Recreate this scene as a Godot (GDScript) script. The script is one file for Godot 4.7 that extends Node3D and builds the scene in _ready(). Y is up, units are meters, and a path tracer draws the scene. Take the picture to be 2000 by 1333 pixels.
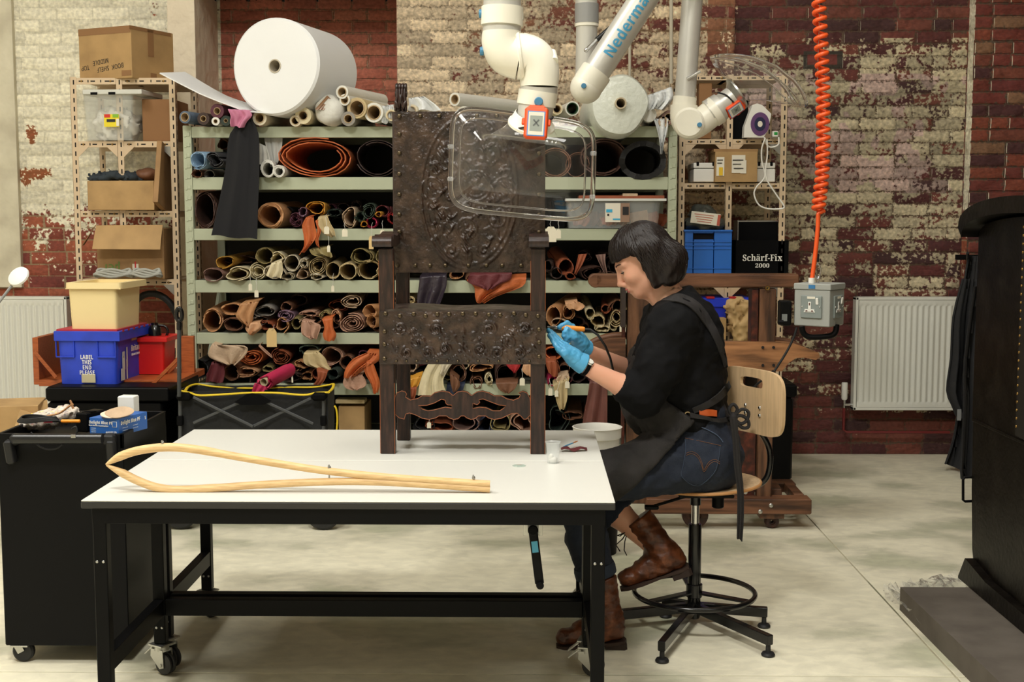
extends Node3D
# A leather conservation workshop: tall embossed chair on a bench, racks of leather rolls, brick walls.
const FL := 2480.0
var cb := Basis.from_euler(Vector3(deg_to_rad(-5.57), deg_to_rad(0.856), 0))
const EYE := Vector3(0, 1.5, 0)
var rng := RandomNumberGenerator.new()
var M := {}

# ---------- points in the room -------------------------------------------------
func W(px: float, py: float, z: float) -> Vector3:      # the point at distance z in front of the camera's wall-parallel plane
	var d := cb * Vector3((px - 1000.0) / FL, (666.5 - py) / FL, -1)
	return EYE + d * (z / -d.z)
func Y(px: float, py: float, y: float) -> Vector3:      # the point at height y
	var d := cb * Vector3((px - 1000.0) / FL, (666.5 - py) / FL, -1)
	return EYE + d * ((y - EYE.y) / d.y)
func PX(p: Vector3) -> Vector2:
	var c := cb.inverse() * (p - EYE)
	return Vector2(1000 + FL * c.x / -c.z, 666.5 - FL * c.y / -c.z)
func R(a: float, b: float) -> float: return rng.randf_range(a, b)

# ---------- mesh builder ---------------------------------------------------------
class MB:
	var v := PackedVector3Array()
	var n := PackedVector3Array()
	var x := PackedInt32Array()
	func p(a: Vector3, b: Vector3) -> int:
		v.append(a); n.append(b); return v.size() - 1
	func t(a: int, b: int, c: int) -> void:
		if (v[c] - v[a]).cross(v[b] - v[a]).dot(n[a] + n[b] + n[c]) < 0.0: x.append(a); x.append(c); x.append(b)
		else: x.append(a); x.append(b); x.append(c)
	func q(a: int, b: int, c: int, d: int) -> void:
		t(a, b, c); t(a, c, d)
	func flat(pts: Array, out: Vector3) -> void:
		var nn: Vector3 = (pts[1] - pts[0]).cross(pts[2] - pts[0]).normalized()
		if nn.dot(out) < 0: nn = -nn
		var k := v.size()
		for a in pts: p(a, nn)
		for i in range(1, pts.size() - 1): t(k, k + i, k + i + 1)
	func box(c: Vector3, s: Vector3, bev := 0.002, b := Basis()) -> void:
		var h := s * 0.5
		bev = minf(bev, minf(h.x, minf(h.y, h.z)) * 0.95)
		var id := {}
		for k in 8:
			var sg := Vector3(1 if k & 1 else -1, 1 if k & 2 else -1, 1 if k & 4 else -1)
			for ax in 3:
				var q0 := h - Vector3.ONE * bev
				q0[ax] = h[ax]
				var nn := Vector3.ZERO
				nn[ax] = sg[ax]
				id[k * 3 + ax] = p(c + b * (q0 * sg), b * nn)
		for ax in 3:
			var o1 := 1 << ((ax + 1) % 3)
			var o2 := 1 << ((ax + 2) % 3)
			for s2 in 2:
				var k0 := (1 << ax) * s2
				q(id[k0 * 3 + ax], id[(k0 | o1) * 3 + ax], id[(k0 | o1 | o2) * 3 + ax], id[(k0 | o2) * 3 + ax])
			var a1 := (ax + 1) % 3
			var a2 := (ax + 2) % 3
			for m in 4:
				var k1 := (o1 if m & 1 else 0) | (o2 if m & 2 else 0)
				var k2 := k1 | (1 << ax)
				q(id[k1 * 3 + a1], id[k1 * 3 + a2], id[k2 * 3 + a2], id[k2 * 3 + a1])
		for k in 8: t(id[k * 3], id[k * 3 + 1], id[k * 3 + 2])
	func bx(a: Vector3, b: Vector3, bev := 0.002) -> void:
		box((a + b) * 0.5, (b - a).abs(), bev)
	func bar(a: Vector3, b: Vector3, w: float, d: float, up := Vector3.UP, bev := 0.002) -> void:
		var z := (b - a).normalized()
		if absf(z.dot(up)) > 0.95: up = Vector3.BACK if absf(z.z) < 0.9 else Vector3.RIGHT
		var xx := up.cross(z).normalized()
		box((a + b) * 0.5, Vector3(w, d, a.distance_to(b)), bev, Basis(xx, z.cross(xx), z))
	# a grid of points with smooth normals; side = which way the surface looks
	func grid(rows: Array, side := 1.0, wrap := false, off := 0.0) -> Array:
		var R0 := rows.size()
		var C: int = rows[0].size()
		var ids := []
		for i in R0:
			var row := PackedInt32Array()
			for j in C:
				var jl := j - 1 if j > 0 else (C - 2 if wrap else j)
				var jr := j + 1 if j < C - 1 else (1 if wrap else j)
				var du: Vector3 = rows[i][jr] - rows[i][jl]
				var dv: Vector3 = rows[mini(i + 1, R0 - 1)][j] - rows[maxi(i - 1, 0)][j]
				var nn := du.cross(dv)
				if nn.length_squared() < 1e-16:
					var i2 := 1 if i == 0 else (R0 - 2 if i == R0 - 1 else i)
					du = rows[i2][jr] - rows[i2][jl]
					nn = du.cross(dv)
				nn = nn.normalized() * side
				row.append(p(rows[i][j] + nn * off, nn))
			ids.append(row)
		for i in R0 - 1:
			for j in C - 1:
				q(ids[i][j], ids[i][j + 1], ids[i + 1][j + 1], ids[i + 1][j])
		return ids
	func sheet(rows: Array, th: float) -> void:
		var a := grid(rows, 1.0, false, th * 0.5)
		var b := grid(rows, -1.0, false, th * 0.5)
		var R0 := rows.size()
		var C: int = rows[0].size()
		var rim := []
		for j in C: rim.append([0, j])
		for i in range(1, R0): rim.append([i, C - 1])
		for j in range(C - 2, -1, -1): rim.append([R0 - 1, j])
		for i in range(R0 - 2, -1, -1): rim.append([i, 0])
		for k in rim.size() - 1:
			var u: Array = rim[k]
			var w: Array = rim[k + 1]
			var A: Vector3 = v[a[u[0]][u[1]]]
			var B: Vector3 = v[a[w[0]][w[1]]]
			var nn: Vector3 = (B - A).cross(n[a[u[0]][u[1]]]).normalized()
			var ctr: Vector3 = rows[R0 / 2][C / 2]
			if nn.dot(A - ctr) < 0: nn = -nn
			flat([A, B, v[b[w[0]][w[1]]], v[b[u[0]][u[1]]]], nn)
	func tube(pts: Array, rad, sides := 10, caps := true, flatten := 1.0) -> void:
		var up := Vector3.UP
		var t0: Vector3 = (pts[1] - pts[0]).normalized()
		if absf(t0.dot(up)) > 0.9: up = Vector3.RIGHT
		var prev := PackedInt32Array()
		var loop: bool = pts[0].distance_to(pts[-1]) < 1e-5
		for i in pts.size():
			var tt: Vector3 = pts[mini(i + 1, pts.size() - 1)] - pts[maxi(i - 1, 0)]
			if loop and (i == 0 or i == pts.size() - 1): tt = pts[1] - pts[-2]
			tt = tt.normalized()
			var r: float = rad if (rad is float or rad is int) else rad[i]
			var s := tt.cross(up).normalized()
			up = s.cross(tt).normalized()
			var ring := PackedInt32Array()
			for k in sides + 1:
				var a := TAU * k / sides
				var d := s * cos(a) + up * sin(a) * flatten
				ring.append(p(pts[i] + d * r, (s * cos(a) * flatten + up * sin(a)).normalized()))
			if i > 0:
				for k in sides: q(prev[k], prev[k + 1], ring[k + 1], ring[k])
			elif caps and not loop: disc(ring, -tt)
			if i == pts.size() - 1 and caps and not loop: disc(ring, tt)
			prev = ring
	func disc(ring: PackedInt32Array, nn: Vector3) -> void:
		var c := Vector3.ZERO
		for k in ring.size() - 1: c += v[ring[k]]
		c /= ring.size() - 1
		var k0 := p(c, nn)
		var last := -1
		for r in ring:
			var k1 := p(v[r], nn)
			if last >= 0: t(k0, last, k1)
			last = k1
	# profile of (radius, height) turned round the axis b.y through o
	func lathe(prof: Array, o: Vector3, b := Basis(), seg := 24, arc := TAU) -> void:
		for i in prof.size() - 1:
			var A: Vector2 = prof[i]
			var B: Vector2 = prof[i + 1]
			if A.distance_to(B) < 1e-7: continue
			var nn := [seg_n(prof, i, i - 1), seg_n(prof, i, i + 1)]
			var prev := []
			for k in seg + 1:
				var a := arc * k / seg
				var d := b.x * cos(a) + b.z * sin(a)
				var i1 := p(o + d * A.x + b.y * A.y, (d * nn[0].x + b.y * nn[0].y).normalized())
				var i2 := p(o + d * B.x + b.y * B.y, (d * nn[1].x + b.y * nn[1].y).normalized())
				if k > 0:
					if A.x > 1e-6: t(prev[0], i1, i2)
					if B.x > 1e-6: t(prev[0], i2, prev[1])
				prev = [i1, i2]
	func seg_n(prof: Array, i: int, j: int) -> Vector2:
		var d: Vector2 = (prof[i + 1] - prof[i]).normalized()
		var own := Vector2(d.y, -d.x)
		if j < 0 or j >= prof.size() - 1: return own
		var e: Vector2 = (prof[j + 1] - prof[j]).normalized()
		if e.length_squared() < 0.5 or d.dot(e) < 0.75: return own
		return (own + Vector2(e.y, -e.x)).normalized()
	func cyl(a: Vector3, b: Vector3, r: float, seg := 20, bev := 0.0) -> void:
		var ax := (b - a).normalized()
		var side := ax.cross(Vector3.RIGHT if absf(ax.x) < 0.8 else Vector3.UP).normalized()
		var L := a.distance_to(b)
		lathe([Vector2(0, 0), Vector2(r - bev, 0), Vector2(r, bev), Vector2(r, L - bev), Vector2(r - bev, L), Vector2(0, L)], a, Basis(side, ax, side.cross(ax)), seg)
	# hollow tube with a wall
	func pipe(a: Vector3, b: Vector3, r: float, ri: float, seg := 20) -> void:
		var ax := (b - a).normalized()
		var side := ax.cross(Vector3.RIGHT if absf(ax.x) < 0.8 else Vector3.UP).normalized()
		var L := a.distance_to(b)
		lathe([Vector2(ri, L), Vector2(ri, 0), Vector2(r, 0), Vector2(r, L), Vector2(ri, L)], a, Basis(side, ax, side.cross(ax)), seg)
	# an outline in the plane of b.x, b.y, given depth along b.z
	func prism(poly: PackedVector2Array, depth: float, o: Vector3, b := Basis()) -> void:
		if Geometry2D.is_polygon_clockwise(poly): poly.reverse()
		var tri := Geometry2D.triangulate_polygon(poly)
		for s in [0.0, 1.0]:
			var k := v.size()
			for a in poly: p(o + b.x * a.x + b.y * a.y + b.z * depth * s, b.z * (1.0 if s else -1.0))
			for i in range(0, tri.size(), 3): t(k + tri[i], k + tri[i + 1], k + tri[i + 2])
		var N := poly.size()
		for i in N:
			var A := poly[i]
			var B := poly[(i + 1) % N]
			var d := (B - A).normalized()
			var own := Vector2(d.y, -d.x)
			var dp := (A - poly[(i + N - 1) % N]).normalized()
			var dn := (poly[(i + 2) % N] - B).normalized()
			var na := own
			var nb := own
			if d.dot(dp) > 0.8: na = (own + Vector2(dp.y, -dp.x)).normalized()
			if d.dot(dn) > 0.8: nb = (own + Vector2(dn.y, -dn.x)).normalized()
			var ids := []
			for c in [[A, na, 0.0], [B, nb, 0.0], [B, nb, depth], [A, na, depth]]:
				ids.append(p(o + b.x * c[0].x + b.y * c[0].y + b.z * c[2], b.x * c[1].x + b.y * c[1].y))
			q(ids[0], ids[1], ids[2], ids[3])
	func ball(c: Vector3, s: Vector3, b := Basis(), seg := 14, rings := 8) -> void:
		var rows := []
		for i in rings + 1:
			var th := PI * i / rings
			var row := PackedInt32Array()
			for j in seg + 1:
				var ph := TAU * j / seg
				var u := Vector3(sin(th) * cos(ph), cos(th), sin(th) * sin(ph))
				row.append(p(c + b * (u * s), (b * (u / s)).normalized()))
			rows.append(row)
		for i in rings:
			for j in seg:
				if i > 0: t(rows[i][j], rows[i][j + 1], rows[i + 1][j + 1])
				if i < rings - 1: t(rows[i][j], rows[i + 1][j + 1], rows[i + 1][j])
	func mesh() -> ArrayMesh:
		var a := []
		a.resize(Mesh.ARRAY_MAX)
		a[Mesh.ARRAY_VERTEX] = v
		a[Mesh.ARRAY_NORMAL] = n
		a[Mesh.ARRAY_INDEX] = x
		var m := ArrayMesh.new()
		m.add_surface_from_arrays(Mesh.PRIMITIVE_TRIANGLES, a)
		return m

# ---------- objects ----------------------------------------------------------------
var taken := {}
func numbered(called: String) -> String:
	if not taken.has(called):
		taken[called] = 0
		return called
	taken[called] += 1
	return "%s_%03d" % [called, taken[called]]
func tag(o: Node3D, label: String, category: String, group := "") -> Node3D:
	o.set_meta("label", label)
	o.set_meta("category", category)
	if group: o.set_meta("group", group)
	return o
func thing(called: String, label: String, category: String, at := Vector3.ZERO, group := "") -> Node3D:
	var o := Node3D.new()
	o.name = numbered(called)
	add_child(o)
	o.position = at
	return tag(o, label, category, group)
func origin_of(o: Node) -> Vector3:
	var s := Vector3.ZERO
	while o != self and o is Node3D:
		s += o.position
		o = o.get_parent()
	return s
# shapes are written in room coordinates and stored in the parent's
func obj(called: String, mb, mat: Material, parent: Node = null) -> MeshInstance3D:
	var o := MeshInstance3D.new()
	var m: Mesh
	if mb is MB:
		if parent == null:
			var lo: Vector3 = mb.v[0]
			var hi: Vector3 = mb.v[0]
			for a in mb.v:
				lo = lo.min(a); hi = hi.max(a)
			var base := Vector3((lo.x + hi.x) / 2, lo.y, (lo.z + hi.z) / 2)
			for i in mb.v.size(): mb.v[i] -= base
			o.position = base
		else:
			var off := origin_of(parent)
			if off != Vector3.ZERO:
				for i in mb.v.size(): mb.v[i] -= off
		m = mb.mesh()
	else: m = mb
	o.mesh = m
	o.material_override = mat
	o.set_surface_override_material(0, mat)
	if parent == null:
		o.name = numbered(called)
		add_child(o)
	else:
		o.name = called
		parent.add_child(o, true)
	return o
func struct(called: String, mb, mat: Material, parent: Node = null) -> MeshInstance3D:
	var o := obj(called, mb, mat, parent)
	if parent == null: o.set_meta("kind", "structure")
	return o

# ---------- materials ----------------------------------------------------------------
func noise_tex(f: float, oct := 4, as_normal := false, bump := 4.0, ramp: Array = [], type := FastNoiseLite.TYPE_SIMPLEX_SMOOTH, size := 512, sd := 1) -> NoiseTexture2D:
	var t := NoiseTexture2D.new()
	var nz := FastNoiseLite.new()
	nz.seed = sd
	nz.noise_type = type
	nz.frequency = f
	nz.fractal_octaves = oct
	t.noise = nz
	t.width = size
	t.height = size
	t.seamless = true
	t.as_normal_map = as_normal
	t.bump_strength = bump
	if ramp:
		var g := Gradient.new()
		var off := PackedFloat32Array()
		var cs := PackedColorArray()
		for i in ramp.size():
			off.append(float(i) / (ramp.size() - 1))
			cs.append(ramp[i])
		g.offsets = off
		g.colors = cs
		t.color_ramp = g
	return t
var TX := {}
func make_textures() -> void:
	TX.grain = noise_tex(0.05, 4, true, 3.0)
	TX.coarse = noise_tex(0.012, 4, true, 8.0)
	TX.weave = noise_tex(0.2, 2, true, 3.0)
	TX.mottle = noise_tex(0.008, 5, false, 1, [Color(0.84, 0.83, 0.82), Color(0.94, 0.94, 0.93), Color(1, 1, 1)])
	TX.fade = noise_tex(0.006, 4, false, 1, [Color(0.4, 0.38, 0.36), Color(0.8, 0.78, 0.76), Color(1, 1, 1)], FastNoiseLite.TYPE_SIMPLEX_SMOOTH, 512, 7)
	TX.wood = noise_tex(0.02, 5, false, 1, [Color(0.78, 0.73, 0.68), Color(0.93, 0.91, 0.89), Color(1, 1, 1)], FastNoiseLite.TYPE_SIMPLEX_SMOOTH, 512, 3)
	TX.worn = noise_tex(0.012, 6, false, 1, [Color(0.3, 0.25, 0.22), Color(0.62, 0.58, 0.55), Color(1, 1, 1)], FastNoiseLite.TYPE_SIMPLEX_SMOOTH, 512, 5)
func mat(c: Color, rough := 0.6, metal := 0.0, o := {}) -> StandardMaterial3D:
	var m := StandardMaterial3D.new()
	m.albedo_color = c
	m.roughness = rough
	m.metallic = metal
	if o.has("spec"): m.metallic_specular = o.spec
	m.uv1_triplanar = true
	var s: float = o.get("scale", 1.0)
	m.uv1_scale = o.get("scale3", Vector3(s, s, s))
	if o.has("tex"): m.albedo_texture = TX[o.tex]
	if o.has("nor"):
		m.normal_enabled = true
		m.normal_texture = TX[o.nor]
		m.normal_scale = o.get("ns", 1.0)
	if o.has("rim"):
		m.rim_enabled = true
		m.rim = o.rim
	if o.has("coat"):
		m.clearcoat_enabled = true
		m.clearcoat = o.coat
		m.clearcoat_roughness = o.get("coatr", 0.2)
	if o.has("back"):
		m.backlight_enabled = true
		m.backlight = o.back
	if o.has("sss"):
		m.subsurf_scatter_enabled = true
		m.subsurf_scatter_strength = o.sss
	return m
func pane(c: Color, rough := 0.03) -> StandardMaterial3D:
	var m := mat(c, rough)
	m.transparency = BaseMaterial3D.TRANSPARENCY_ALPHA
	return m
func rgb(r: float, g: float, b: float) -> Color: return Color(r / 255, g / 255, b / 255)
func make_materials() -> void:
	M.black = mat(rgb(9, 9, 10), 0.45, 0, {spec = 0.25})
	M.black_gloss = mat(rgb(14, 14, 15), 0.2)
	M.black_matt = mat(rgb(11, 11, 12), 0.75, 0, {spec = 0.2})
	M.rubber = mat(rgb(20, 20, 21), 0.6)
	M.chrome = mat(rgb(205, 205, 205), 0.18, 1.0)
	M.steel = mat(rgb(170, 170, 168), 0.35, 1.0)
	M.zinc = mat(rgb(190, 190, 185), 0.3, 0.9)
	M.brass = mat(rgb(150, 120, 70), 0.35, 1.0)
	M.white = mat(rgb(236, 234, 226), 0.4)
	M.card = mat(rgb(186, 150, 100), 0.75, 0, {tex = "mottle", scale = 1.3})
	M.card2 = mat(rgb(166, 128, 84), 0.75, 0, {tex = "mottle", scale = 1.3})
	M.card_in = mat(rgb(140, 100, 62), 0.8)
	M.tape = mat(rgb(142, 104, 68), 0.25)
	M.paper = mat(rgb(228, 222, 205), 0.7)
	M.ink = mat(rgb(30, 28, 30), 0.6)
	M.green_shelf = mat(rgb(176, 182, 156), 0.45)
	M.beige_shelf = mat(rgb(206, 182, 150), 0.5)
	M.slot = mat(rgb(22, 18, 16), 0.9)
	M.string = mat(rgb(225, 222, 212), 0.8)

# ---------- lettering -----------------------------------------------------------------
func lettering(s: String, tall: float, m: Material, at: Vector3, bs: Basis, parent: Node, called := "lettering", face := "Droid Sans", bold := false, italic := false, squeeze := 1.0) -> MeshInstance3D:
	var t := TextMesh.new()
	var f := SystemFont.new()
	f.font_names = PackedStringArray([face])
	f.font_weight = 700 if bold else 400
	f.font_italic = italic
	t.font = f
	t.text = s
	t.font_size = 64
	t.pixel_size = tall / 46.0
	t.depth = 0.0008
	t.curve_step = 4.0
	var o := MeshInstance3D.new()
	o.mesh = t
	o.material_override = m
	o.name = called
	parent.add_child(o, true)
	o.transform = Transform3D(Basis(bs.x * squeeze, bs.y, bs.z), at - origin_of(parent))
	return o

const WARM := Color(1.0, 0.992, 0.97)
const DAY := Color(0.96, 0.985, 1.0)
var LAMPS := [
	[-0.9, -0.9, 0.9, 0.9, 11.0, "large square ceiling panel nearest above the camera", WARM],
	[-3.0, -3.6, 1.4, 2.0, 6.0, "ceiling panel above the left of the bench", WARM],
	[0.9, -4.4, 1.2, 2.0, 2.0, "ceiling panel above the stool and the right of the bench", WARM],
	[2.6, -0.4, 1.4, 1.4, 1.2, "ceiling panel over the right of the room", DAY],
]
func _ready() -> void:
	var cam := Camera3D.new()
	cam.name = "camera"
	cam.fov = 2.0 * rad_to_deg(atan(666.5 / FL))
	cam.position = EYE
	cam.basis = cb
	cam.near = 0.05
	cam.far = 60
	add_child(cam)
	cam.current = true
	var we := WorldEnvironment.new()
	we.name = "environment"
	var e := Environment.new()
	e.background_mode = Environment.BG_COLOR
	e.background_color = Color(0.02, 0.02, 0.02)
	e.tonemap_mode = Environment.TONE_MAPPER_LINEAR
	e.tonemap_exposure = 2.25
	e.sdfgi_enabled = true
	e.ssao_enabled = true
	e.ssil_enabled = true
	we.environment = e
	add_child(we)
	make_textures()
	make_materials()
	lights()
	build_setting()
	build_racks()
	build_rolls()
	build_bench()
	build_chair()
	build_person()
	build_arms()
	build_right()
	build_left()


# ---------- the setting -----------------------------------------------------------------
const TXW := 1728
const TXH := 732
const WX0 := -3.6
const WY1 := 2.95
const PPM := 240.0
var wall_img: Image
var wall_mat: StandardMaterial3D
var bays := []
# a bay of brickwork: lays out the courses, keeps the rectangles for the wall's colours
func lay(called: String, x0: float, x1: float, z: float, y0: float, y1: float, bond: int, tones: Array, mortar: Color, proud: float) -> void:
	var b := {called = called, x0 = x0, x1 = x1, z = z, bricks = [], mortar = mortar, proud = proud, y0 = y0, y1 = y1}
	var r := int(floor(y0 / 0.0755))
	while r * 0.0755 < y1:
		var yb := r * 0.0755
		var x := x0 - (0.115 if r % 2 else 0.0) + R(-0.01, 0.01)
		var k := 0
		while x < x1:
			var L := 0.215 + R(-0.006, 0.006)
			if bond == 1 and (k + r) % 2: L = 0.102 + R(-0.004, 0.004)
			if bond == 2: L = [0.215, 0.105, 0.105][rng.randi() % 3] + R(-0.004, 0.004)
			if bond == 0 and rng.randf() < 0.06: L = 0.105
			var a := maxf(x, x0)
			var c := minf(x + L, x1)
			if c - a > 0.03:
				b.bricks.append([a, c, yb, yb + 0.066 + R(-0.001, 0.003), tones[rng.randi() % tones.size()]])
			x += L + 0.0105
			k += 1
		r += 1
	bays.append(b)
func px_of(x: float) -> int: return clampi(int((x - WX0) * PPM), 0, TXW)
func py_of(y: float) -> int: return clampi(int((WY1 - y) * PPM), 0, TXH)
# how much of the old paint still holds at a place on the wall (0 bare to 1 whole)
func paint_left(x: float, y: float) -> float:
	if x < -2.06:
		var k := 1.0 if y > 1.72 else lerpf(0.52, 1.0, clampf((y - 1.52) / 0.2, 0, 1))
		if y < 1.5: k = lerpf(0.2, 0.5, clampf((y - 1.05) / 0.45, 0, 1))
		if x > -2.36 and y > 2.0: k = minf(k, 0.72)
		return k
	if x < -0.83: return 0.0
	if x < -0.5: return 0.84
	if x < 1.08: return 0.72 - 0.12 * smoothstep(-0.1, 0.6, x)
	if x < 1.27: return 0.5 if y < 2.5 else 0.25
	if x > 2.68: return 0.0
	if y > 2.6: return 0.06
	if y > 2.5: return 0.36
	if y > 2.36: return 0.55
	if y > 1.65: return 0.66
	if y > 1.4: return 0.58
	if y > 1.05: return 0.46
	if y > 0.28: return 0.36
	return 0.08
func make_wall_colours() -> void:
	wall_img = Image.create(TXW, TXH, false, Image.FORMAT_RGB8)
	var mask := Image.create(TXW, TXH, false, Image.FORMAT_L8)
	for b in bays:
		wall_img.fill_rect(Rect2i(px_of(b.x0), py_of(b.y1), px_of(b.x1) - px_of(b.x0), py_of(b.y0) - py_of(b.y1)), b.mortar)
		for k in b.bricks:
			var rc := Rect2i(px_of(k[0]), py_of(k[3]), px_of(k[1]) - px_of(k[0]), py_of(k[2]) - py_of(k[3]))
			wall_img.fill_rect(rc, k[4])
			var g := R(0.1, 0.95)
			mask.fill_rect(rc, Color(g, g, g))
	var mk := mask.get_data()
	var jn := PackedFloat32Array()
	jn.resize(TXW)
	for i in TXW: jn[i] = 0.35 if i < (0.25 - WX0 + -2.3) * PPM else 1.0
	var nz := FastNoiseLite.new()
	nz.seed = 11
	nz.frequency = 0.024
	nz.fractal_octaves = 5
	nz.fractal_gain = 0.62
	var n1 := nz.get_image(TXW, TXH, false, false, false).get_data()
	nz.seed = 23
	nz.frequency = 0.13
	nz.fractal_octaves = 3
	var n2 := nz.get_image(TXW, TXH, false, false, false).get_data()
	nz.seed = 31
	nz.frequency = 0.006
	nz.fractal_octaves = 4
	var n3 := nz.get_image(TXW, TXH, false, false, false).get_data()
	var d := wall_img.get_data()
	var d0 := d.duplicate()
	var total := TXW * TXH - 1
	var thr := PackedFloat32Array()
	thr.resize(TXW)
	var cr := PackedFloat32Array(); cr.resize(TXW)
	var cg := PackedFloat32Array(); cg.resize(TXW)
	var cbl := PackedFloat32Array(); cbl.resize(TXW)
	for j in TXH:
		var y := WY1 - j / PPM
		if j % 4 == 0:
			for i in TXW:
				var x := WX0 + i / PPM
				thr[i] = 255.0 * (0.88 - 0.78 * paint_left(x, y))
				var c := rgb(238, 231, 206) if x < -2.06 else (rgb(206, 186, 156) if x < 1.27 else rgb(178, 166, 138))
				if x > 1.27 and y > 1.66 and y < 2.4 and n3[j * TXW + i] > 128: c = rgb(178, 154, 144)
				cr[i] = c.r8; cg[i] = c.g8; cbl[i] = c.b8
		var row := j * TXW
		for i in TXW:
			var o := row + i
			var g := n2[o]
			var o2 := clampi(o + int((g - 128) * 0.055 * jn[i]) + TXW * int((n2[(o + 977) % total] - 128) * 0.042 * jn[i]), 0, total)
			var km := mk[o2]
			var e: float = n1[o] * 0.6 + g * 0.4 + ((km - 128) * 0.34 * jn[i] if km else -36.0 * jn[i])
			var p := o * 3
			var shade := 0.72 + 0.0012 * g + 0.001 * n3[o]
			if e > thr[i] and thr[i] < 210.0:
				var f := 0.80 + 0.0006 * g + 0.0006 * n3[o]
				if e < thr[i] + 3.0: f *= 0.78
				f *= 1.0 + jn[i] * (0.0016 * km - 0.2 + 0.0016 * (g - 128))
				d[p] = int(minf(cr[i] * f, 255)); d[p + 1] = int(minf(cg[i] * f, 255)); d[p + 2] = int(minf(cbl[i] * f, 255))
			else:
				d[p] = int(minf(d0[o2 * 3] * shade, 255)); d[p + 1] = int(minf(d0[o2 * 3 + 1] * shade, 255)); d[p + 2] = int(minf(d0[o2 * 3 + 2] * shade, 255))
	wall_img.set_data(TXW, TXH, false, Image.FORMAT_RGB8, d)
	# a repointed patch round one brick, and rust stains by the left edge
	var pc := W(1607, 118, 8.0)
	wall_img.fill_rect(Rect2i(px_of(pc.x) - 28, py_of(pc.y) - 13, 58, 26), rgb(62, 56, 48))
	wall_img.fill_rect(Rect2i(px_of(pc.x) - 22, py_of(pc.y) - 8, 44, 15), rgb(112, 56, 50))
	for q in [[62, 262, 9, 15], [62, 340, 24, 9], [84, 338, 14, 7], [52, 346, 9, 14]]:
		var c := W(q[0], q[1], 7.97)
		for j in range(-q[3], q[3] + 1):
			for i in range(-q[2], q[2] + 1):
				var o: int = (py_of(c.y) + j) * TXW + px_of(c.x) + i
				if pow(i / float(q[2]), 2) + pow(j / float(q[3]), 2) + (n2[o] - 128) / 90.0 < 0.7: wall_img.set_pixel(px_of(c.x) + i, py_of(c.y) + j, rgb(120 + n2[o] * 0.2, 82, 48))
	wall_mat = StandardMaterial3D.new()
	wall_mat.albedo_texture = ImageTexture.create_from_image(wall_img)
	wall_mat.roughness = 0.85
	wall_mat.uv1_triplanar = true
	wall_mat.uv1_world_triplanar = true
	wall_mat.uv1_triplanar_sharpness = 8.0
	var sx := PPM / TXW
	var sy := PPM / TXH
	wall_mat.uv1_scale = Vector3(sx, sy, sx)
	wall_mat.uv1_offset = Vector3(-WX0 * sx, -WY1 * sy, 1.0)
	wall_mat.normal_enabled = true
	wall_mat.normal_texture = noise_tex(0.03, 5, true, 6.0, [], FastNoiseLite.TYPE_SIMPLEX_SMOOTH, 1024, 9)
	wall_mat.normal_scale = 0.8
func brick_mesh(sd: int) -> ArrayMesh:
	var mb := MB.new()
	mb.box(Vector3(0, 0, -0.02), Vector3(1, 1, 0.06), 0.0)
	mb = MB.new()
	# rounded brick face, unit size, a little uneven
	rng.seed = 500 + sd
	var rows := []
	for j in 5:
		var row := PackedVector3Array()
		for i in 6:
			var u := [-0.5, -0.475, -0.2, 0.2, 0.475, 0.5]
			var w := [-0.5, -0.43, 0.0, 0.43, 0.5]
			var edge := i == 0 or i == 5 or j == 0 or j == 4
			row.append(Vector3(u[i] + (0.0 if not edge else R(-0.006, 0.006)), w[j] + (0.0 if not edge else R(-0.02, 0.02)), -0.007 if edge else R(-0.001, 0.001)))
		rows.append(row)
	mb.grid(rows, 1.0)
	return mb.mesh()
func build_bay(b: Dictionary, meshes: Array) -> void:
	var mb := MB.new()
	mb.bx(Vector3(b.x0, b.y0, b.z - 0.3), Vector3(b.x1, b.y1, b.z), 0.0)
	var w := struct(b.called, mb, wall_mat)
	var off := w.position
	var rest := MB.new()
	for k in b.bricks:
		var c := Vector3((k[0] + k[1]) / 2, (k[2] + k[3]) / 2, b.z + b.proud)
		var s := Vector3(k[1] - k[0], k[3] - k[2], 1)
		var q := PX(c)
		var hid: bool = (q.x > 372 and q.x < 1310 and q.y > 252) or (q.x > 1330 and q.x < 1525 and q.y > 470) or (q.x > 160 and q.x < 340 and q.y > 560) or (q.x > 1670 and q.y > 590 and q.y < 800) or (q.x < 140 and q.y > 585 and q.y < 800)
		if hid or q.y > 960 or q.x < -60 or q.x > 2060 or q.y < -60:
			rest.bx(Vector3(k[0], k[2], b.z - 0.01), Vector3(k[1], k[3], c.z), 0.004)
			continue
		var o := MeshInstance3D.new()
		o.mesh = meshes[rng.randi() % meshes.size()]
		o.material_override = wall_mat
		o.name = "brick"
		w.add_child(o, true)
		o.transform = Transform3D(Basis.from_scale(s) if rng.randf() < 0.5 else Basis.from_scale(s) * Basis(Vector3(0, 0, 1), PI), c - off)
	if rest.v.size():
		var o2 := obj("brickwork", rest, wall_mat, w)
		o2.set_meta("kind", "stuff")
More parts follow.
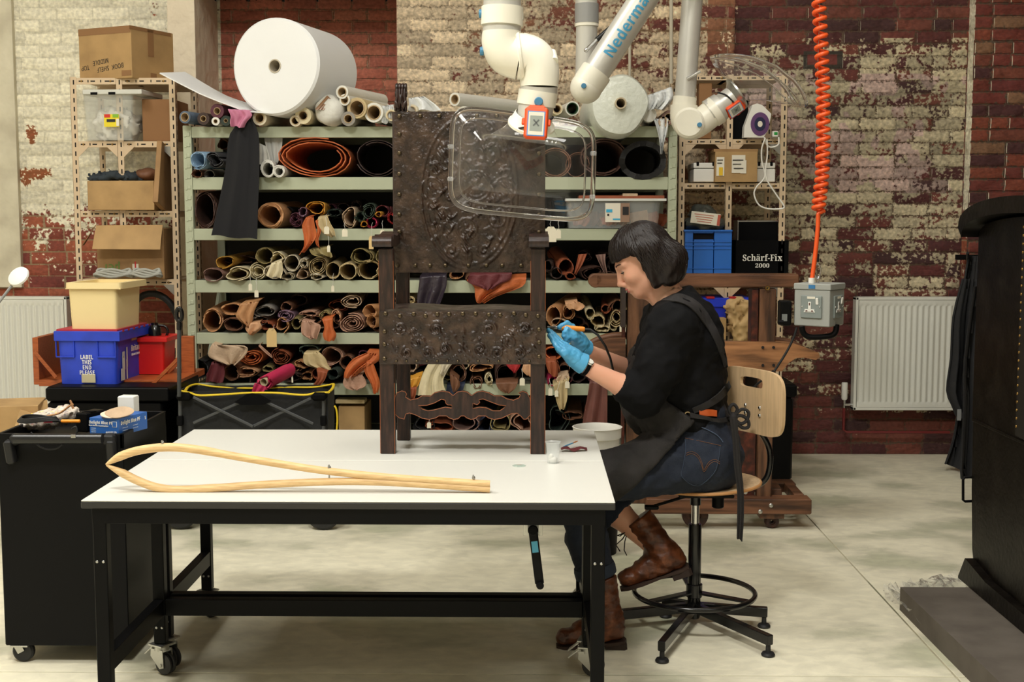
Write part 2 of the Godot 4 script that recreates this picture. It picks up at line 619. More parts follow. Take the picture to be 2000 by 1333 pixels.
func floor_texture() -> ImageTexture:
	var N := 1024
	var nz := FastNoiseLite.new()
	nz.seed = 5
	nz.frequency = 0.0035
	nz.fractal_octaves = 5
	nz.domain_warp_enabled = true
	nz.domain_warp_amplitude = 60
	nz.domain_warp_frequency = 0.006
	var a := nz.get_seamless_image(N, N).get_data()
	nz.seed = 8
	nz.frequency = 0.03
	nz.fractal_octaves = 4
	var b := nz.get_seamless_image(N, N).get_data()
	var d := PackedByteArray()
	d.resize(N * N * 3)
	for o in N * N:
		var u := a[o] / 255.0
		var w := b[o] / 255.0
		var k := 0.86 + 0.16 * smoothstep(0.2, 0.62, u) + 0.12 * (w - 0.5)
		var g := clampf((0.45 - u) * 1.2, 0, 0.3)
		d[o * 3] = int(clampf(226 * k - 26 * g, 0, 255))
		d[o * 3 + 1] = int(clampf(220 * k - 12 * g, 0, 255))
		d[o * 3 + 2] = int(clampf(196 * k - 30 * g, 0, 255))
	return ImageTexture.create_from_image(Image.create_from_data(N, N, false, Image.FORMAT_RGB8, d))
func radiator(label: String, x0: float, x1: float, y0: float, y1: float, zb: float, valve: bool) -> void:
	var zf := zb + 0.095
	var t := thing("radiator", label, "radiator", Vector3((x0 + x1) / 2, y0, zb + 0.05))
	var white := mat(rgb(226, 226, 216), 0.35)
	var mb := MB.new()
	# fluted front panel
	var pitch := 0.034
	var rows := []
	var ys := [y0 + 0.02, y0 + 0.028, y0 + 0.05, y0 + 0.06, y1 - 0.06, y1 - 0.05, y1 - 0.028, y1 - 0.02]
	var amp := [0.0, 0.0, 0.0, 1.0, 1.0, 0.0, 0.0, 0.0]
	for j in ys.size():
		var row := PackedVector3Array()
		var n := int((x1 - x0 - 0.04) / pitch)
		for i in n * 6 + 1:
			var ph := fmod(i, 6) / 6.0
			var dip := 0.009 * smoothstep(0.1, 0.32, ph) * (1.0 - smoothstep(0.68, 0.9, ph))
			row.append(Vector3(x0 + 0.02 + (x1 - x0 - 0.04) * i / (n * 6.0), ys[j], zf - dip * amp[j]))
		rows.append(row)
	mb.grid(rows, 1.0)
	obj("front_panel", mb, white, t)
	mb = MB.new()
	mb.bx(Vector3(x0, y0, zb + 0.02), Vector3(x0 + 0.02, y1, zf + 0.001), 0.005)
	mb.bx(Vector3(x1 - 0.02, y0, zb + 0.02), Vector3(x1, y1, zf + 0.001), 0.005)
	mb.bx(Vector3(x0, y1 - 0.021, zb + 0.02), Vector3(x1, y1, zf + 0.001), 0.005)
	mb.bx(Vector3(x0, y0, zb + 0.02), Vector3(x1, y0 + 0.021, zf + 0.001), 0.005)
	obj("casing", mb, white, t)
	mb = MB.new()
	for i in int((x1 - x0) / 0.03): mb.box(Vector3(x0 + 0.02 + i * 0.03, (y0 + y1) / 2, zb + 0.05), Vector3(0.003, y1 - y0 - 0.05, 0.05), 0.0)
	mb.bx(Vector3(x0 + 0.01, y0 + 0.02, zb + 0.008), Vector3(x1 - 0.01, y1 - 0.02, zb + 0.02), 0.0)
	obj("fin", mb, white, t)
	if valve:
		mb = MB.new()
		var v := Vector3(x0 - 0.045, y0 + 0.03, zb + 0.05)
		mb.lathe([Vector2(0, 0.14), Vector2(0.017, 0.14), Vector2(0.019, 0.135), Vector2(0.019, 0.04), Vector2(0.014, 0.03), Vector2(0, 0.03)], v, Basis(), 16)
		obj("valve_cap", mb, M.white, t)
		mb = MB.new()
		mb.cyl(v + Vector3(0, -0.02, 0), v + Vector3(0, 0.035, 0), 0.009)
		mb.cyl(v, Vector3(x0 + 0.01, v.y, v.z), 0.009)
		obj("valve", mb, M.chrome, t)
		mb = MB.new()
		mb.tube([v + Vector3(0, -0.02, 0), v + Vector3(0, -0.16, 0), v + Vector3(0.02, -0.175, 0), v + Vector3(x1 - x0 - 0.05, -0.175, 0)], 0.009, 8)
		obj("pipe", mb, mat(rgb(110, 34, 34), 0.4), t)
func build_setting() -> void:
	rng.seed = 4
	var reds := [rgb(150, 78, 58), rgb(132, 66, 52), rgb(160, 88, 62), rgb(120, 58, 50)]
	var dark := [rgb(92, 46, 42), rgb(78, 40, 39), rgb(104, 54, 46), rgb(68, 41, 40), rgb(112, 62, 50)]
	var fresh := [rgb(188, 114, 92), rgb(180, 106, 86), rgb(194, 122, 98), rgb(172, 102, 84)]
	var ruddy := [rgb(128, 76, 58), rgb(116, 62, 50), rgb(142, 96, 70), rgb(104, 56, 48)]
	var mixed := [rgb(110, 52, 42), rgb(98, 44, 40), rgb(124, 62, 44), rgb(126, 92, 68), rgb(74, 40, 40), rgb(112, 60, 46), rgb(108, 50, 42)]
	lay("wall_left_bay", -3.6, -2.085, -7.97, -0.02, 2.92, 0, reds, rgb(150, 128, 98), 0.003)
	lay("wall_infill", -2.085, -0.7, -8.55, 1.2, 2.92, 0, fresh, rgb(140, 106, 82), 0.006)
	lay("wall_centre_bay", -0.831, 1.25, -7.97, -0.02, 2.92, 0, ruddy, rgb(132, 106, 80), 0.004)
	lay("wall_right_bay", 1.25, 2.7, -8.0, -0.02, 2.92, 0, dark, rgb(88, 70, 54), 0.005)
	lay("wall_right_pier", 2.69, 3.5, -7.9, -0.02, 2.92, 2, mixed, rgb(84, 70, 56), 0.008)
	make_wall_colours()
	var meshes := []
	for i in 5: meshes.append(brick_mesh(i))
	for b in bays: build_bay(b, meshes)
	rng.seed = 77
	# walls above the courses in view, the infill's backing and the reveal
	var plaster := mat(rgb(226, 218, 194), 0.85, 0, {tex = "mottle", scale = 0.7, nor = "coarse", ns = 0.4})
	var mb := MB.new()
	mb.bx(Vector3(-5.2, 2.92, -8.3), Vector3(5.2, 5.6, -7.97), 0.0)
	struct("wall_upper", mb, mat(rgb(170, 140, 112), 0.9, 0, {tex = "fade", scale = 0.8}))
	mb = MB.new()
	mb.bx(Vector3(-2.25, -0.02, -8.85), Vector3(-2.078, 2.92, -7.966), 0.004)
	mb.bx(Vector3(-0.831, -0.02, -8.85), Vector3(-0.6, 2.92, -7.975), 0.004)
	mb.bx(Vector3(-2.2, -0.02, -8.9), Vector3(-0.7, 1.2, -8.55), 0.0)
	struct("wall_reveal", mb, mat(rgb(236, 222, 196), 0.85, 0, {nor = "coarse", ns = 0.6}))
	# plastered pier on the far left: its foot ends above the floor where bare brick shows
	mb = MB.new()
	mb.bx(Vector3(-5.2, 1.06, -8.3), Vector3(-3.2, 2.92, -7.93), 0.004)
	struct("wall_left_pier", mb, plaster)
	mb = MB.new()
	mb.bx(Vector3(-5.2, -0.02, -8.3), Vector3(-3.6, 1.06, -7.97), 0.0)
	struct("wall_left_foot", mb, mat(rgb(130, 64, 50), 0.9, 0, {tex = "fade", scale = 2.0}))
	mb = MB.new()
	mb.bx(Vector3(3.5, -0.02, -8.3), Vector3(5.2, 2.92, -7.9), 0.0)
	struct("wall_right_end", mb, mat(rgb(130, 64, 50), 0.9, 0, {tex = "fade", scale = 2.0}))
	var pale := mat(rgb(214, 208, 192), 0.9)
	mb = MB.new(); mb.bx(Vector3(-5.4, -0.02, -8.3), Vector3(-5.2, 5.6, 3.2), 0.0); struct("wall_left", mb, pale)
	mb = MB.new(); mb.bx(Vector3(5.2, -0.02, -8.3), Vector3(5.4, 5.6, 3.2), 0.0); struct("wall_right", mb, mat(rgb(120, 100, 84), 0.9))
	mb = MB.new(); mb.bx(Vector3(-5.4, -0.02, 3.0), Vector3(5.4, 5.6, 3.2), 0.0); struct("wall_behind", mb, pale)
	mb = MB.new(); mb.bx(Vector3(-5.4, 5.4, -8.3), Vector3(5.4, 5.6, 3.2), 0.0); struct("ceiling", mb, mat(rgb(206, 203, 194), 0.9))
	# concrete floor slabs
	var fm := StandardMaterial3D.new()
	fm.albedo_texture = floor_texture()
	fm.uv1_triplanar = true
	fm.uv1_world_triplanar = true
	fm.uv1_scale = Vector3(0.28, 0.28, 0.42)
	fm.roughness = 0.38
	fm.metallic_specular = 0.45
	fm.normal_enabled = true
	fm.normal_texture = noise_tex(0.01, 4, true, 2.0, [], FastNoiseLite.TYPE_SIMPLEX_SMOOTH, 512, 15)
	fm.normal_scale = 0.15
	mb = MB.new()
	mb.bx(Vector3(-5.4, -0.3, -8.9), Vector3(5.4, -0.012, 3.2), 0.0)
	var fl := struct("floor", mb, mat(rgb(120, 112, 94), 0.9))
	for s in [[-5.4, -4.06, -8.9, 1.392], [-5.4, 3.2, -4.054, 1.392], [1.398, -4.06, -8.9, 5.4], [1.398, 3.2, -4.054, 5.4]]:
		mb = MB.new()
		mb.bx(Vector3(s[0], -0.02, s[1]), Vector3(s[3], 0, s[2]), 0.002)
		obj("slab", mb, fm, fl)
	radiator("white fluted radiator on the right wall behind the leather chest", W(1670, 700, 7.85).x, W(1896, 700, 7.85).x, W(1700, 803, 7.85).y, W(1700, 581, 7.85).y, -7.96, true)
	radiator("white fluted radiator at the left edge behind the stacked crates", -3.75, W(132, 700, 7.85).x, W(60, 803, 7.85).y, W(60, 580, 7.85).y, -7.96, false)
	# surface conduit up the centre bay
	mb = MB.new()
	mb.cyl(W(1311, 330, 7.9), W(1311, -60, 7.9), 0.012, 10)
	mb.cyl(W(1230, 330, 7.9), W(1230, -60, 7.9), 0.009, 10)
	struct("trim_1", mb, mat(rgb(200, 192, 172), 0.5))
func lights() -> void:
	# skylight panels and lamps in the ceiling: [x, z, width, depth, energy]
	var dif := mat(rgb(250, 250, 246), 0.5)
	dif.emission_enabled = true
	dif.emission = Color(1, 0.98, 0.93)
	dif.emission_energy_multiplier = 1.0
	for p in LAMPS:
		var at := Vector3(p[0], 5.3, p[1])
		var t := thing("ceiling_light", p[5], "lamp", at, "")
		var mb := MB.new()
		for s in [-1, 1]:
			mb.box(at + Vector3(s * (p[2] / 2 + 0.03), 0, 0), Vector3(0.06, 0.1, p[3] + 0.12), 0.004)
			mb.box(at + Vector3(0, 0, s * (p[3] / 2 + 0.03)), Vector3(p[2] + 0.12, 0.1, 0.06), 0.004)
		obj("frame", mb, M.white, t)
		mb = MB.new()
		mb.box(at + Vector3(0, 0.0, 0), Vector3(p[2], 0.02, p[3]), 0.002)
		obj("diffuser", mb, dif, t)
		var l := AreaLight3D.new()
		l.name = "light"
		l.area_size = Vector2(p[2], p[3])
		l.area_normalize_energy = true
		l.light_energy = p[4]
		l.light_color = p[6]
		l.area_range = 30.0
		l.shadow_enabled = true
		t.add_child(l)
		l.rotation.x = -PI / 2
		l.position = Vector3(0, -0.02, 0)

# ---------- racks ---------------------------------------------------------------------------
const ZR := -7.05           # front of the long rack
const ZB := -7.25           # front of the slotted-angle racks
func ry(py: float) -> float: return W(700, py, -ZR).y
func build_racks() -> void:
	var x0 := W(371, 500, -ZR).x - 0.024
	var x1 := W(1312, 500, -ZR).x + 0.024
	var t := thing("storage_rack", "long pale green metal rack full of rolled leather across the back wall", "rack", Vector3((x0 + x1) / 2, 0, ZR - 0.35))
	var top := ry(245)
	for zz in [ZR, ZR - 0.72]:
		for xx in [x0, x1 - 0.048]:
			var mb := MB.new()
			mb.bx(Vector3(xx, 0, zz - 0.045), Vector3(xx + 0.048, top, zz), 0.003)
			var post := obj("post", mb, M.green_shelf, t)
			if zz == ZR:
				mb = MB.new()
				var y := 0.1
				while y < top - 0.03:
					mb.box(Vector3(xx + 0.030, y, zz + 0.001), Vector3(0.02, 0.022, 0.005), 0.002)
					mb.box(Vector3(xx + 0.014, y - 0.012, zz + 0.001), Vector3(0.012, 0.008, 0.004), 0.0015)
					y += 0.058
				obj("perforation", mb, M.green_shelf, post).set_meta("kind", "stuff")
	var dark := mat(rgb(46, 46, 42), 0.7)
	for py in [[247, 269], [346, 371], [447, 470], [548, 572.5], [651, 673], [750, 772], [868, 892]]:
		var ya := ry(py[0])
		var yb := ry(py[1])
		var mb := MB.new()
		mb.bx(Vector3(x0 + 0.048, yb, ZR - 0.03), Vector3(x1 - 0.048, ya, ZR - 0.002), 0.003)
		obj("beam", mb, M.green_shelf, t)
		mb = MB.new()
		mb.bx(Vector3(x0 + 0.048, yb, ZR - 0.75), Vector3(x1 - 0.048, ya, ZR - 0.72), 0.003)
		obj("rear_beam", mb, M.green_shelf, t)
		mb = MB.new()
		mb.bx(Vector3(x0 + 0.03, ya - 0.022, ZR - 0.74), Vector3(x1 - 0.03, ya - 0.003, ZR - 0.025), 0.002)
		obj("shelf_board", mb, mat(rgb(120, 122, 108), 0.6), t)
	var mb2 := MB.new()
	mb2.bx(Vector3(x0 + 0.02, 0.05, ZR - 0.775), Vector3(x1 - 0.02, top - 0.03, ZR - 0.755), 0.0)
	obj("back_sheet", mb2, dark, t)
	mb2 = MB.new()
	mb2.bar(Vector3(x0 + 0.02, ry(860), ZR - 0.06), Vector3(x0 + 0.02, ry(560), ZR - 0.7), 0.02, 0.004)
	obj("brace", mb2, M.green_shelf, t)
	mb2 = MB.new()
	mb2.bar(Vector3(x1 - 0.02, ry(860), ZR - 0.06), Vector3(x1 - 0.02, ry(560), ZR - 0.7), 0.02, 0.004)
	obj("brace", mb2, M.green_shelf, t)
	slotted("beige slotted-angle rack on the left holding cartons", [152, 240.5, 343], [[152, 165], [276, 288], [412, 424], [546, 558], [668, 680]], [276, 546], 150, 860)
	slotted("beige slotted-angle rack on the right holding cases and a blue crate", [1330, 1422, 1527], [[148, 157], [272, 282], [358, 369], [540, 551], [662, 674]], [272, 551], 146, 880)
func slotted(label: String, xs: Array, shelves: Array, gus: Array, ptop: float, pbot: float) -> void:
	var z := ZB
	var pw := 0.036
	var t := thing("slotted_rack", label, "rack", Vector3(W(xs[1], 600, -z).x, 0, z - 0.2))
	var X := []
	for q in xs: X.append(W(q, 450, -z).x)
	var ytop := W(xs[1], ptop, -z).y
	for zz in [z, z - 0.46]:
		for i in 3:
			if zz < z and i == 1: continue
			var x: float = X[i]
			var mb := MB.new()
			mb.bx(Vector3(x - pw / 2, 0, zz - 0.003), Vector3(x + pw / 2, ytop, zz), 0.001)
			var sx := x - pw / 2 if i < 2 else x + pw / 2 - 0.003
			mb.bx(Vector3(sx, 0, zz - 0.036), Vector3(sx + 0.003, ytop, zz), 0.001)
			var post := obj("post", mb, M.beige_shelf, t)
			mb = MB.new()
			var y := 0.06
			while y < ytop - 0.02:
				mb.box(Vector3(x + 0.003, y, zz + 0.0002), Vector3(0.0075, 0.026, 0.0012), 0.0004)
				mb.box(Vector3(sx + 0.0015, y + 0.02, zz - 0.02), Vector3(0.0036, 0.026, 0.008), 0.0004)
				y += 0.05
			obj("slot", mb, M.slot, post).set_meta("kind", "stuff")
	for s in shelves:
		var ya := W(xs[1], s[0], -z).y
		var yb := W(xs[1], s[1], -z).y
		for i in 2:
			var mb := MB.new()
			mb.bx(Vector3(X[i] + pw / 2, yb, z - 0.005), Vector3(X[i + 1] - pw / 2, ya, z - 0.002), 0.001)
			mb.bx(Vector3(X[i] - pw / 2 + 0.004, ya - 0.004, z - 0.45), Vector3(X[i + 1] + pw / 2 - 0.004, ya, z - 0.004), 0.001)
			mb.bx(Vector3(X[i], yb, z - 0.455), Vector3(X[i + 1], ya, z - 0.452), 0.001)
			var sh := obj("shelf", mb, M.beige_shelf, t)
			mb = MB.new()
			for k in [0.12, 0.3, 0.42, 0.62, 0.78, 0.9]:
				var w := 0.026 if k != 0.3 and k != 0.62 else 0.006
				mb.box(Vector3(lerpf(X[i] + pw / 2, X[i + 1] - pw / 2, k), (ya + yb) / 2, z - 0.0018), Vector3(w, 0.007 if w > 0.01 else 0.014, 0.0012), 0.0004)
			obj("slot", mb, M.slot, sh).set_meta("kind", "stuff")
			mb = MB.new()
			for xx in [X[i] + pw / 2 + 0.03, X[i + 1] - pw / 2 - 0.03]: mb.ball(Vector3(xx, (ya + yb) / 2, z - 0.001), Vector3(0.006, 0.006, 0.004))
			obj("bolt", mb, M.brass, sh)
	for g in gus:
		var yb := W(xs[1], g + 11, -z).y
		var n := 0
		for i in 3:
			for sgn in [-1, 1]:
				if (i == 0 and sgn < 0) or (i == 2 and sgn > 0): continue
				var mb := MB.new()
				var a := Vector2(sgn * pw / 2, 0)
				mb.prism(PackedVector2Array([a, a + Vector2(sgn * 0.062, 0), a + Vector2(sgn * 0.05, -0.012), a + Vector2(0, -0.06)]), 0.003, Vector3(X[i], yb + 0.002, z - 0.0015))
				obj("gusset", mb, M.beige_shelf if n != 3 else M.steel, t)
				n += 1

# ---------- leather ----------------------------------------------------------------------------
var COL := {
	tan = [rgb(200, 146, 98), "tan"], orange = [rgb(204, 106, 52), "orange"], rust = [rgb(158, 82, 48), "rust-red"], brown = [rgb(122, 80, 54), "brown"],
	dbrown = [rgb(78, 48, 36), "dark brown"], choc = [rgb(58, 38, 31), "chocolate"], cream = [rgb(232, 218, 180), "cream"], pale = [rgb(222, 210, 184), "pale vellum"],
	parch = [rgb(206, 184, 138), "parchment-yellow"], olive = [rgb(158, 142, 92), "olive"], beige = [rgb(204, 176, 146), "beige"], pink = [rgb(196, 152, 128), "pinkish tan"],
	plum = [rgb(92, 42, 58), "plum"], maroon = [rgb(104, 38, 44), "maroon"], red = [rgb(176, 36, 40), "red"], magenta = [rgb(196, 36, 84), "magenta"],
	green = [rgb(58, 74, 60), "grey-green"], dgreen = [rgb(36, 50, 42), "bottle-green"], black = [rgb(19, 18, 19), "black"], grey = [rgb(150, 144, 136), "grey"],
	dgrey = [rgb(66, 66, 70), "charcoal"], blue = [rgb(150, 182, 212), "sky-blue"], white = [rgb(230, 228, 220), "white"], navy = [rgb(38, 48, 74), "navy"],
	gold = [rgb(186, 138, 48), "golden"], lilac = [rgb(150, 118, 140), "lilac"], yellow = [rgb(214, 152, 48), "amber"], mauve = [rgb(138, 106, 96), "mauve-brown"],
	peach = [rgb(222, 170, 128), "peach"], slate = [rgb(92, 108, 128), "slate-blue"], rose = [rgb(206, 128, 160), "rose-pink"],
}
func skin(c: String) -> StandardMaterial3D:
	var k := "hide_" + c
	if not M.has(k):
		M[k] = mat(COL[c][0], 0.62, 0, {tex = "mottle", scale = 2.2, nor = "grain", ns = 0.5, rim = 0.1})
	return M[k]
# a rolled skin: a thick sheet wound into a spiral, its mouth towards the room
func roll_mesh(px: float, py: float, rx: float, ryy: float, z: float, o := {}) -> MB:
	var mb := MB.new()
	var c := W(px, py, z)
	var s := z / FL
	var a := rx * s
	var b := ryy * s
	var L: float = o.get("len", 0.5)
	var turns: float = o.get("turns", 1.6)
	var th: float = o.get("th", 0.0035)
	var ri: float = o.get("ri", 0.72)
	var a0: float = o.get("a0", R(0, TAU))
	var wob: float = o.get("wob", 0.05)
	var rag: float = o.get("rag", 0.012)
	var ph := R(0, TAU)
	var ph2 := R(0, TAU)
	var dirn := 1.0 if rng.randf() < 0.5 else -1.0
	var dx: float = o.get("dx", R(-0.05, 0.05))
	var dy: float = o.get("dy", R(-0.01, 0.02))
	var n := int(18 * turns) + 2
	var tail: float = o.get("tail", 0.0)
	var rows := []
	var grow: float = o.get("grow", 1.0)
	for k in 4:
		var u := k / 3.0
		var row := PackedVector3Array()
		for i in n + 1:
			var w := float(i) / n
			var th0 := a0 + dirn * w * turns * TAU
			var rr := lerpf(ri, 1.0, w) * (1.0 + wob * sin(2.0 * th0 + ph) + wob * 0.6 * sin(3.0 * th0 + ph2 + u)) * lerpf(1.0, grow, u)
			if tail > 0.0 and w > 0.86: rr *= 1.0 + tail * (w - 0.86) / 0.14
			var f := rag * (sin(2.3 * th0 + ph) + 0.7 * sin(5.1 * th0 + ph2)) * (1.0 - u)
			row.append(c + Vector3(cos(th0) * a * rr + dx * u, sin(th0) * b * rr + dy * u, f - L * u))
		rows.append(row)
	mb.sheet(rows, th)
	return mb
# skins hanging or lying: left and right edges given from top to bottom
func drape_mesh(Lp: Array, Rp: Array, z: float, wave := 0.008, back := 0.0, th := 0.0025, cols := 9, folds := 2.0) -> MB:
	var mb := MB.new()
	var rows := []
	var ph := R(0, TAU)
	if back > 0.0:
		var r0 := PackedVector3Array()
		for j in cols + 1: r0.append(W(lerpf(Lp[0].x, Rp[0].x, j / float(cols)), lerpf(Lp[0].y, Rp[0].y, j / float(cols)), z) + Vector3(0, 0.012, -back))
		rows.append(r0)
	var N := Lp.size()
	for i in N - 1:
		var steps := 3 if i < N - 2 else 4
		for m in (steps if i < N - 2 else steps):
			var u := m / 3.0
			var l: Vector2 = Lp[i].cubic_interpolate(Lp[i + 1], Lp[maxi(i - 1, 0)], Lp[mini(i + 2, N - 1)], u)
			var r: Vector2 = Rp[i].cubic_interpolate(Rp[i + 1], Rp[maxi(i - 1, 0)], Rp[mini(i + 2, N - 1)], u)
			var row := PackedVector3Array()
			var g := (i + u) / (N - 1)
			for j in cols + 1:
				var w := j / float(cols)
				var d := wave * sin(w * TAU * folds + ph + g * 1.4) * (0.25 + 0.75 * g) + wave * 0.5 * sin(w * TAU * folds * 2.3 + 2 * ph)
				var q := l.lerp(r, w) + Vector2(0, sin(w * 9.0 + ph) * 1.6 * g)
				row.append(W(q.x, q.y, z) + Vector3(0, 0, d))
			rows.append(row)
	mb.sheet(rows, th)
	return mb
func V(a: Array) -> Array:
	var o := []
	for i in range(0, a.size(), 2): o.append(Vector2(a[i], a[i + 1]))
	return o
func drape(called: String, label: String, cat: String, Lp: Array, Rp: Array, z: float, m: Material, wave := 0.008, back := 0.0, group := "", th := 0.0025, folds := 2.0) -> MeshInstance3D:
	var o := obj(called, drape_mesh(V(Lp), V(Rp), z, wave, back, th, 10, folds), m)
	tag(o, label, cat, group)
	return o
var FORM := {
	o = ["open roll of %s leather", {turns = 1.35, ri = 0.86, th = 0.004}],
	O = ["wide roll of %s leather", {turns = 1.8, ri = 0.8, th = 0.004, wob = 0.04}],
	s = ["tight spiral of %s leather", {turns = 3.6, ri = 0.25, th = 0.0035, wob = 0.06}],
	S = ["loose spiral of %s leather", {turns = 2.6, ri = 0.4, th = 0.004, wob = 0.09}],
	f = ["folded roll of %s leather", {turns = 1.7, ri = 0.62, th = 0.004, wob = 0.16, rag = 0.02}],
	t = ["loose-ended roll of %s leather", {turns = 1.5, ri = 0.8, th = 0.004, tail = 0.5, wob = 0.08}],
	k = ["stubby roll of %s skin", {turns = 1.6, ri = 0.75, th = 0.003, wob = 0.06}],
}
const PLACE := ["first shelf", "second shelf", "third shelf", "fourth shelf", "fifth shelf"]
func shelf_rolls(n: int, rows: Array) -> void:
	rows.sort_custom(func(a, b): return a[0] < b[0])
	var num := {}
	var ordinal := ["", "second ", "third ", "fourth ", "fifth ", "sixth ", "seventh ", "eighth ", "ninth ", "tenth "]
	var total := {}
	for r in rows: total[r[4] + r[5]] = total.get(r[4] + r[5], 0) + 1
	for r in rows:
		var key: String = r[4] + r[5]
		var fm: Array = FORM[r[5]]
		var o: Dictionary = fm[1].duplicate()
		if r.size() > 6: o.merge(r[6], true)
		var z: float = 7.03 + o.get("in", R(0.0, 0.05))
		var ob := obj("leather_roll", roll_mesh(r[0], r[1], r[2], r[3], z, o), skin(r[4]))
		var side := "left of the chair" if r[0] < 772 else ("behind the chair" if r[0] < 1062 else "right of the chair")
		var k: int = num.get(key, 0)
		num[key] = k + 1
		var lab: String = fm[0] % COL[r[4]][1]
		if total[key] > 1: lab = ("leftmost " if k == 0 else ordinal[k]) + lab
		tag(ob, "%s on the %s, %s" % [lab, PLACE[n], side], "leather roll", "leather rolls on the " + PLACE[n])
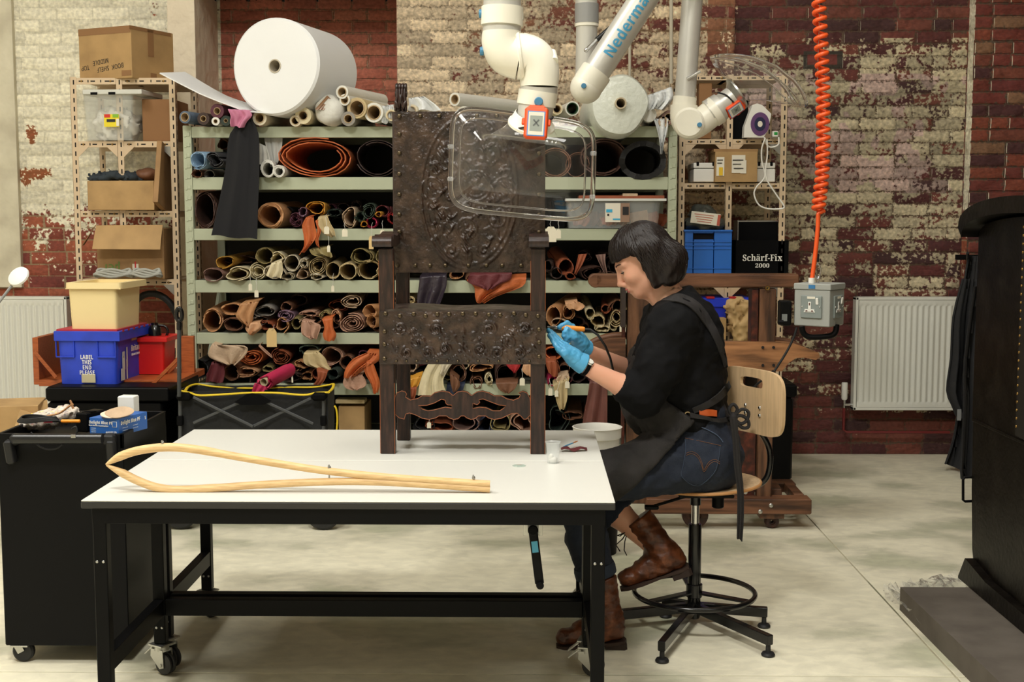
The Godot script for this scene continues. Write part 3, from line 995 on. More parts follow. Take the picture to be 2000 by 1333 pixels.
func build_rolls() -> void:
	rng.seed = 909
	var dn := {"in": 0.16}
	shelf_rolls(0, [
		[385, 339, 11, 8, "brown", "k"], [409, 340, 10, 9, "grey", "k"], [436, 282, 10, 12, "brown", "k", dn], [617, 307.5, 76, 38, "orange", "O", {len = 0.62, turns = 2.9, ri = 0.66, a0 = 0.6, wob = 0.045, th = 0.006, rag = 0.02}],
		[738, 308, 44, 37, "choc", "O", {len = 0.6, wob = 0.02}], [1084, 319, 33, 29, "brown", "O", {th = 0.006, wob = 0.02}], [1128, 322, 24, 24, "brown", "o"], [1178, 308, 44, 37, "dbrown", "O", {th = 0.007, wob = 0.02}],
		[1256, 313, 42, 33, "black", "O", {th = 0.03, turns = 1.1, wob = 0.02, ri = 0.95}]])
	shelf_rolls(1, [
		[401, 410, 22, 37, "dbrown", "O", {wob = 0.02, turns = 2.4}], [528, 421, 27, 25, "tan", "O", {turns = 2.6, th = 0.007, ri = 0.74, wob = 0.03}], [577, 429, 14, 14, "plum", "s"], [591, 414, 8, 10, "lilac", "k"],
		[617, 406, 23, 12, "yellow", "f"], [646, 408, 11, 10, "plum", "k", dn], [653, 416, 13, 9, "dgreen", "f"], [634, 432, 12, 10, "maroon", "k", dn], [660, 434, 14, 10, "black", "o", dn], [683, 424, 15, 21, "beige", "f", {wob = 0.08}],
		[704, 424, 11, 10, "green", "f"], [720, 413, 14, 16, "green", "S"], [747, 412, 13, 12, "maroon", "t"], [739, 419, 6, 6, "yellow", "k"], [711, 438, 7, 6, "yellow", "k"], [726, 435, 11, 11, "magenta", "k"],
		[748, 433, 12, 12, "black", "k", dn], [765, 428, 8, 11, "red", "f"], [560, 412, 12, 9, "black", "k", dn], [671, 405, 12, 9, "choc", "k", dn], [695, 402, 12, 8, "choc", "f", dn]])
	shelf_rolls(2, [
		[439, 512, 17, 13, "gold", "o", {wob = 0.14}], [416, 537, 21, 13, "mauve", "o", {dx = 0.12, a0 = 3.0}], [475, 508, 30, 9, "dbrown", "f", dn], [464, 535, 27, 14, "cream", "f", {wob = 0.14}],
		[517.5, 500, 18, 16, "olive", "o", {wob = 0.03}], [504, 531, 18, 16, "cream", "S"], [541, 508, 14, 17, "cream", "f"], [533, 532, 18, 14, "pale", "t"], [570, 514, 15, 17, "pale", "o", {wob = 0.03}],
		[562, 540, 12, 8, "pale", "f"], [594, 515, 10, 10, "pale", "S"], [591, 536, 11, 10, "beige", "t"], [622, 520, 18, 20, "parch", "S", {turns = 3.2}], [618, 541, 15, 6, "pale", "f"], [650, 529, 15, 16, "parch", "o"],
		[680, 530, 17, 17, "parch", "o", {wob = 0.03}], [721, 527, 23, 20, "parch", "O", {wob = 0.03}], [706, 500, 25, 16, "olive", "f", {wob = 0.08}], [747, 500, 14, 14, "olive", "o"], [752, 532, 16, 14, "parch", "o"],
		[892, 536, 15, 10, "tan", "k"], [925, 545, 15, 10, "brown", "o"], [1087, 534, 12, 11, "choc", "o"], [1105, 522, 15, 17, "rust", "o", {dx = -0.05, dy = 0.06}], [1114, 540, 10, 7, "rust", "k", {"in": -0.03}],
		[1158, 533, 22, 13, "dbrown", "f"], [1070, 520, 10, 12, "choc", "k"], [1187, 538, 16, 9, "dbrown", "k"], [1140, 500, 16, 10, "choc", "f", dn], [1176, 500, 14, 9, "choc", "f", dn], [1200, 520, 14, 14, "choc", "k", dn]])
	shelf_rolls(3, [
		[415, 627, 20, 24, "tan", "O", {turns = 1.5, th = 0.006, wob = 0.04}], [452, 604, 21, 12, "tan", "O", {th = 0.005}], [456, 634, 20, 14, "brown", "O"], [517, 608, 19, 13, "grey", "f"], [507, 627, 18, 10, "grey", "f"],
		[559, 600, 11, 10, "brown", "o"], [583, 586, 16, 11, "choc", "o", dn], [557, 617, 17, 12, "lilac", "s"], [551, 633, 12, 13, "tan", "t"], [579, 632, 10, 11, "olive", "o"], [596, 630, 13, 11, "beige", "f"], [520, 636, 16, 9, "rust", "f"],
		[636, 617, 12, 12, "olive", "S"], [604, 613, 18, 5, "pink", "f"], [618, 624, 12, 9, "brown", "f"], [628, 634, 9, 8, "beige", "k"], [658, 620, 9, 14, "peach", "f"], [687, 632, 27, 19, "pink", "s", {turns = 4.2, ri = 0.2}],
		[688, 589, 25, 12, "beige", "S"], [660, 597, 24, 10, "rust", "f", dn], [722, 608, 14, 13, "tan", "o", {dx = 0.2}], [726, 628, 10, 14, "tan", "k", {dx = 0.14}], [738, 636, 12, 12, "brown", "k"], [655, 634, 9, 8, "dbrown", "k"],
		[803, 586, 9, 6, "parch", "S"], [760, 588, 14, 10, "brown", "o"], [1081, 618, 15, 20, "tan", "o", {dx = 0.14, dy = 0.06}], [1110, 611, 14, 13, "tan", "f"], [1092, 631, 17, 9, "beige", "k"], [1153, 613, 10, 12, "cream", "k", {dy = 0.04}],
		[1168, 628, 14, 13, "parch", "O", {wob = 0.1}], [1177, 643, 14, 7, "cream", "f"], [1198, 636, 8, 11, "cream", "k"], [1204, 622, 15, 17, "parch", "S"], [1207, 598, 13, 13, "brown", "t"], [1183, 604, 10, 9, "rust", "k"], [1141, 640, 10, 8, "brown", "k", dn],
		[1125, 630, 16, 13, "dbrown", "o", dn], [1229, 622, 15, 20, "parch", "o"]])
	shelf_rolls(4, [
		[391, 722, 17, 20, "black", "o"], [420, 728, 15, 16, "maroon", "f"], [452, 728, 17, 17, "brown", "O"], [491, 698, 24, 16, "orange", "s", {turns = 3.0, th = 0.005}], [482, 727, 20, 11, "peach", "f"], [549, 697, 20, 16, "rust", "s"],
		[531, 715, 12, 8, "choc", "k", dn], [523, 721, 11, 6, "olive", "k"], [604, 684, 20, 10, "green", "o"], [646, 697, 24, 18, "pink", "O", {wob = 0.1}], [570, 720, 19, 9, "brown", "f"], [592, 712, 15, 9, "tan", "f"], [571, 738, 19, 9, "choc", "f"],
		[622, 730, 13, 13, "rust", "t"], [651, 731, 12, 11, "dgreen", "O", {"in": -0.05}], [678, 708, 15, 15, "brown", "O"], [709, 692, 9, 7, "plum", "k"], [600, 735, 16, 8, "tan", "f"], [500, 743, 13, 12, "choc", "o"], [690, 725, 12, 10, "choc", "k", dn],
		[752, 700, 15, 12, "brown", "o"], [805, 737, 13, 11, "black", "S"], [802, 716, 12, 12, "beige", "o"], [822, 706, 14, 10, "maroon", "k", dn], [895, 731, 17, 18, "brown", "t"], [907, 715, 9, 7, "cream", "k"], [872, 737, 12, 7, "olive", "f"], [940, 718, 24, 8, "tan", "f"], [931, 748, 14, 14, "brown", "S", {wob = 0.12}],
		[955, 741, 9, 12, "cream", "S"], [988, 736, 24, 25, "dbrown", "t", {wob = 0.14}], [1081, 690, 19, 13, "orange", "O"], [1102, 722, 12, 12, "brown", "k"], [1082, 716, 13, 14, "rust", "f"], [1081, 747, 15, 9, "magenta", "f"], [1107, 743, 10, 8, "maroon", "k"],
		[1130, 738, 14, 10, "choc", "o"], [1160, 738, 18, 12, "plum", "f"], [1190, 735, 14, 14, "choc", "o"], [1125, 700, 18, 16, "dbrown", "o"], [1160, 705, 16, 16, "choc", "k", dn], [1200, 700, 18, 16, "dbrown", "k", dn]])
	var g := "skins hanging over the shelf edges"
	drape("leather_skin", "orange leather skin with two tails hanging over the second shelf edge", "leather", [598, 425, 590, 440, 593, 458, 594, 480, 584, 497], [612, 422, 615, 440, 619, 460, 612, 474, 598, 490], 6.99, skin("orange"), 0.012, 0.15, g)
	drape("leather_skin", "narrow orange strip dangling beside the cream skin on the second shelf edge", "leather", [616, 432, 620, 450, 616, 470, 620, 480], [623, 430, 627, 450, 622, 470, 624, 484], 6.985, skin("orange"), 0.006, 0.1, g)
	drape("leather_skin", "butter-yellow skin hanging over the second shelf edge under a white tag", "leather", [622, 424, 619, 440, 632, 458, 645, 463], [640, 423, 645, 436, 653, 450, 655, 462], 6.985, skin("parch"), 0.012, 0.15, g)
	drape("leather_skin", "wavy grey-green skin laid over the cream rolls of the third shelf", "leather", [605, 488, 612, 497, 628, 500], [640, 483, 648, 496, 650, 503], 7.0, skin("olive"), 0.02, 0.2, g)
	drape("leather_skin", "smooth cream skin draped between rolls on the third shelf", "leather", [530, 515, 524, 528, 520, 540], [550, 508, 552, 528, 548, 543], 6.99, skin("cream"), 0.012, 0.15, g)
	drape("leather_skin", "shiny purple-black hide hanging behind the chair seat", "leather", [820, 540, 818, 560, 815, 580, 815, 594], [872, 536, 872, 556, 866, 575, 858, 595], 6.98, mat(rgb(52, 44, 54), 0.25, 0, {nor = "coarse", scale = 3.0, ns = 1.0}), 0.02, 0.2, g, 0.003)
	drape("leather_skin", "maroon hide crumpled over the third shelf edge behind the chair", "leather", [918, 536, 914, 552, 938, 562, 944, 566], [1000, 533, 996, 546, 975, 556, 962, 566], 6.96, skin("maroon"), 0.025, 0.2, g, 0.003, 3.0)
	drape("leather_skin", "orange-brown hide hanging in a tongue under the maroon hide", "leather", [912, 548, 926, 562, 928, 580, 931, 592], [1028, 542, 1020, 560, 970, 578, 945, 592], 6.98, skin("orange"), 0.02, 0.2, g, 0.003)
	drape("leather_skin", "flat tan skin standing up on the third shelf right of the chair", "leather", [1130, 497, 1126, 515, 1122, 534], [1146, 496, 1138, 516, 1126, 536], 7.0, skin("rust"), 0.006, 0.0, g)
	drape("leather_skin", "brown skin flaring upward on the third shelf near the woman's forehead", "leather", [1164, 498, 1170, 512, 1180, 532], [1183, 496, 1182, 512, 1186, 534], 7.0, skin("mauve"), 0.01, 0.0, g)
	drape("leather_skin", "soft tan suede draped over the fourth shelf rolls at the left", "leather", [470, 594, 464, 606, 461, 620, 483, 638], [506, 588, 497, 606, 493, 622, 488, 642], 6.985, skin("tan"), 0.012, 0.15, g)
	drape("leather_skin", "crumpled tan suede on the fourth shelf edge below the soft suede", "leather", [486, 632, 479, 642, 484, 652], [507, 630, 510, 642, 492, 656], 6.98, skin("peach"), 0.01, 0.12, g)
	drape("leather_skin", "dusty tan skin tumbling over the middle of the fourth shelf edge", "leather", [590, 626, 588, 640, 590, 655, 605, 662], [612, 630, 626, 636, 621, 654, 617, 663], 6.98, skin("pink"), 0.016, 0.15, g)
	drape("leather_skin", "orange-tan skin hanging like a tongue over the fourth shelf edge", "leather", [629, 624, 634, 640, 630, 655, 634, 666], [650, 620, 650, 640, 656, 655, 651, 667], 6.975, skin("orange"), 0.01, 0.15, g)
	drape("leather_skin", "flat beige skin lying over rolls on the fourth shelf right of the chair", "leather", [1104, 593, 1106, 598, 1112, 604], [1128, 589, 1142, 598, 1136, 607], 6.99, skin("peach"), 0.008, 0.2, g)
	drape("leather_skin", "thick cream suede slumped at the left of the fifth shelf", "leather", [415, 672, 408, 686, 410, 700, 444, 712], [430, 676, 478, 676, 481, 690, 458, 712], 6.985, skin("beige"), 0.016, 0.2, g, 0.006)
	drape("leather_skin", "amber suede slumped over the middle of the fifth shelf", "leather", [594, 690, 592, 702, 598, 714, 630, 724], [622, 688, 634, 700, 640, 714, 648, 724], 6.985, skin("parch"), 0.012, 0.2, g)
	drape("leather_skin", "rust leather strip falling into the black wagon", "leather", [618, 722, 620, 740, 608, 758, 603, 767], [640, 726, 634, 742, 624, 754, 626, 762], 6.93, skin("rust"), 0.01, 0.2, g)
	drape("leather_skin", "bright orange hide curled over the fifth shelf beside the chair", "leather", [716, 690, 690, 702, 674, 722, 671, 740], [740, 692, 738, 706, 712, 722, 694, 736], 6.96, skin("orange"), 0.02, 0.15, g, 0.004)
	drape("leather_skin", "pinkish flap of hide under the bright orange hide", "leather", [674, 734, 670, 748, 676, 758, 690, 762], [708, 733, 716, 748, 712, 757, 700, 762], 6.97, skin("pink"), 0.008, 0.1, g, 0.004)
	drape("leather_skin", "narrow orange tongue hanging beside the pinkish flap", "leather", [716, 706, 712, 726, 724, 750, 729, 770], [728, 708, 734, 726, 741, 748, 737, 768], 6.95, skin("orange"), 0.01, 0.1, g, 0.004)
	drape("leather_skin", "dark maroon skin drooping over the fifth shelf at far left", "leather", [414, 708, 406, 730, 402, 746], [434, 706, 440, 728, 436, 748], 6.99, skin("maroon"), 0.012, 0.2, g)
	drape("chamois", "soft cream chamois hanging under the chair seat from the fifth shelf", "leather", [838, 708, 826, 730, 819, 752, 816, 774], [882, 706, 868, 728, 866, 752, 873, 770], 6.96, skin("cream"), 0.018, 0.2, g, 0.003, 2.4)
	drape("leather_skin", "pale cream flap beside the chamois under the chair seat", "leather", [862, 709, 862, 720, 860, 730], [884, 710, 876, 720, 866, 738], 6.95, skin("pale"), 0.008, 0.1, g)
	drape("leather_skin", "amber skin peeping out left of the chamois", "leather", [796, 742, 797, 752, 795, 760], [824, 734, 818, 750, 812, 758], 6.98, skin("yellow"), 0.01, 0.1, g)
	drape("leather_skin", "rust skin hanging beside the chair's left rear leg", "leather", [796, 758, 798, 770, 800, 782], [814, 757, 812, 770, 808, 780], 6.97, skin("rust"), 0.01, 0.1, g)
	drape("leather_skin", "brown tail of leather hanging from the roll under the chair seat", "leather", [879, 728, 880, 748, 884, 766], [896, 742, 898, 754, 890, 766], 6.95, skin("brown"), 0.008, 0.08, g)
	drape("leather_skin", "navy skin hanging behind the brown tail under the chair", "leather", [873, 752, 872, 764, 872, 776], [908, 750, 904, 764, 900, 774], 6.99, skin("navy"), 0.01, 0.1, g)
	drape("leather_skin", "tan fold of skin drooping under the heart-shaped dark roll", "leather", [968, 748, 974, 760, 988, 768], [1012, 746, 1006, 760, 996, 769], 6.97, skin("brown"), 0.008, 0.1, g)
	drape("leather_skin", "red corner of leather beside the chair's right front leg", "leather", [986, 709, 994, 720, 1002, 728], [1018, 708, 1014, 718, 1006, 729], 6.97, skin("red"), 0.006, 0.1, g)
	drape("leather_skin", "tan flap of leather touching the chair's right front leg", "leather", [1022, 714, 1020, 724, 1030, 734], [1040, 708, 1042, 722, 1040, 736], 6.97, skin("peach"), 0.006, 0.1, g)
	drape("leather_skin", "cream pouch-shaped skin hanging right of the chair beneath three tags", "leather", [1080, 752, 1084, 768, 1088, 786, 1094, 801], [1112, 738, 1108, 758, 1108, 778, 1103, 799], 6.96, skin("parch"), 0.012, 0.1, g)
	drape("leather_skin", "beige scrap above the cream pouch-shaped skin", "leather", [1090, 735, 1086, 742, 1092, 750], [1110, 732, 1112, 740, 1102, 748], 6.97, skin("beige"), 0.01, 0.1, g)
	drape("leather_skin", "rust skin hanging right of the chair below the orange roll", "leather", [1066, 706, 1068, 718, 1072, 730], [1086, 704, 1090, 720, 1089, 740], 6.97, skin("rust"), 0.01, 0.1, g)
	drape("leather_skin", "long maroon-brown hide hanging below the fifth shelf by the white bucket", "leather", [1152, 744, 1148, 770, 1142, 800, 1138, 826], [1186, 744, 1186, 770, 1186, 800, 1186, 828], 6.98, mat(rgb(118, 70, 62), 0.5, 0, {tex = "mottle", scale = 2.0}), 0.014, 0.2, g, 0.003)
	drape("leather_skin", "pale thin strip stretched across the fifth shelf between rolls", "leather", [505, 676, 520, 690, 532, 698], [508, 674, 524, 688, 532, 696], 6.98, skin("pink"), 0.004, 0.1, g)
	# bottom shelf, deep in shade under the bench edge
	var lo := "scraps on the dark bottom shelf"
	for s in [[862, 834, 28, 12, "rust", "rust scrap seen through the chair's legs on the bottom shelf"], [905, 822, 34, 22, "mauve", "grey-brown folded scrap on the bottom shelf behind the chair stretcher"], [948, 830, 22, 20, "navy", "navy scrap on the bottom shelf behind the chair stretcher"], [980, 826, 18, 22, "olive", "olive scrap on the bottom shelf behind the chair stretcher"], [1020, 826, 24, 20, "pink", "pinkish scrap on the bottom shelf by the right chair leg"], [1090, 820, 26, 26, "dgreen", "bottle-green scrap on the bottom shelf beside the white bucket"], [1118, 812, 20, 10, "brown", "brown scrap on the bottom shelf behind the white bucket"], [830, 826, 26, 18, "black", "black scrap on the bottom shelf by the left rear chair leg"]]:
		var ob := obj("leather_scrap", roll_mesh(s[0], s[1], s[2], s[3], 7.1, {turns = 1.5, wob = 0.2, ri = 0.6, th = 0.005}), skin(s[4]))
		tag(ob, s[5], "leather", lo)
	# the black cloth over the front of the rack
	drape("black_cloth", "long black cloth hanging over the front of the rack from under the foam roll", "cloth", [478, 234, 449, 262, 440, 330, 426, 400, 412, 460], [490, 232, 505, 262, 507, 330, 505, 400, 503, 468], 6.955, mat(rgb(26, 26, 29), 0.95, 0, {nor = "weave", scale = 6.0, ns = 0.3}), 0.012, 0.25, "", 0.004, 1.5)
	# pieces on the first shelf
	var t := obj("fabric_roll", roll_mesh(387, 313, 15, 19, 7.0, {turns = 2.2, ri = 0.7, wob = 0.08, dx = 0.1, len = 0.4}), skin("blue"))
	tag(t, "sky-blue cloth roll with white lining at the left end of the top leather shelf", "fabric roll")
	t = obj("fabric_roll", roll_mesh(421, 314, 19, 13, 7.0, {turns = 2.0, ri = 0.5, wob = 0.3, dx = 0.06, len = 0.4}), skin("dgrey"))
	tag(t, "crumpled charcoal cloth roll beside the sky-blue roll", "fabric roll")
	for s in [[523, 330, 14, 17, "white", "pale paper roll lying right of the black cloth"], [544.5, 335, 12, 12, "white", "small white roll with a dark hollow core touching the orange hide"]]:
		var ob := obj("paper_roll", roll_mesh(s[0], s[1], s[2], s[3], 7.0, {turns = 2.4, ri = 0.72 if s[0] < 530 else 0.6, wob = 0.02, th = 0.005, rag = 0.002}), skin("white"))
		tag(ob, s[5], "paper roll", "white rolls by the black cloth")
	var mb := drape_mesh(V([516, 264, 520, 285, 528, 310, 530, 325]), V([552, 262, 551, 285, 546, 310, 540, 325]), 7.1, 0.012, 0.0, 0.002)
	tag(obj("plastic_sheet", mb, mat(rgb(206, 206, 200), 0.35, 0, {back = Color(0.5, 0.5, 0.48)})), "translucent white plastic sheet standing above the white rolls", "plastic sheet")
	mb = drape_mesh(V([507, 280, 507, 300, 507, 320]), V([520, 286, 526, 305, 528, 318]), 7.06, 0.01, 0.0, 0.002)
	tag(obj("plastic_sheet", mb, skin("white")), "white curled sheet between the black cloth and the translucent sheet", "plastic sheet")
	labels_on_strings()
	film_rolls()
func paper_tag(px: float, py: float, w: float, h: float, sx: float, sy: float, label: String, m: Material) -> void:
	var z := 6.95
	var s := z / FL
	var c := W(px, py, z)
	var t := thing("paper_tag", label, "tag", c, "tags tied to the skins")
	var a := w * s / 2
	var b := h * s / 2
	var mb := MB.new()
	mb.prism(PackedVector2Array([Vector2(-a, -b), Vector2(a, -b), Vector2(a, b * 0.6), Vector2(a * 0.5, b), Vector2(-a * 0.5, b), Vector2(-a, b * 0.6)]), 0.0012, c)
	obj("card", mb, m, t)
	mb = MB.new()
	mb.tube([c + Vector3(0, b * 0.8, 0.002), c.lerp(W(sx, sy, z - 0.005), 0.5) + Vector3(0.003, b * 0.4, 0.004), W(sx, sy, z - 0.01), W(sx + 2, sy - 6, 7.09)], 0.0011, 5)
	obj("string", mb, M.string, t)
func labels_on_strings() -> void:
	var kraft := mat(rgb(222, 190, 130), 0.7)
	var cream := mat(rgb(232, 224, 200), 0.7)
	paper_tag(638, 450, 10, 15, 636, 424, "white tag with chamfered top on the butter-yellow skin, second shelf", cream)
	paper_tag(673.5, 455, 11, 15, 672, 440, "square white tag under the beige folded roll, second shelf edge", cream)
	paper_tag(747, 456, 9, 13, 746, 436, "white tag near the chair back's left edge, second shelf", cream)
	paper_tag(725, 474, 9, 26, 726, 440, "long kraft tag hanging just left of the chair's left armrest", kraft)
	paper_tag(642, 486, 6, 13, 641, 462, "thin white tag dangling beneath the butter-yellow skin", cream)
	paper_tag(489, 561, 7, 14, 488, 540, "left white tag of two under the cream rolls, third shelf", cream)
	paper_tag(501, 574, 8, 14, 500, 548, "lower white tag of two under the cream rolls, third shelf", cream)
	paper_tag(650, 564, 6, 12, 650, 540, "small white tag under the parchment rolls, third shelf", cream)
	paper_tag(530.6, 660, 20, 37, 534, 640, "large kraft tag on the fourth shelf edge", kraft)
	paper_tag(571, 742, 3, 12, 572, 726, "thin white strip tag on the fifth shelf above the wagon", cream)
	paper_tag(1020, 746, 10, 15, 1019, 722, "white tag inside the chair's right leg, under the seat", cream)
	paper_tag(1075, 766, 8, 15, 1073, 742, "left white tag of three hanging right of the chair", cream)
	paper_tag(1087, 769, 7, 13, 1093, 746, "middle white tag of three, lying on the cream pouch-shaped skin", cream)
	paper_tag(1108, 752, 9, 14, 1104, 738, "right white tag of three beside the cream pouch-shaped skin", cream)
	paper_tag(1076, 458, 21, 30, 1074, 438, "large cream tag beside the chair back, second shelf", cream)
	paper_tag(1091, 457, 9, 18, 1090, 436, "narrow white tag next to the large cream tag", cream)
	paper_tag(1216, 643, 12, 24, 1218, 628, "cream card tag on the fourth shelf before the woman's chin", cream)
	paper_tag(838, 831, 8, 12, 837, 812, "small grey tag seen through the carved stretcher", cream)
func film_rolls() -> void:
	var foam := mat(rgb(240, 241, 240), 0.5, 0, {back = Color(0.25, 0.25, 0.25), nor = "coarse", scale = 0.6, ns = 0.15})
	# the huge white foam roll: axis turned to the right
	var c := W(537, 129, 6.95)
	var dirv := Vector3(0.30, -0.02, -0.95).normalized()
	var t := thing("foam_roll", "huge roll of white packing foam lying on top of the rack", "roll", c)
	var r := 93.5 * 6.95 / FL
	var side := dirv.cross(Vector3.UP).normalized()
	var bs := Basis(side, dirv, side.cross(dirv))
	var mb := MB.new()
	mb.lathe([Vector2(0.034, 0.0), Vector2(r * 0.6, -0.004), Vector2(r - 0.012, 0), Vector2(r, 0.012), Vector2(r * 1.0, 0.47), Vector2(r - 0.01, 0.48), Vector2(0.034, 0.48), Vector2(0.034, 0.0)], c, bs, 56)
	for i in mb.v.size():
		var d := mb.v[i] - c
		var ang := atan2(d.y, d.dot(side))
		mb.v[i] += d.normalized() * 0.004 * sin(3 * ang + 0.7) * clampf(d.length() / r, 0, 1)
	obj("foam_body", mb, foam, t)
	mb = MB.new()
	mb.pipe(c - dirv * 0.004, c + dirv * 0.3, 0.037, 0.031, 28)
	obj("core", mb, mat(rgb(190, 180, 160), 0.7), t)
	# outer layer seam and the loose end that slides off to the left
	var rows := []
	for k in 5:
		var row := PackedVector3Array()
		var zz := k / 4.0
		for i in 19:
			var u := i / 18.0
			var p: Vector2
			if u < 0.3: p = Vector2(545, 222).lerp(Vector2(480, 215), u / 0.3)
			elif u < 0.65: p = Vector2(480, 215).lerp(Vector2(394, 182), (u - 0.3) / 0.35)
			else: p = Vector2(394, 182).lerp(Vector2(312, 143), (u - 0.65) / 0.35)
			var curl := 0.03 * sin(u * PI) * (1.0 - zz)
			row.append(W(p.x, p.y, 6.95) + Vector3(0.10 * zz * (1.0 - 0.55 * u), 0.035 * zz * u + 0.012 * sin(u * 7.0) * zz - curl * 0.3, -0.34 * zz))
		rows.append(row)
	mb = MB.new()
	mb.sheet(rows, 0.006)
	obj("loose_end", mb, foam, t)
	# bubble-wrap roll on the right
	c = W(1211, 203, 6.9)
	dirv = Vector3(-0.06, -0.03, -1).normalized()
	side = dirv.cross(Vector3.UP).normalized()
	bs = Basis(side, dirv, side.cross(dirv))
	r = 57 * 6.9 / FL
	t = thing("bubble_wrap_roll", "large roll of bubble wrap on the right end of the rack top", "roll", c)
	mb = MB.new()
	mb.lathe([Vector2(0.03, -0.01), Vector2(r * 0.55, -0.006), Vector2(r * 0.93, 0.006), Vector2(r, 0.03), Vector2(r, 0.6), Vector2(0.03, 0.6), Vector2(0.03, -0.01)], c, bs, 48)
	for i in mb.v.size():
		var d := mb.v[i] - c
		var ang := atan2(d.y, d.dot(side))
		mb.v[i] += d.normalized() * (0.004 * sin(2 * ang) + 0.003 * sin(5 * ang + 1)) * clampf(d.length() / r, 0, 1)
		if d.y < -r * 0.5: mb.v[i].y -= 0.03 * (-d.y / r - 0.5)
	obj("wrap_body", mb, mat(rgb(222, 226, 214), 0.3, 0, {back = Color(0.2, 0.2, 0.2), nor = "coarse", scale = 3.5, ns = 0.7}), t)
	mb = MB.new()
	mb.pipe(c - dirv * 0.035, c + dirv * 0.3, 0.031, 0.024, 24)
	obj("core", mb, mat(rgb(196, 180, 150), 0.7), t)
	# small rolls on the rack's top: [px, py, r, colour, hollow, label]
	var film := mat(rgb(226, 224, 214), 0.3, 0, {back = Color(0.2, 0.2, 0.2), nor = "coarse", scale = 4.0, ns = 0.4})
	var g := "small rolls lying on top of the rack"
	for s in [
		[361, 229, 12, "slate", 0.72, 0.14, "slate-blue roll with a cardboard core at the rack's left end"], [397, 232, 12, "choc", 0.5, 0.05, "small dark roll beside the slate-blue roll on the rack top"], [424, 217, 14, "plum", 0.5, 0.1, "plum roll lying above the dark roll, rack top left"],
		[421, 237, 8, "white", 0.5, 0.03, "thin silver-white tube under the plum roll"], [441, 236, 10, "dgreen", 0.4, 0.05, "bottle-green roll next to the black hanging cloth"], [507, 231, 14, "pale", 0.66, 0.06, "pale roll with a dark hollow just under the foam roll"], [577, 236, 11, "pale", 0.7, -0.02, "half-hidden pale roll under the foam roll's right side"],
		[592, 226, 16, "cream", 0.55, 0.03, "cream roll with a dark hollow left of the paper-wrapped roll"], [668, 180, 13, "white", 0.7, 0.16, "upper of two white tubes above the paper-wrapped roll"], [673, 195, 11, "white", 0.72, 0.16, "lower of two white tubes above the paper-wrapped roll"], [697, 211, 20, "parch", 0.78, 0.1, "wide parchment roll right of the two white tubes"],
		[730, 220, 19, "white", 0.75, 0.1, "film-wrapped white roll next to the wide parchment roll"], [764, 225, 11, "cream", 0.74, 0.05, "small cream roll touching the chair back's top corner"], [888, 194, 13, "white", 0.7, 0.35, "white roll lying aslant behind the glass hood's left corner"], [905, 227, 19, "white", 0.7, 0.3, "white roll under the aslant roll, mostly behind the chair back"], [680, 232, 14, "grey", 0.6, 0.05, "grey roll sunk between the paper-wrapped and film-wrapped rolls"],
		[804, 216, 12, "pale", 0.7, 0.1, "pale roll just behind the carved finial"], [1088, 213, 11, "cream", 0.72, -0.06, "cream roll left of the green-cored roll, right rack top"], [1118, 212, 14, "white", 0.82, -0.08, "white roll with a green hollow core"], [1268, 224, 14, "white", 0.0, 0.03, "white roll with a plain cap beside the bubble wrap"],
		[1306, 229, 13, "mauve", 0.6, 0.0, "brown roll at the rack top's right end"], [1296, 238, 10, "beige", 0.6, 0.0, "small beige roll under the brown one, rack top right"]]:
		var cc := W(s[0], s[1], 6.98)
		var rr: float = s[2] * 6.98 / FL
		var q := thing("film_roll", s[6], "roll", cc, g)
		var e := cc + Vector3(s[5], 0.0, -0.5)
		mb = MB.new()
		mb.pipe(cc, e, rr, rr * maxf(s[4], 0.02), 24)
		obj("roll_body", mb, film if s[3] == "white" else skin(s[3]), q)
		if s[4] > 0.1:
			mb = MB.new()
			mb.pipe(cc + Vector3(0, 0, 0.003), e, rr * s[4], rr * s[4] * 0.86, 20)
			obj("core", mb, mat(rgb(176, 150, 112), 0.7) if s[0] != 1118 else mat(rgb(30, 62, 34), 0.5), q)
	# roll in crumpled paper with brown tape
	c = W(640, 214, 6.98)
	t = thing("wrapped_roll", "roll in crumpled white paper and brown tape on the rack top", "roll", c, g)
	mb = MB.new()
	var wa := Vector3(0.12, -0.05, -1).normalized()
	var ws := wa.cross(Vector3.UP).normalized()
	var wbs := Basis(ws, wa, ws.cross(wa))
	mb.lathe([Vector2(0, -0.012), Vector2(0.04, -0.008), Vector2(0.068, 0.004), Vector2(0.082, 0.03), Vector2(0.085, 0.07), Vector2(0.083, 0.2), Vector2(0.083, 0.42), Vector2(0, 0.43)], c, wbs, 40)
	for i in mb.v.size():
		var q := mb.v[i]
		mb.v[i] += (q - c).slide(wa).normalized() * (0.004 * sin(q.z * 60.0 + q.x * 50.0) + 0.003 * sin(q.y * 90.0))
	obj("paper", mb, skin("white"), t)
	for k in 3:
		mb = MB.new()
		mb.box(c + Vector3(-0.028 + 0.012 * k, 0.034 - 0.004 * k, 0.006 - 0.003 * k), Vector3(0.016, 0.1 - 0.012 * k, 0.004), 0.001, Basis(Vector3(0, 0, 1), -0.62) * Basis(Vector3.UP, -0.3) * Basis(Vector3.RIGHT, -0.25))
		obj("tape", mb, M.tape, t)
	# pink felt drooping over the edge
	rng.seed = 31
	drape("pink_felt", "rose-pink felt sheet drooping from the rack top over the black cloth", "felt", [446, 214, 452, 226, 451, 238, 452, 246], [486, 216, 492, 226, 482, 238, 476, 250], 6.93, skin("rose"), 0.02, 0.2, "", 0.006, 1.0)
	# plastic bags and film scraps
	var clear := mat(rgb(232, 234, 232), 0.18, 0, {back = Color(0.5, 0.5, 0.5), nor = "coarse", scale = 4.0, ns = 1.0})
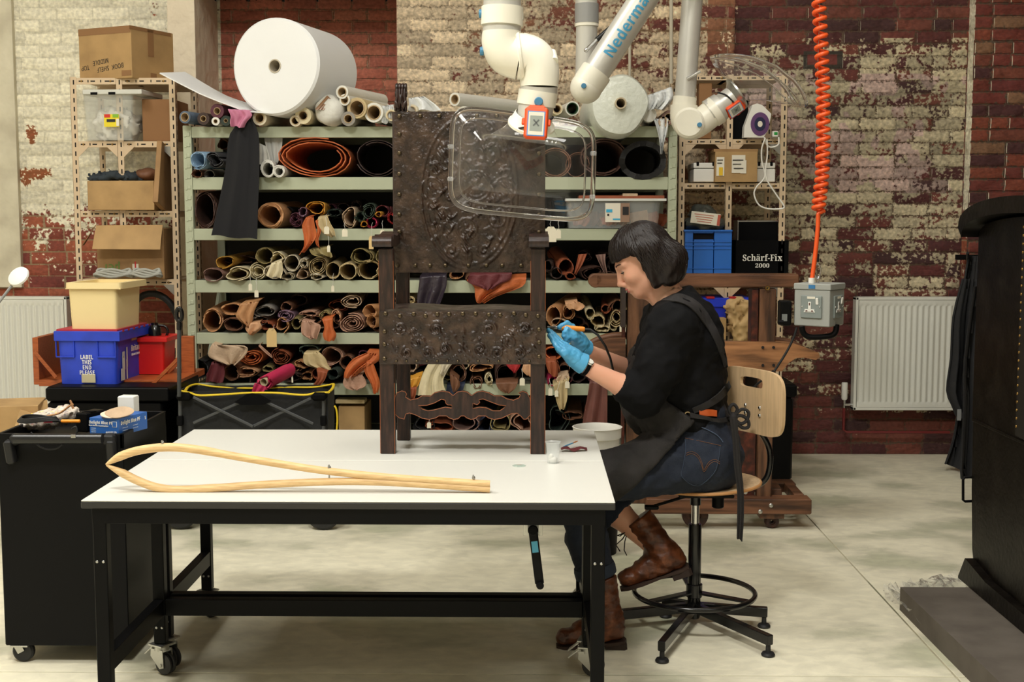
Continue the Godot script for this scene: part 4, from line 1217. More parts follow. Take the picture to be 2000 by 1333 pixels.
	drape("plastic_bag", "crumpled white plastic bag at the right of the bubble wrap roll", "plastic bag", [1262, 188, 1264, 200, 1262, 214], [1312, 170, 1315, 192, 1296, 214], 6.96, clear, 0.03, 0.3, "", 0.004, 2.5)
	drape("plastic_film", "strip of clear film hanging over the rack's right end", "plastic film", [1276, 232, 1283, 254, 1288, 280, 1290, 300], [1306, 232, 1304, 254, 1297, 280, 1293, 300], 6.98, clear, 0.02, 0.2, "", 0.001, 2.0)
	drape("plastic_film", "cone of clear film behind the chair's carved finial", "plastic film", [798, 192, 800, 204, 797, 216], [828, 188, 850, 204, 862, 216], 6.99, clear, 0.02, 0.3, "", 0.001, 2.0)
	drape("plastic_film", "loose clear film between the white rolls and the chair back", "plastic film", [744, 208, 742, 220, 744, 240], [768, 204, 770, 222, 768, 242], 7.0, clear, 0.02, 0.2, "", 0.001, 2.0)

# ---------- workbenches ----------------------------------------------------------------------
const TT := 0.709
func caster(parent: Node3D, at: Vector3, turn: float, wheel_c: Color) -> void:
	var b := Basis(Vector3.UP, turn)
	var mb := MB.new()
	mb.box(at + Vector3(0, 0.1, 0), Vector3(0.06, 0.006, 0.06), 0.001, b)
	mb.cyl(at + Vector3(0, 0.08, 0), at + Vector3(0, 0.098, 0), 0.024)
	for s in [-1, 1]:
		mb.prism(PackedVector2Array([Vector2(-0.026, 0.086), Vector2(0.028, 0.086), Vector2(0.03, 0.06), Vector2(-0.01, 0.022), Vector2(-0.03, 0.028)]), 0.003, at + b * Vector3(0, 0, s * 0.02 - 0.0015), b)
	mb.box(at + b * Vector3(0.045, 0.075, 0), Vector3(0.05, 0.005, 0.034), 0.001, b * Basis(Vector3(0, 0, 1), -0.7))
	mb.cyl(at + b * Vector3(-0.017, 0.036, -0.026), at + b * Vector3(-0.017, 0.036, 0.026), 0.006, 10)
	var c := obj("caster", mb, M.zinc, parent)
	mb = MB.new()
	for s in [-1, 1]:
		var o := at + b * Vector3(-0.017, 0.037, s * 0.009 - 0.007)
		mb.lathe([Vector2(0.006, 0), Vector2(0.03, 0), Vector2(0.036, 0.004), Vector2(0.036, 0.010), Vector2(0.03, 0.014), Vector2(0.006, 0.014), Vector2(0.006, 0)], o, Basis(b.x, b.z, -b.y), 24)
	obj("wheel", mb, mat(wheel_c, 0.5), c)
func bench(label: String, x0: float, x1: float, zf: float, zb: float, crank: bool) -> void:
	var t := thing("workbench", label, "workbench", Vector3((x0 + x1) / 2, 0, (zf + zb) / 2), "")
	var mb := MB.new()
	mb.bx(Vector3(x0 + 0.001, TT - 0.004, zb + 0.001), Vector3(x1 - 0.001, TT, zf - 0.001), 0.0015)
	obj("tabletop", mb, mat(rgb(224, 223, 215), 0.32, 0, {spec = 0.45}), t)
	mb = MB.new()
	mb.bx(Vector3(x0, TT - 0.024, zb), Vector3(x1, TT - 0.0042, zf), 0.003)
	obj("top_edge", mb, mat(rgb(38, 37, 36), 0.5), t)
	var a := x0 + 0.027
	var b := x1 - 0.027
	var w := 0.04
	var ty := TT - 0.024
	mb = MB.new()
	for z in [zf - 0.03, zb + 0.03]: mb.bx(Vector3(a, ty - 0.045, z - 0.02), Vector3(b, ty, z + 0.02), 0.002)
	for x in [a, b - w]: mb.bx(Vector3(x, ty - 0.045, zb + 0.03), Vector3(x + w, ty, zf - 0.03), 0.002)
	obj("frame", mb, M.black, t)
	for x in [a, b - w]:
		for z in [zf - 0.03, zb + 0.03]:
			mb = MB.new()
			mb.bx(Vector3(x + 0.0006, 0.105, z - w / 2 + 0.0006), Vector3(x + w - 0.0006, ty - 0.01, z + w / 2 - 0.0006), 0.003)
			var lg := obj("leg", mb, M.black, t)
			mb = MB.new()
			for yy in [0.16, 0.53]:
				for dx in [0.011, 0.029]:
					mb = MB.new()
					mb.ball(Vector3(x + dx, yy, z + w / 2), Vector3(0.0045, 0.0045, 0.003), Basis(), 8, 5)
					obj("bolt", mb, M.zinc, lg)
			caster(t, Vector3(x + w / 2, 0, z), 2.6 if x < 0 else 2.9, rgb(40, 40, 41))
		mb = MB.new()
		mb.bx(Vector3(x + 0.003, 0.20, zb + 0.04), Vector3(x + w - 0.003, 0.255, zf - 0.04), 0.002)
		obj("side_rail", mb, M.black, t)
	mb = MB.new()
	var zr := zb + 0.03 if crank else zf - 0.03
	mb.bx(Vector3(a + w, 0.20, zr - 0.018), Vector3(b - w, 0.255, zr + 0.018), 0.002)
	obj("long_rail", mb, M.black, t)
	if crank:
		var z := 3.6
		mb = MB.new()
		mb.bx(W(1022, 1047, z), W(1060, 1004, z) + Vector3(0, 0, -0.004), 0.001)
		mb.bx(W(1026, 1040, z), W(1032, 1012, z) + Vector3(0, 0, 0.004), 0.001)
		mb.bx(W(1051, 1040, z), W(1057, 1012, z) + Vector3(0, 0, 0.004), 0.001)
		var br := obj("crank_bracket", mb, M.zinc, t)
		mb = MB.new()
		mb.cyl(W(1041, 1037, z), W(1041, 1037, z - 0.035), 0.015, 20, 0.003)
		mb.bar(W(1041, 1037, z - 0.03), W(1054, 1142, z - 0.03), 0.012, 0.026, Vector3.RIGHT, 0.004)
		mb.cyl(W(1054, 1143, z - 0.005), W(1055, 1145, z - 0.05), 0.011, 16, 0.003)
		var cr := obj("crank_handle", mb, M.black, t)
		mb = MB.new()
		mb.bar(W(1043.5, 1058, z - 0.0365), W(1046, 1080, z - 0.0365), 0.0006, 0.018, Vector3.RIGHT, 0.0002)
		obj("sticker", mb, mat(rgb(70, 160, 200), 0.4), cr)
func build_bench() -> void:
	bench("white-topped bench with black legs, nearer of the two pushed together, crank handle beneath", -1.263, 0.237, -3.483, -4.081, true)
	bench("white-topped bench with black legs, farther of the two, under the old chair", -1.263, 0.237, -4.085, -4.683, false)
	# the bent wooden frame on the bench
	var t := thing("bent_wood_frame", "pale bent-wood frame of two curved rods meeting in a point, on the bench", "wooden frame", Y(340, 962, TT))
	var zz := 3.6
	var wood := mat(rgb(240, 206, 150), 0.5, 0, {tex = "wood", scale3 = Vector3(1.2, 14, 14)})
	var shapes := [[207, 908, 235, 892, 268, 881, 310, 875, 352, 875, 400, 881, 460, 892, 560, 909, 650, 922, 760, 933, 860, 940, 957, 946], [208, 909, 240, 925, 268, 939, 300, 951, 335, 957, 370, 957, 430, 953, 500, 948, 600, 943, 680, 941, 760, 943, 860, 949, 957, 956]]
	for k in 2:
		var pts := []
		var rad := []
		var q := V(shapes[k])
		for i in q.size() - 1:
			for m in 4:
				var u := m / 4.0
				var p: Vector2 = q[i].cubic_interpolate(q[i + 1], q[maxi(i - 1, 0)], q[mini(i + 2, q.size() - 1)], u)
				var wpt := W(p.x, p.y, zz)
				pts.append(wpt)
				var s := (i + u) / (q.size() - 1)
				rad.append(minf(0.0025 + s * 0.12, 0.0125) if s < 0.5 else 0.0125 - 0.002 * s)
		pts.append(W(q[-1].x, q[-1].y, zz))
		rad.append(0.0105)
		var mb := MB.new()
		mb.tube(pts, rad, 12)
		obj("curved_rod", mb, wood, t)
	for q in [[643, 914, 948], [925, 934, 942], [318, 866, 874]]:
		var mb := MB.new()
		mb.cyl(W(q[0], q[2], zz), W(q[0], q[1], zz), 0.0025, 8)
		mb.ball(W(q[0], q[1], zz), Vector3(0.005, 0.006, 0.005))
		mb.box(W(q[0] - 1, q[1] - 2, zz), Vector3(0.004, 0.01, 0.012), 0.001)
		obj("wing_bolt", mb, M.steel, t)
	# beaker, brush, leather scrap, lens
	var c := Y(1080, 905, TT)
	t = thing("beaker", "small clear plastic beaker with white paste by the chair's right leg", "beaker", c)
	var mb := MB.new()
	mb.lathe([Vector2(0, 0.0005), Vector2(0.018, 0.0005), Vector2(0.0235, 0.066), Vector2(0.027, 0.069), Vector2(0.0265, 0.07), Vector2(0.0228, 0.067), Vector2(0.0172, 0.0018), Vector2(0, 0.0018)], c, Basis(), 28)
	obj("cup", mb, pane(Color(0.93, 0.95, 0.95, 0.16), 0.1), t)
	mb = MB.new()
	mb.ball(c + Vector3(0, 0.011, 0), Vector3(0.015, 0.012, 0.014))
	mb.ball(c + Vector3(-0.006, 0.02, 0.002), Vector3(0.009, 0.012, 0.009))
	obj("paste", mb, M.white, t)
	rng.seed = 5
	c = Y(1121, 882, TT)
	mb = MB.new()
	var rows := []
	for i in 9:
		var row := PackedVector3Array()
		for j in 5: row.append(c + Vector3((i - 4) * 0.011, 0.006 + R(0, 0.006) + 0.004 * sin(i * 1.3), (j - 2) * (0.010 - 0.0012 * absf(i - 4)) - 0.004 * (i - 4) * 0.5))
		rows.append(row)
	mb.sheet(rows, 0.004)
	tag(obj("leather_scrap", mb, skin("maroon")), "dark maroon leather scrap on the white bench beside the beaker", "leather")
	mb = MB.new()
	var A := Y(1101, 882, TT) + Vector3(0, 0.016, 0.0)
	var B := Y(1129, 874, TT) + Vector3(0, 0.018, -0.02)
	t = thing("paint_brush", "small blue-handled brush lying on the maroon leather scrap", "brush", A)
	mb.tube([A, A.lerp(B, 0.3), A.lerp(B, 0.65)], [0.0018, 0.0028, 0.002], 8)
	obj("handle", mb, mat(rgb(80, 150, 190), 0.4), t)
	mb = MB.new()
	mb.tube([A.lerp(B, 0.65), A.lerp(B, 0.85), B], [0.0024, 0.0024, 0.0008], 8)
	obj("bristles", mb, mat(rgb(190, 120, 60), 0.7), t)
	c = Y(1014, 911, TT)
	mb = MB.new()
	mb.lathe([Vector2(0, 0.0005), Vector2(0.021, 0.0005), Vector2(0.022, 0.0015), Vector2(0.021, 0.0025), Vector2(0, 0.003)], c, Basis(), 28)
	tag(obj("glass_disc", mb, pane(Color(0.85, 0.93, 0.88, 0.3), 0.05)), "small clear glass disc lying flat on the bench", "disc")

# ---------- the old chair -----------------------------------------------------------------------
class Relief:
	var w: int
	var h: int
	var f := PackedFloat32Array()
	func _init(a: int, b: int) -> void:
		w = a; h = b
		f.resize(w * h)
	func ring(cx: float, cy: float, rx: float, ry: float, t: float, d: float, a0 := -10.0, a1 := 10.0) -> void:
		for j in range(maxi(int(cy - ry - t - 1), 0), mini(int(cy + ry + t + 2), h)):
			for i in range(maxi(int(cx - rx - t - 1), 0), mini(int(cx + rx + t + 2), w)):
				var u := (i - cx) / rx
				var v := (j - cy) / ry
				if a0 > -9:
					var an := atan2(v, u)
					if an < a0 or an > a1: continue
				var q := (sqrt(u * u + v * v) - 1.0) * minf(rx, ry) / t
				if absf(q) < 1.0: f[j * w + i] += d * (1.0 - q * q) * (1.0 - q * q)
	func dome(cx: float, cy: float, rx: float, ry: float, d: float, rot := 0.0) -> void:
		var m := maxf(rx, ry) + 1
		var c := cos(rot)
		var s := sin(rot)
		for j in range(maxi(int(cy - m), 0), mini(int(cy + m + 1), h)):
			for i in range(maxi(int(cx - m), 0), mini(int(cx + m + 1), w)):
				var u := ((i - cx) * c + (j - cy) * s) / rx
				var v := (-(i - cx) * s + (j - cy) * c) / ry
				var q := u * u + v * v
				if q < 1.0: f[j * w + i] += d * (1.0 - q) * (1.0 - q * 0.4)
	func scroll(cx: float, cy: float, r: float, turn: float, dirn: float, t: float, d: float) -> void:
		var n := 26
		for k in n:
			var u := float(k) / n
			var a := turn + dirn * u * 9.0
			dome(cx + cos(a) * r * (1.0 - 0.85 * u), cy + sin(a) * r * (1.0 - 0.85 * u), t * (1.1 - 0.4 * u), t * (1.1 - 0.4 * u), d * 0.75)
	func leafy(x0: float, y0: float, x1: float, y1: float, bend: float, t: float, d: float) -> void:
		for k in 15:
			var u := k / 14.0
			var p := Vector2(lerpf(x0, x1, u), lerpf(y0, y1, u)) + Vector2(y1 - y0, x0 - x1) * bend * sin(u * PI)
			var r := t * (0.5 + 1.2 * sin(u * PI))
			dome(p.x, p.y, r, r * 0.7, d * 0.6, u * 3.0)
			if k % 3 == 1:
				dome(p.x + r * 1.2, p.y - r, r * 0.9, r * 0.45, d * 0.7, 0.8)
				dome(p.x - r * 1.2, p.y + r, r * 0.9, r * 0.45, d * 0.7, 0.8)
func relief_mesh(r: Relief, tl: Vector3, tr: Vector3, bl: Vector3, br: Vector3, bulge: float) -> MB:
	var mb := MB.new()
	var rows := []
	for j in r.h:
		var row := PackedVector3Array()
		for i in r.w:
			var u := i / float(r.w - 1)
			var v := j / float(r.h - 1)
			var p := tl.lerp(tr, u).lerp(bl.lerp(br, u), v)
			var e := minf(1.0, 8.0 * minf(minf(u, 1 - u), minf(v, 1 - v)))
			row.append(p + Vector3(0, 0, r.f[j * r.w + i] * minf(1.0, 2 * e) + bulge * e))
		rows.append(row)
	mb.grid(rows, -1.0)
	return mb
func build_chair() -> void:
	rng.seed = 66
	var zf := 4.195
	var zb := 4.445
	var wood := mat(rgb(70, 44, 34), 0.42, 0, {tex = "worn", scale3 = Vector3(9, 1.2, 9), nor = "grain", ns = 0.25})
	var leather := mat(rgb(86, 66, 52), 0.36, 0, {tex = "worn", scale = 2.2, nor = "grain", ns = 0.8})
	var t := thing("old_armchair", "tall antique oak armchair with dark embossed leather back standing on the far bench", "chair", Vector3(-0.22, TT, -4.33))
	var s := zf / FL
	var mb: MB
	var lw := 29 * s
	var XL := W(743, 888, zf).x
	var XR := W(1036, 888, zf).x
	var ya := W(750, 486, zf).y
	for x in [XL, XR]:
		mb = MB.new()
		mb.bx(Vector3(x, TT, -zf - 0.048), Vector3(x + lw, ya, -zf), 0.003)
		obj("front_leg", mb, wood, t)
	var ybp := W(770, 217, zb).y
	var yfin := W(785, 162, zb).y
	for q in [W(772, 600, zb).x, W(1038, 600, zb).x]:
		mb = MB.new()
		mb.bar(Vector3(q + 0.024, TT, -zb - 0.03), Vector3(q + 0.024, TT + 0.48, -zb - 0.03), 0.046, 0.046, Vector3.BACK, 0.003)
		mb.bar(Vector3(q + 0.024, TT + 0.48, -zb - 0.03), Vector3(q + 0.024, ybp, -zb - 0.03), 0.046, 0.046, Vector3.BACK, 0.003)
		obj("back_post", mb, wood, t)
		# carved finial: a curled scroll over an acanthus leaf
		mb = MB.new()
		var fx: float = q + 0.025
		var yb := ybp
		var hh := yfin - yb
		mb.bx(Vector3(fx - 0.017, yb - 0.01, -zb - 0.05), Vector3(fx + 0.017, yb + hh * 0.75, -zb - 0.014), 0.006)
		for k in 4:
			var dx := (k - 1.5) * 0.010
			mb.cyl(Vector3(fx + dx - 0.0045, yfin - 0.014, -zb - 0.026), Vector3(fx + dx + 0.0045, yfin - 0.014, -zb - 0.026), 0.016, 18, 0.002)
			mb.tube([Vector3(fx + dx * 0.9, yfin - 0.02, -zb - 0.010), Vector3(fx + dx * 0.8, yb + hh * 0.55, -zb - 0.004), Vector3(fx + dx * 1.1, yb + hh * 0.25, -zb - 0.002), Vector3(fx + dx * 1.25, yb, -zb - 0.004)], [0.005, 0.005, 0.006, 0.004], 8)
		mb.cyl(Vector3(fx - 0.021, yfin - 0.036, -zb - 0.018), Vector3(fx + 0.021, yfin - 0.036, -zb - 0.018), 0.012, 16, 0.002)
		mb.ball(Vector3(fx, yb + hh * 0.42, -zb - 0.002), Vector3(0.008, 0.018, 0.008))
		for sd in [-1, 1]: mb.ball(Vector3(fx + sd * 0.013, yb + hh * 0.22, -zb), Vector3(0.007, 0.017, 0.007), Basis(Vector3(0, 0, 1), -sd * 0.4))
		obj("finial", mb, wood, t)
	# arms with rounded scroll ends
	for x in [[728, 766, 783], [1033, 1072, 1052]]:
		mb = MB.new()
		var xa := W(x[0], 470, zf).x
		var xb := W(x[1], 470, zf).x
		var yt := W(750, 461, zf).y
		var prof := PackedVector2Array()
		for k in 15:
			var a := lerpf(-0.5, 1.9, k / 14.0) * PI * 0.5
			prof.append(Vector2(0.0, yt - 0.021) + Vector2(cos(a), sin(a)) * Vector2(0.026, 0.021))
		prof.append(Vector2(-0.06, yt + 0.004))
		prof.append(Vector2(-0.16, yt - 0.002))
		prof.append(Vector2(-0.29, yt + 0.012))
		prof.append(Vector2(-0.29, yt - 0.026))
		prof.append(Vector2(-0.16, yt - 0.036))
		prof.append(Vector2(-0.05, yt - 0.034))
		mb.prism(prof, xb - xa, Vector3(xa, 0, -zf + 0.004), Basis(Vector3(0, 0, 1), Vector3.UP, Vector3.RIGHT))
		obj("arm", mb, wood, t)
	# back: embossed leather on a panel
	var w := 149
	var h := 158
	var rl := Relief.new(w, h)
	var nz := FastNoiseLite.new()
	nz.seed = 3
	nz.frequency = 0.05
	nz.fractal_octaves = 4
	for j in h:
		for i in w:
			rl.f[j * w + i] = 0.0022 * nz.get_noise_2d(i, j) + 0.0012 * nz.get_noise_2d(i * 4.0, j * 4.0)
	# positions in the photograph's own proportions: 2 px a cell from (769, 217)
	var e := func(x, y): return Vector2((x - 769) / 2.0, (y - 217) / 2.0)
	for k in [[0, 0.0042], [5, 0.003]]: rl.ring(74, 79, 47 - k[0], 75 - k[0], 1.8, k[1])
	rl.dome(74, 79, 44, 72, -0.002)
	for c in [[844, 367, 20], [930, 362, 28], [986, 369, 22], [917, 262, 20], [913, 445, 19], [870, 300, 16], [960, 300, 16], [866, 420, 14], [972, 425, 16]]:
		var p: Vector2 = e.call(c[0], c[1])
		var r: float = c[2] / 2.0
		rl.ring(p.x, p.y, r, r * 1.05, 1.7, 0.004)
		rl.ring(p.x, p.y, r * 0.72, r * 0.76, 1.0, 0.002)
		rl.dome(p.x, p.y + 1, r * 0.5, r * 0.6, 0.004)
		rl.dome(p.x - 1, p.y - r * 0.35, r * 0.26, r * 0.28, 0.0035)
	for c in [[862, 445, 1], [968, 450, -1], [862, 300, 1], [970, 290, -1], [900, 320, 1], [945, 330, -1]]:     # little reclining figures
		var p: Vector2 = e.call(c[0], c[1])
		var d: float = c[2]
		rl.dome(p.x, p.y, 5, 8, 0.006, d * 0.5)
		rl.dome(p.x + d * 2, p.y - 10, 3.4, 3.8, 0.006)
		rl.dome(p.x - d * 5, p.y + 9, 3, 7, 0.005, d * 1.0)
		rl.dome(p.x + d * 5, p.y + 9, 2.6, 8, 0.005, -d * 0.7)
		rl.dome(p.x + d * 7, p.y - 3, 2, 7, 0.0045, -d * 1.1)
	for c in [[883, 488, 15, 0.0, 1.0], [947, 488, 15, 3.1, -1.0], [846, 400, 13, 1.0, 1.0], [990, 400, 13, 2.0, -1.0], [850, 330, 14, 4.0, 1.0], [988, 335, 13, 5.0, -1.0], [880, 250, 12, 0.5, -1.0], [955, 250, 12, 2.6, 1.0], [915, 400, 12, 0.0, 1.0], [880, 385, 9, 1.0, -1.0], [955, 395, 10, 2.0, 1.0]]:
		var p: Vector2 = e.call(c[0], c[1])
		rl.scroll(p.x, p.y, c[2] / 2.0, c[3], c[4], 2.0, 0.0034)
	var fp: Vector2 = e.call(913, 500)      # the mask at the foot
	rl.dome(fp.x, fp.y, 7, 10, 0.006)
	for q in [[-2.5, -2.5, 1.6], [2.5, -2.5, 1.6]]: rl.dome(fp.x + q[0], fp.y + q[1], q[2], q[2], -0.003)
	rl.dome(fp.x, fp.y + 1, 1.2, 3, 0.003)
	for i in 64:
		var a := R(0, TAU)
		var rr := sqrt(R(0.05, 0.92))
		var p := Vector2(74 + cos(a) * 40 * rr, 79 + sin(a) * 66 * rr)
		var p2 := p + Vector2(R(-13, 13), R(-13, 13))
		rl.leafy(p.x, p.y, p2.x, p2.y, R(-0.4, 0.4), R(0.9, 1.6), R(0.0025, 0.0045))
	var tl := W(770, 218, zb - 0.012)
	var tr := W(1066, 217, zb - 0.012)
	var bl := W(768, 533, zb - 0.012)
	var br := W(1063, 532, zb - 0.012)
	mb = relief_mesh(rl, tl, tr, bl, br, 0.004)
	obj("back_leather", mb, leather, t)
	mb = MB.new()
	mb.bx(bl + Vector3(0.001, 0.001, -0.016), tr + Vector3(-0.001, -0.001, -0.0005), 0.002)
	obj("back_panel", mb, mat(rgb(52, 36, 28), 0.6), t)
	# seat rail with scrolling foliage
	var w2 := 163
	var h2 := 52
	var r2 := Relief.new(w2, h2)
	for j in h2:
		for i in w2: r2.f[j * w2 + i] = 0.0015 * nz.get_noise_2d(i + 300, j) + 0.0012 * nz.get_noise_2d(i * 4.0, j * 4.0 + 99)
	for m in [-1.0, 1.0]:
		for c in [[20, 16, 7, 0.3], [36, 30, 9, 2.0], [55, 17, 8, 4.0], [64, 36, 7, 1.0], [47, 40, 6, 3.0], [26, 40, 6, 5.0]]:
			r2.scroll(81 + m * (81 - c[0]), c[1], c[2], c[3] if m > 0 else PI - c[3], m, 1.8, 0.006)
		for c in [[10, 20, 30, 44], [30, 10, 50, 30], [45, 46, 66, 24], [58, 10, 76, 30], [68, 46, 80, 20], [14, 10, 40, 16]]:
			r2.leafy(81 + m * (81 - c[0]), c[1], 81 + m * (81 - c[2]), c[3], 0.25 * m, 1.4, 0.0065)
		r2.dome(81 + m * 9, 24, 4, 9, 0.005, m * 0.5)
	r2.dome(81, 20, 4, 8, 0.005)
	tl = W(741, 609, zf - 0.006)
	tr = W(1066, 609, zf - 0.006)
	bl = W(741, 712, zf - 0.006)
	br = W(1066, 712, zf - 0.006)
	mb = relief_mesh(r2, tl, tr, bl, br, 0.003)
	mb.bx(Vector3(bl.x, bl.y, -zf - 0.02), Vector3(tr.x, tr.y, -zf + 0.0055), 0.001)
	for sx in [tl.x + 0.002, tr.x - 0.002]: mb.bx(Vector3(sx - 0.002, bl.y, -zb), Vector3(sx + 0.002, tl.y, -zf), 0.001)
	obj("seat_rail_leather", mb, leather, t)
	# seat: slightly sagging leather top
	var rows := []
	var ys := W(900, 606, zf).y
	for j in 12:
		var row := PackedVector3Array()
		for i in 25:
			var u := i / 24.0
			var v := j / 11.0
			row.append(Vector3(lerpf(tl.x + 0.02, tr.x - 0.02, u), ys - 0.004 + 0.008 * sin(v * PI) - 0.012 * sin(u * PI) * sin(v * PI) + 0.003 * sin(u * 11) + 0.002 * sin(v * 7 + u * 5), lerpf(-zf + 0.004, -zb - 0.01, v)))
		rows.append(row)
	mb = MB.new()
	mb.sheet(rows, 0.01)
	obj("seat", mb, mat(rgb(96, 84, 78), 0.3, 0, {tex = "worn", scale = 3.0, nor = "grain", ns = 0.6}), t)
	# carved stretcher
	var up := [170, 700, 176, 640, 195, 600, 250, 578, 285, 590, 300, 612, 289, 645, 340, 678, 420, 662, 470, 632, 560, 635, 600, 602, 680, 580, 760, 592, 805, 630, 850, 592, 905, 580, 960, 592, 1005, 630, 1060, 592, 1120, 580, 1200, 602, 1250, 632, 1330, 632, 1390, 665, 1460, 680, 1520, 655, 1538, 622, 1516, 602, 1560, 582, 1610, 602, 1640, 660, 1648, 700, 1645, 840, 1600, 885, 1570, 885, 1540, 850, 1500, 820, 1440, 825, 1330, 875, 1250, 888, 1190, 872, 1160, 850, 1080, 850, 1040, 880, 1000, 888, 950, 870, 930, 850, 890, 850, 860, 880, 810, 888, 760, 870, 735, 850, 650, 850, 620, 870, 545, 888, 470, 875, 390, 835, 330, 818, 290, 830, 275, 885, 220, 870, 175, 830]
	var hl := [430, 738, 520, 735, 600, 710, 680, 668, 720, 680, 725, 710, 745, 730, 790, 732, 790, 765, 720, 755, 600, 785, 530, 795, 470, 775]
	var hr := [1380, 740, 1300, 730, 1220, 700, 1130, 665, 1085, 675, 1095, 705, 1065, 730, 1020, 712, 1020, 770, 1090, 755, 1160, 760, 1240, 795, 1310, 795, 1350, 770]
	var zs := zf + 0.012
	var to := func(a: Array) -> PackedVector2Array:
		var o := PackedVector2Array()
		for i in range(0, a.size(), 2):
			var p := W(740 + a[i] / 5.556, 660 + a[i + 1] / 5.556, zs)
			o.append(Vector2(p.x, p.y))
		return o
	var body: PackedVector2Array = to.call(up)
	mb = MB.new()
	var cuts := [-9.0, W(740 + 610 / 5.556, 740, zs).x, W(740 + 910 / 5.556, 740, zs).x, W(740 + 1200 / 5.556, 740, zs).x, 9.0]
	for i in 4:
		var strip := PackedVector2Array([Vector2(cuts[i], -9), Vector2(cuts[i + 1], -9), Vector2(cuts[i + 1], 9), Vector2(cuts[i], 9)])
		for a in Geometry2D.intersect_polygons(body, strip):
			for b in Geometry2D.clip_polygons(a, to.call(hl)):
				for c in Geometry2D.clip_polygons(b, to.call(hr)): mb.prism(c, 0.022, Vector3(0, 0, -zs - 0.022))
	var cst := obj("carved_stretcher", mb, wood, t)
	var worn := mat(rgb(150, 84, 46), 0.5)
	for a in [up, hl, hr]:
		var pl := []
		for i in range(0, a.size(), 2): pl.append(W(740 + a[i] / 5.556, 660 + a[i + 1] / 5.556, zs))
		pl.append(pl[0])
		mb = MB.new()
		mb.tube(pl, 0.0013, 5)
		obj("worn_edge", mb, worn, cst)
	for x in [XL + 0.0005, XL + lw - 0.0005, XR + 0.0005, XR + lw - 0.0005]:
		mb = MB.new()
		mb.tube([Vector3(x, TT + 0.002, -zf - 0.0006), Vector3(x, TT + 0.24, -zf - 0.0006)], 0.0011, 5)
		mb.tube([Vector3(x, TT + 0.48, -zf - 0.0006), Vector3(x, ya - 0.04, -zf - 0.0006)], 0.0008, 5)
		obj("worn_edge", mb, worn, t).set_meta("kind", "stuff")
	mb = MB.new()
	for x in [XL + 0.014, XR + 0.014]: mb.bx(Vector3(x, TT + 0.09, -zb - 0.02), Vector3(x + 0.02, TT + 0.125, -zf - 0.02), 0.002)
	obj("side_stretcher", mb, wood, t)
	# dome-headed nails
	var nail := MB.new()
	nail.ball(Vector3.ZERO, Vector3(0.0078, 0.0078, 0.0055), Basis(), 12, 8)
	var small := MB.new()
	small.ball(Vector3.ZERO, Vector3(0.005, 0.005, 0.004), Basis(), 10, 6)
	var nm := nail.mesh()
	var sm := small.mesh()
	var nmat := mat(rgb(92, 80, 62), 0.32, 0.85)
	var put := func(x, y, z, m):
		var o := MeshInstance3D.new()
		o.mesh = m
		o.material_override = nmat
		o.name = "nail"
		t.add_child(o, true)
		o.position = W(x, y, z) - t.position
	for y in [227, 262, 299, 340, 380, 419, 453]:
		put.call(780, y, zb - 0.018, nm)
		put.call(1053, y + 1, zb - 0.018, nm)
	for x in [821, 858, 895, 932, 970, 1010]: put.call(x, 226, zb - 0.018, nm)
	for x in [776, 811, 840, 870, 915, 950, 981, 1018, 1050]: put.call(x, 519, zb - 0.018, nm)
	for x in [753, 781, 808, 831, 854, 877, 904, 929, 955, 977, 1004, 1027, 1051]: put.call(x, 615 + 2.5 * sin(x), zf - 0.010, nm)
	for y in [648, 673, 701]:
		put.call(751, y, zf - 0.009, nm)
		put.call(1053, y - 4, zf - 0.009, nm)
	for k in 14: put.call(774 + k * 20, 706, zf - 0.009, sm)

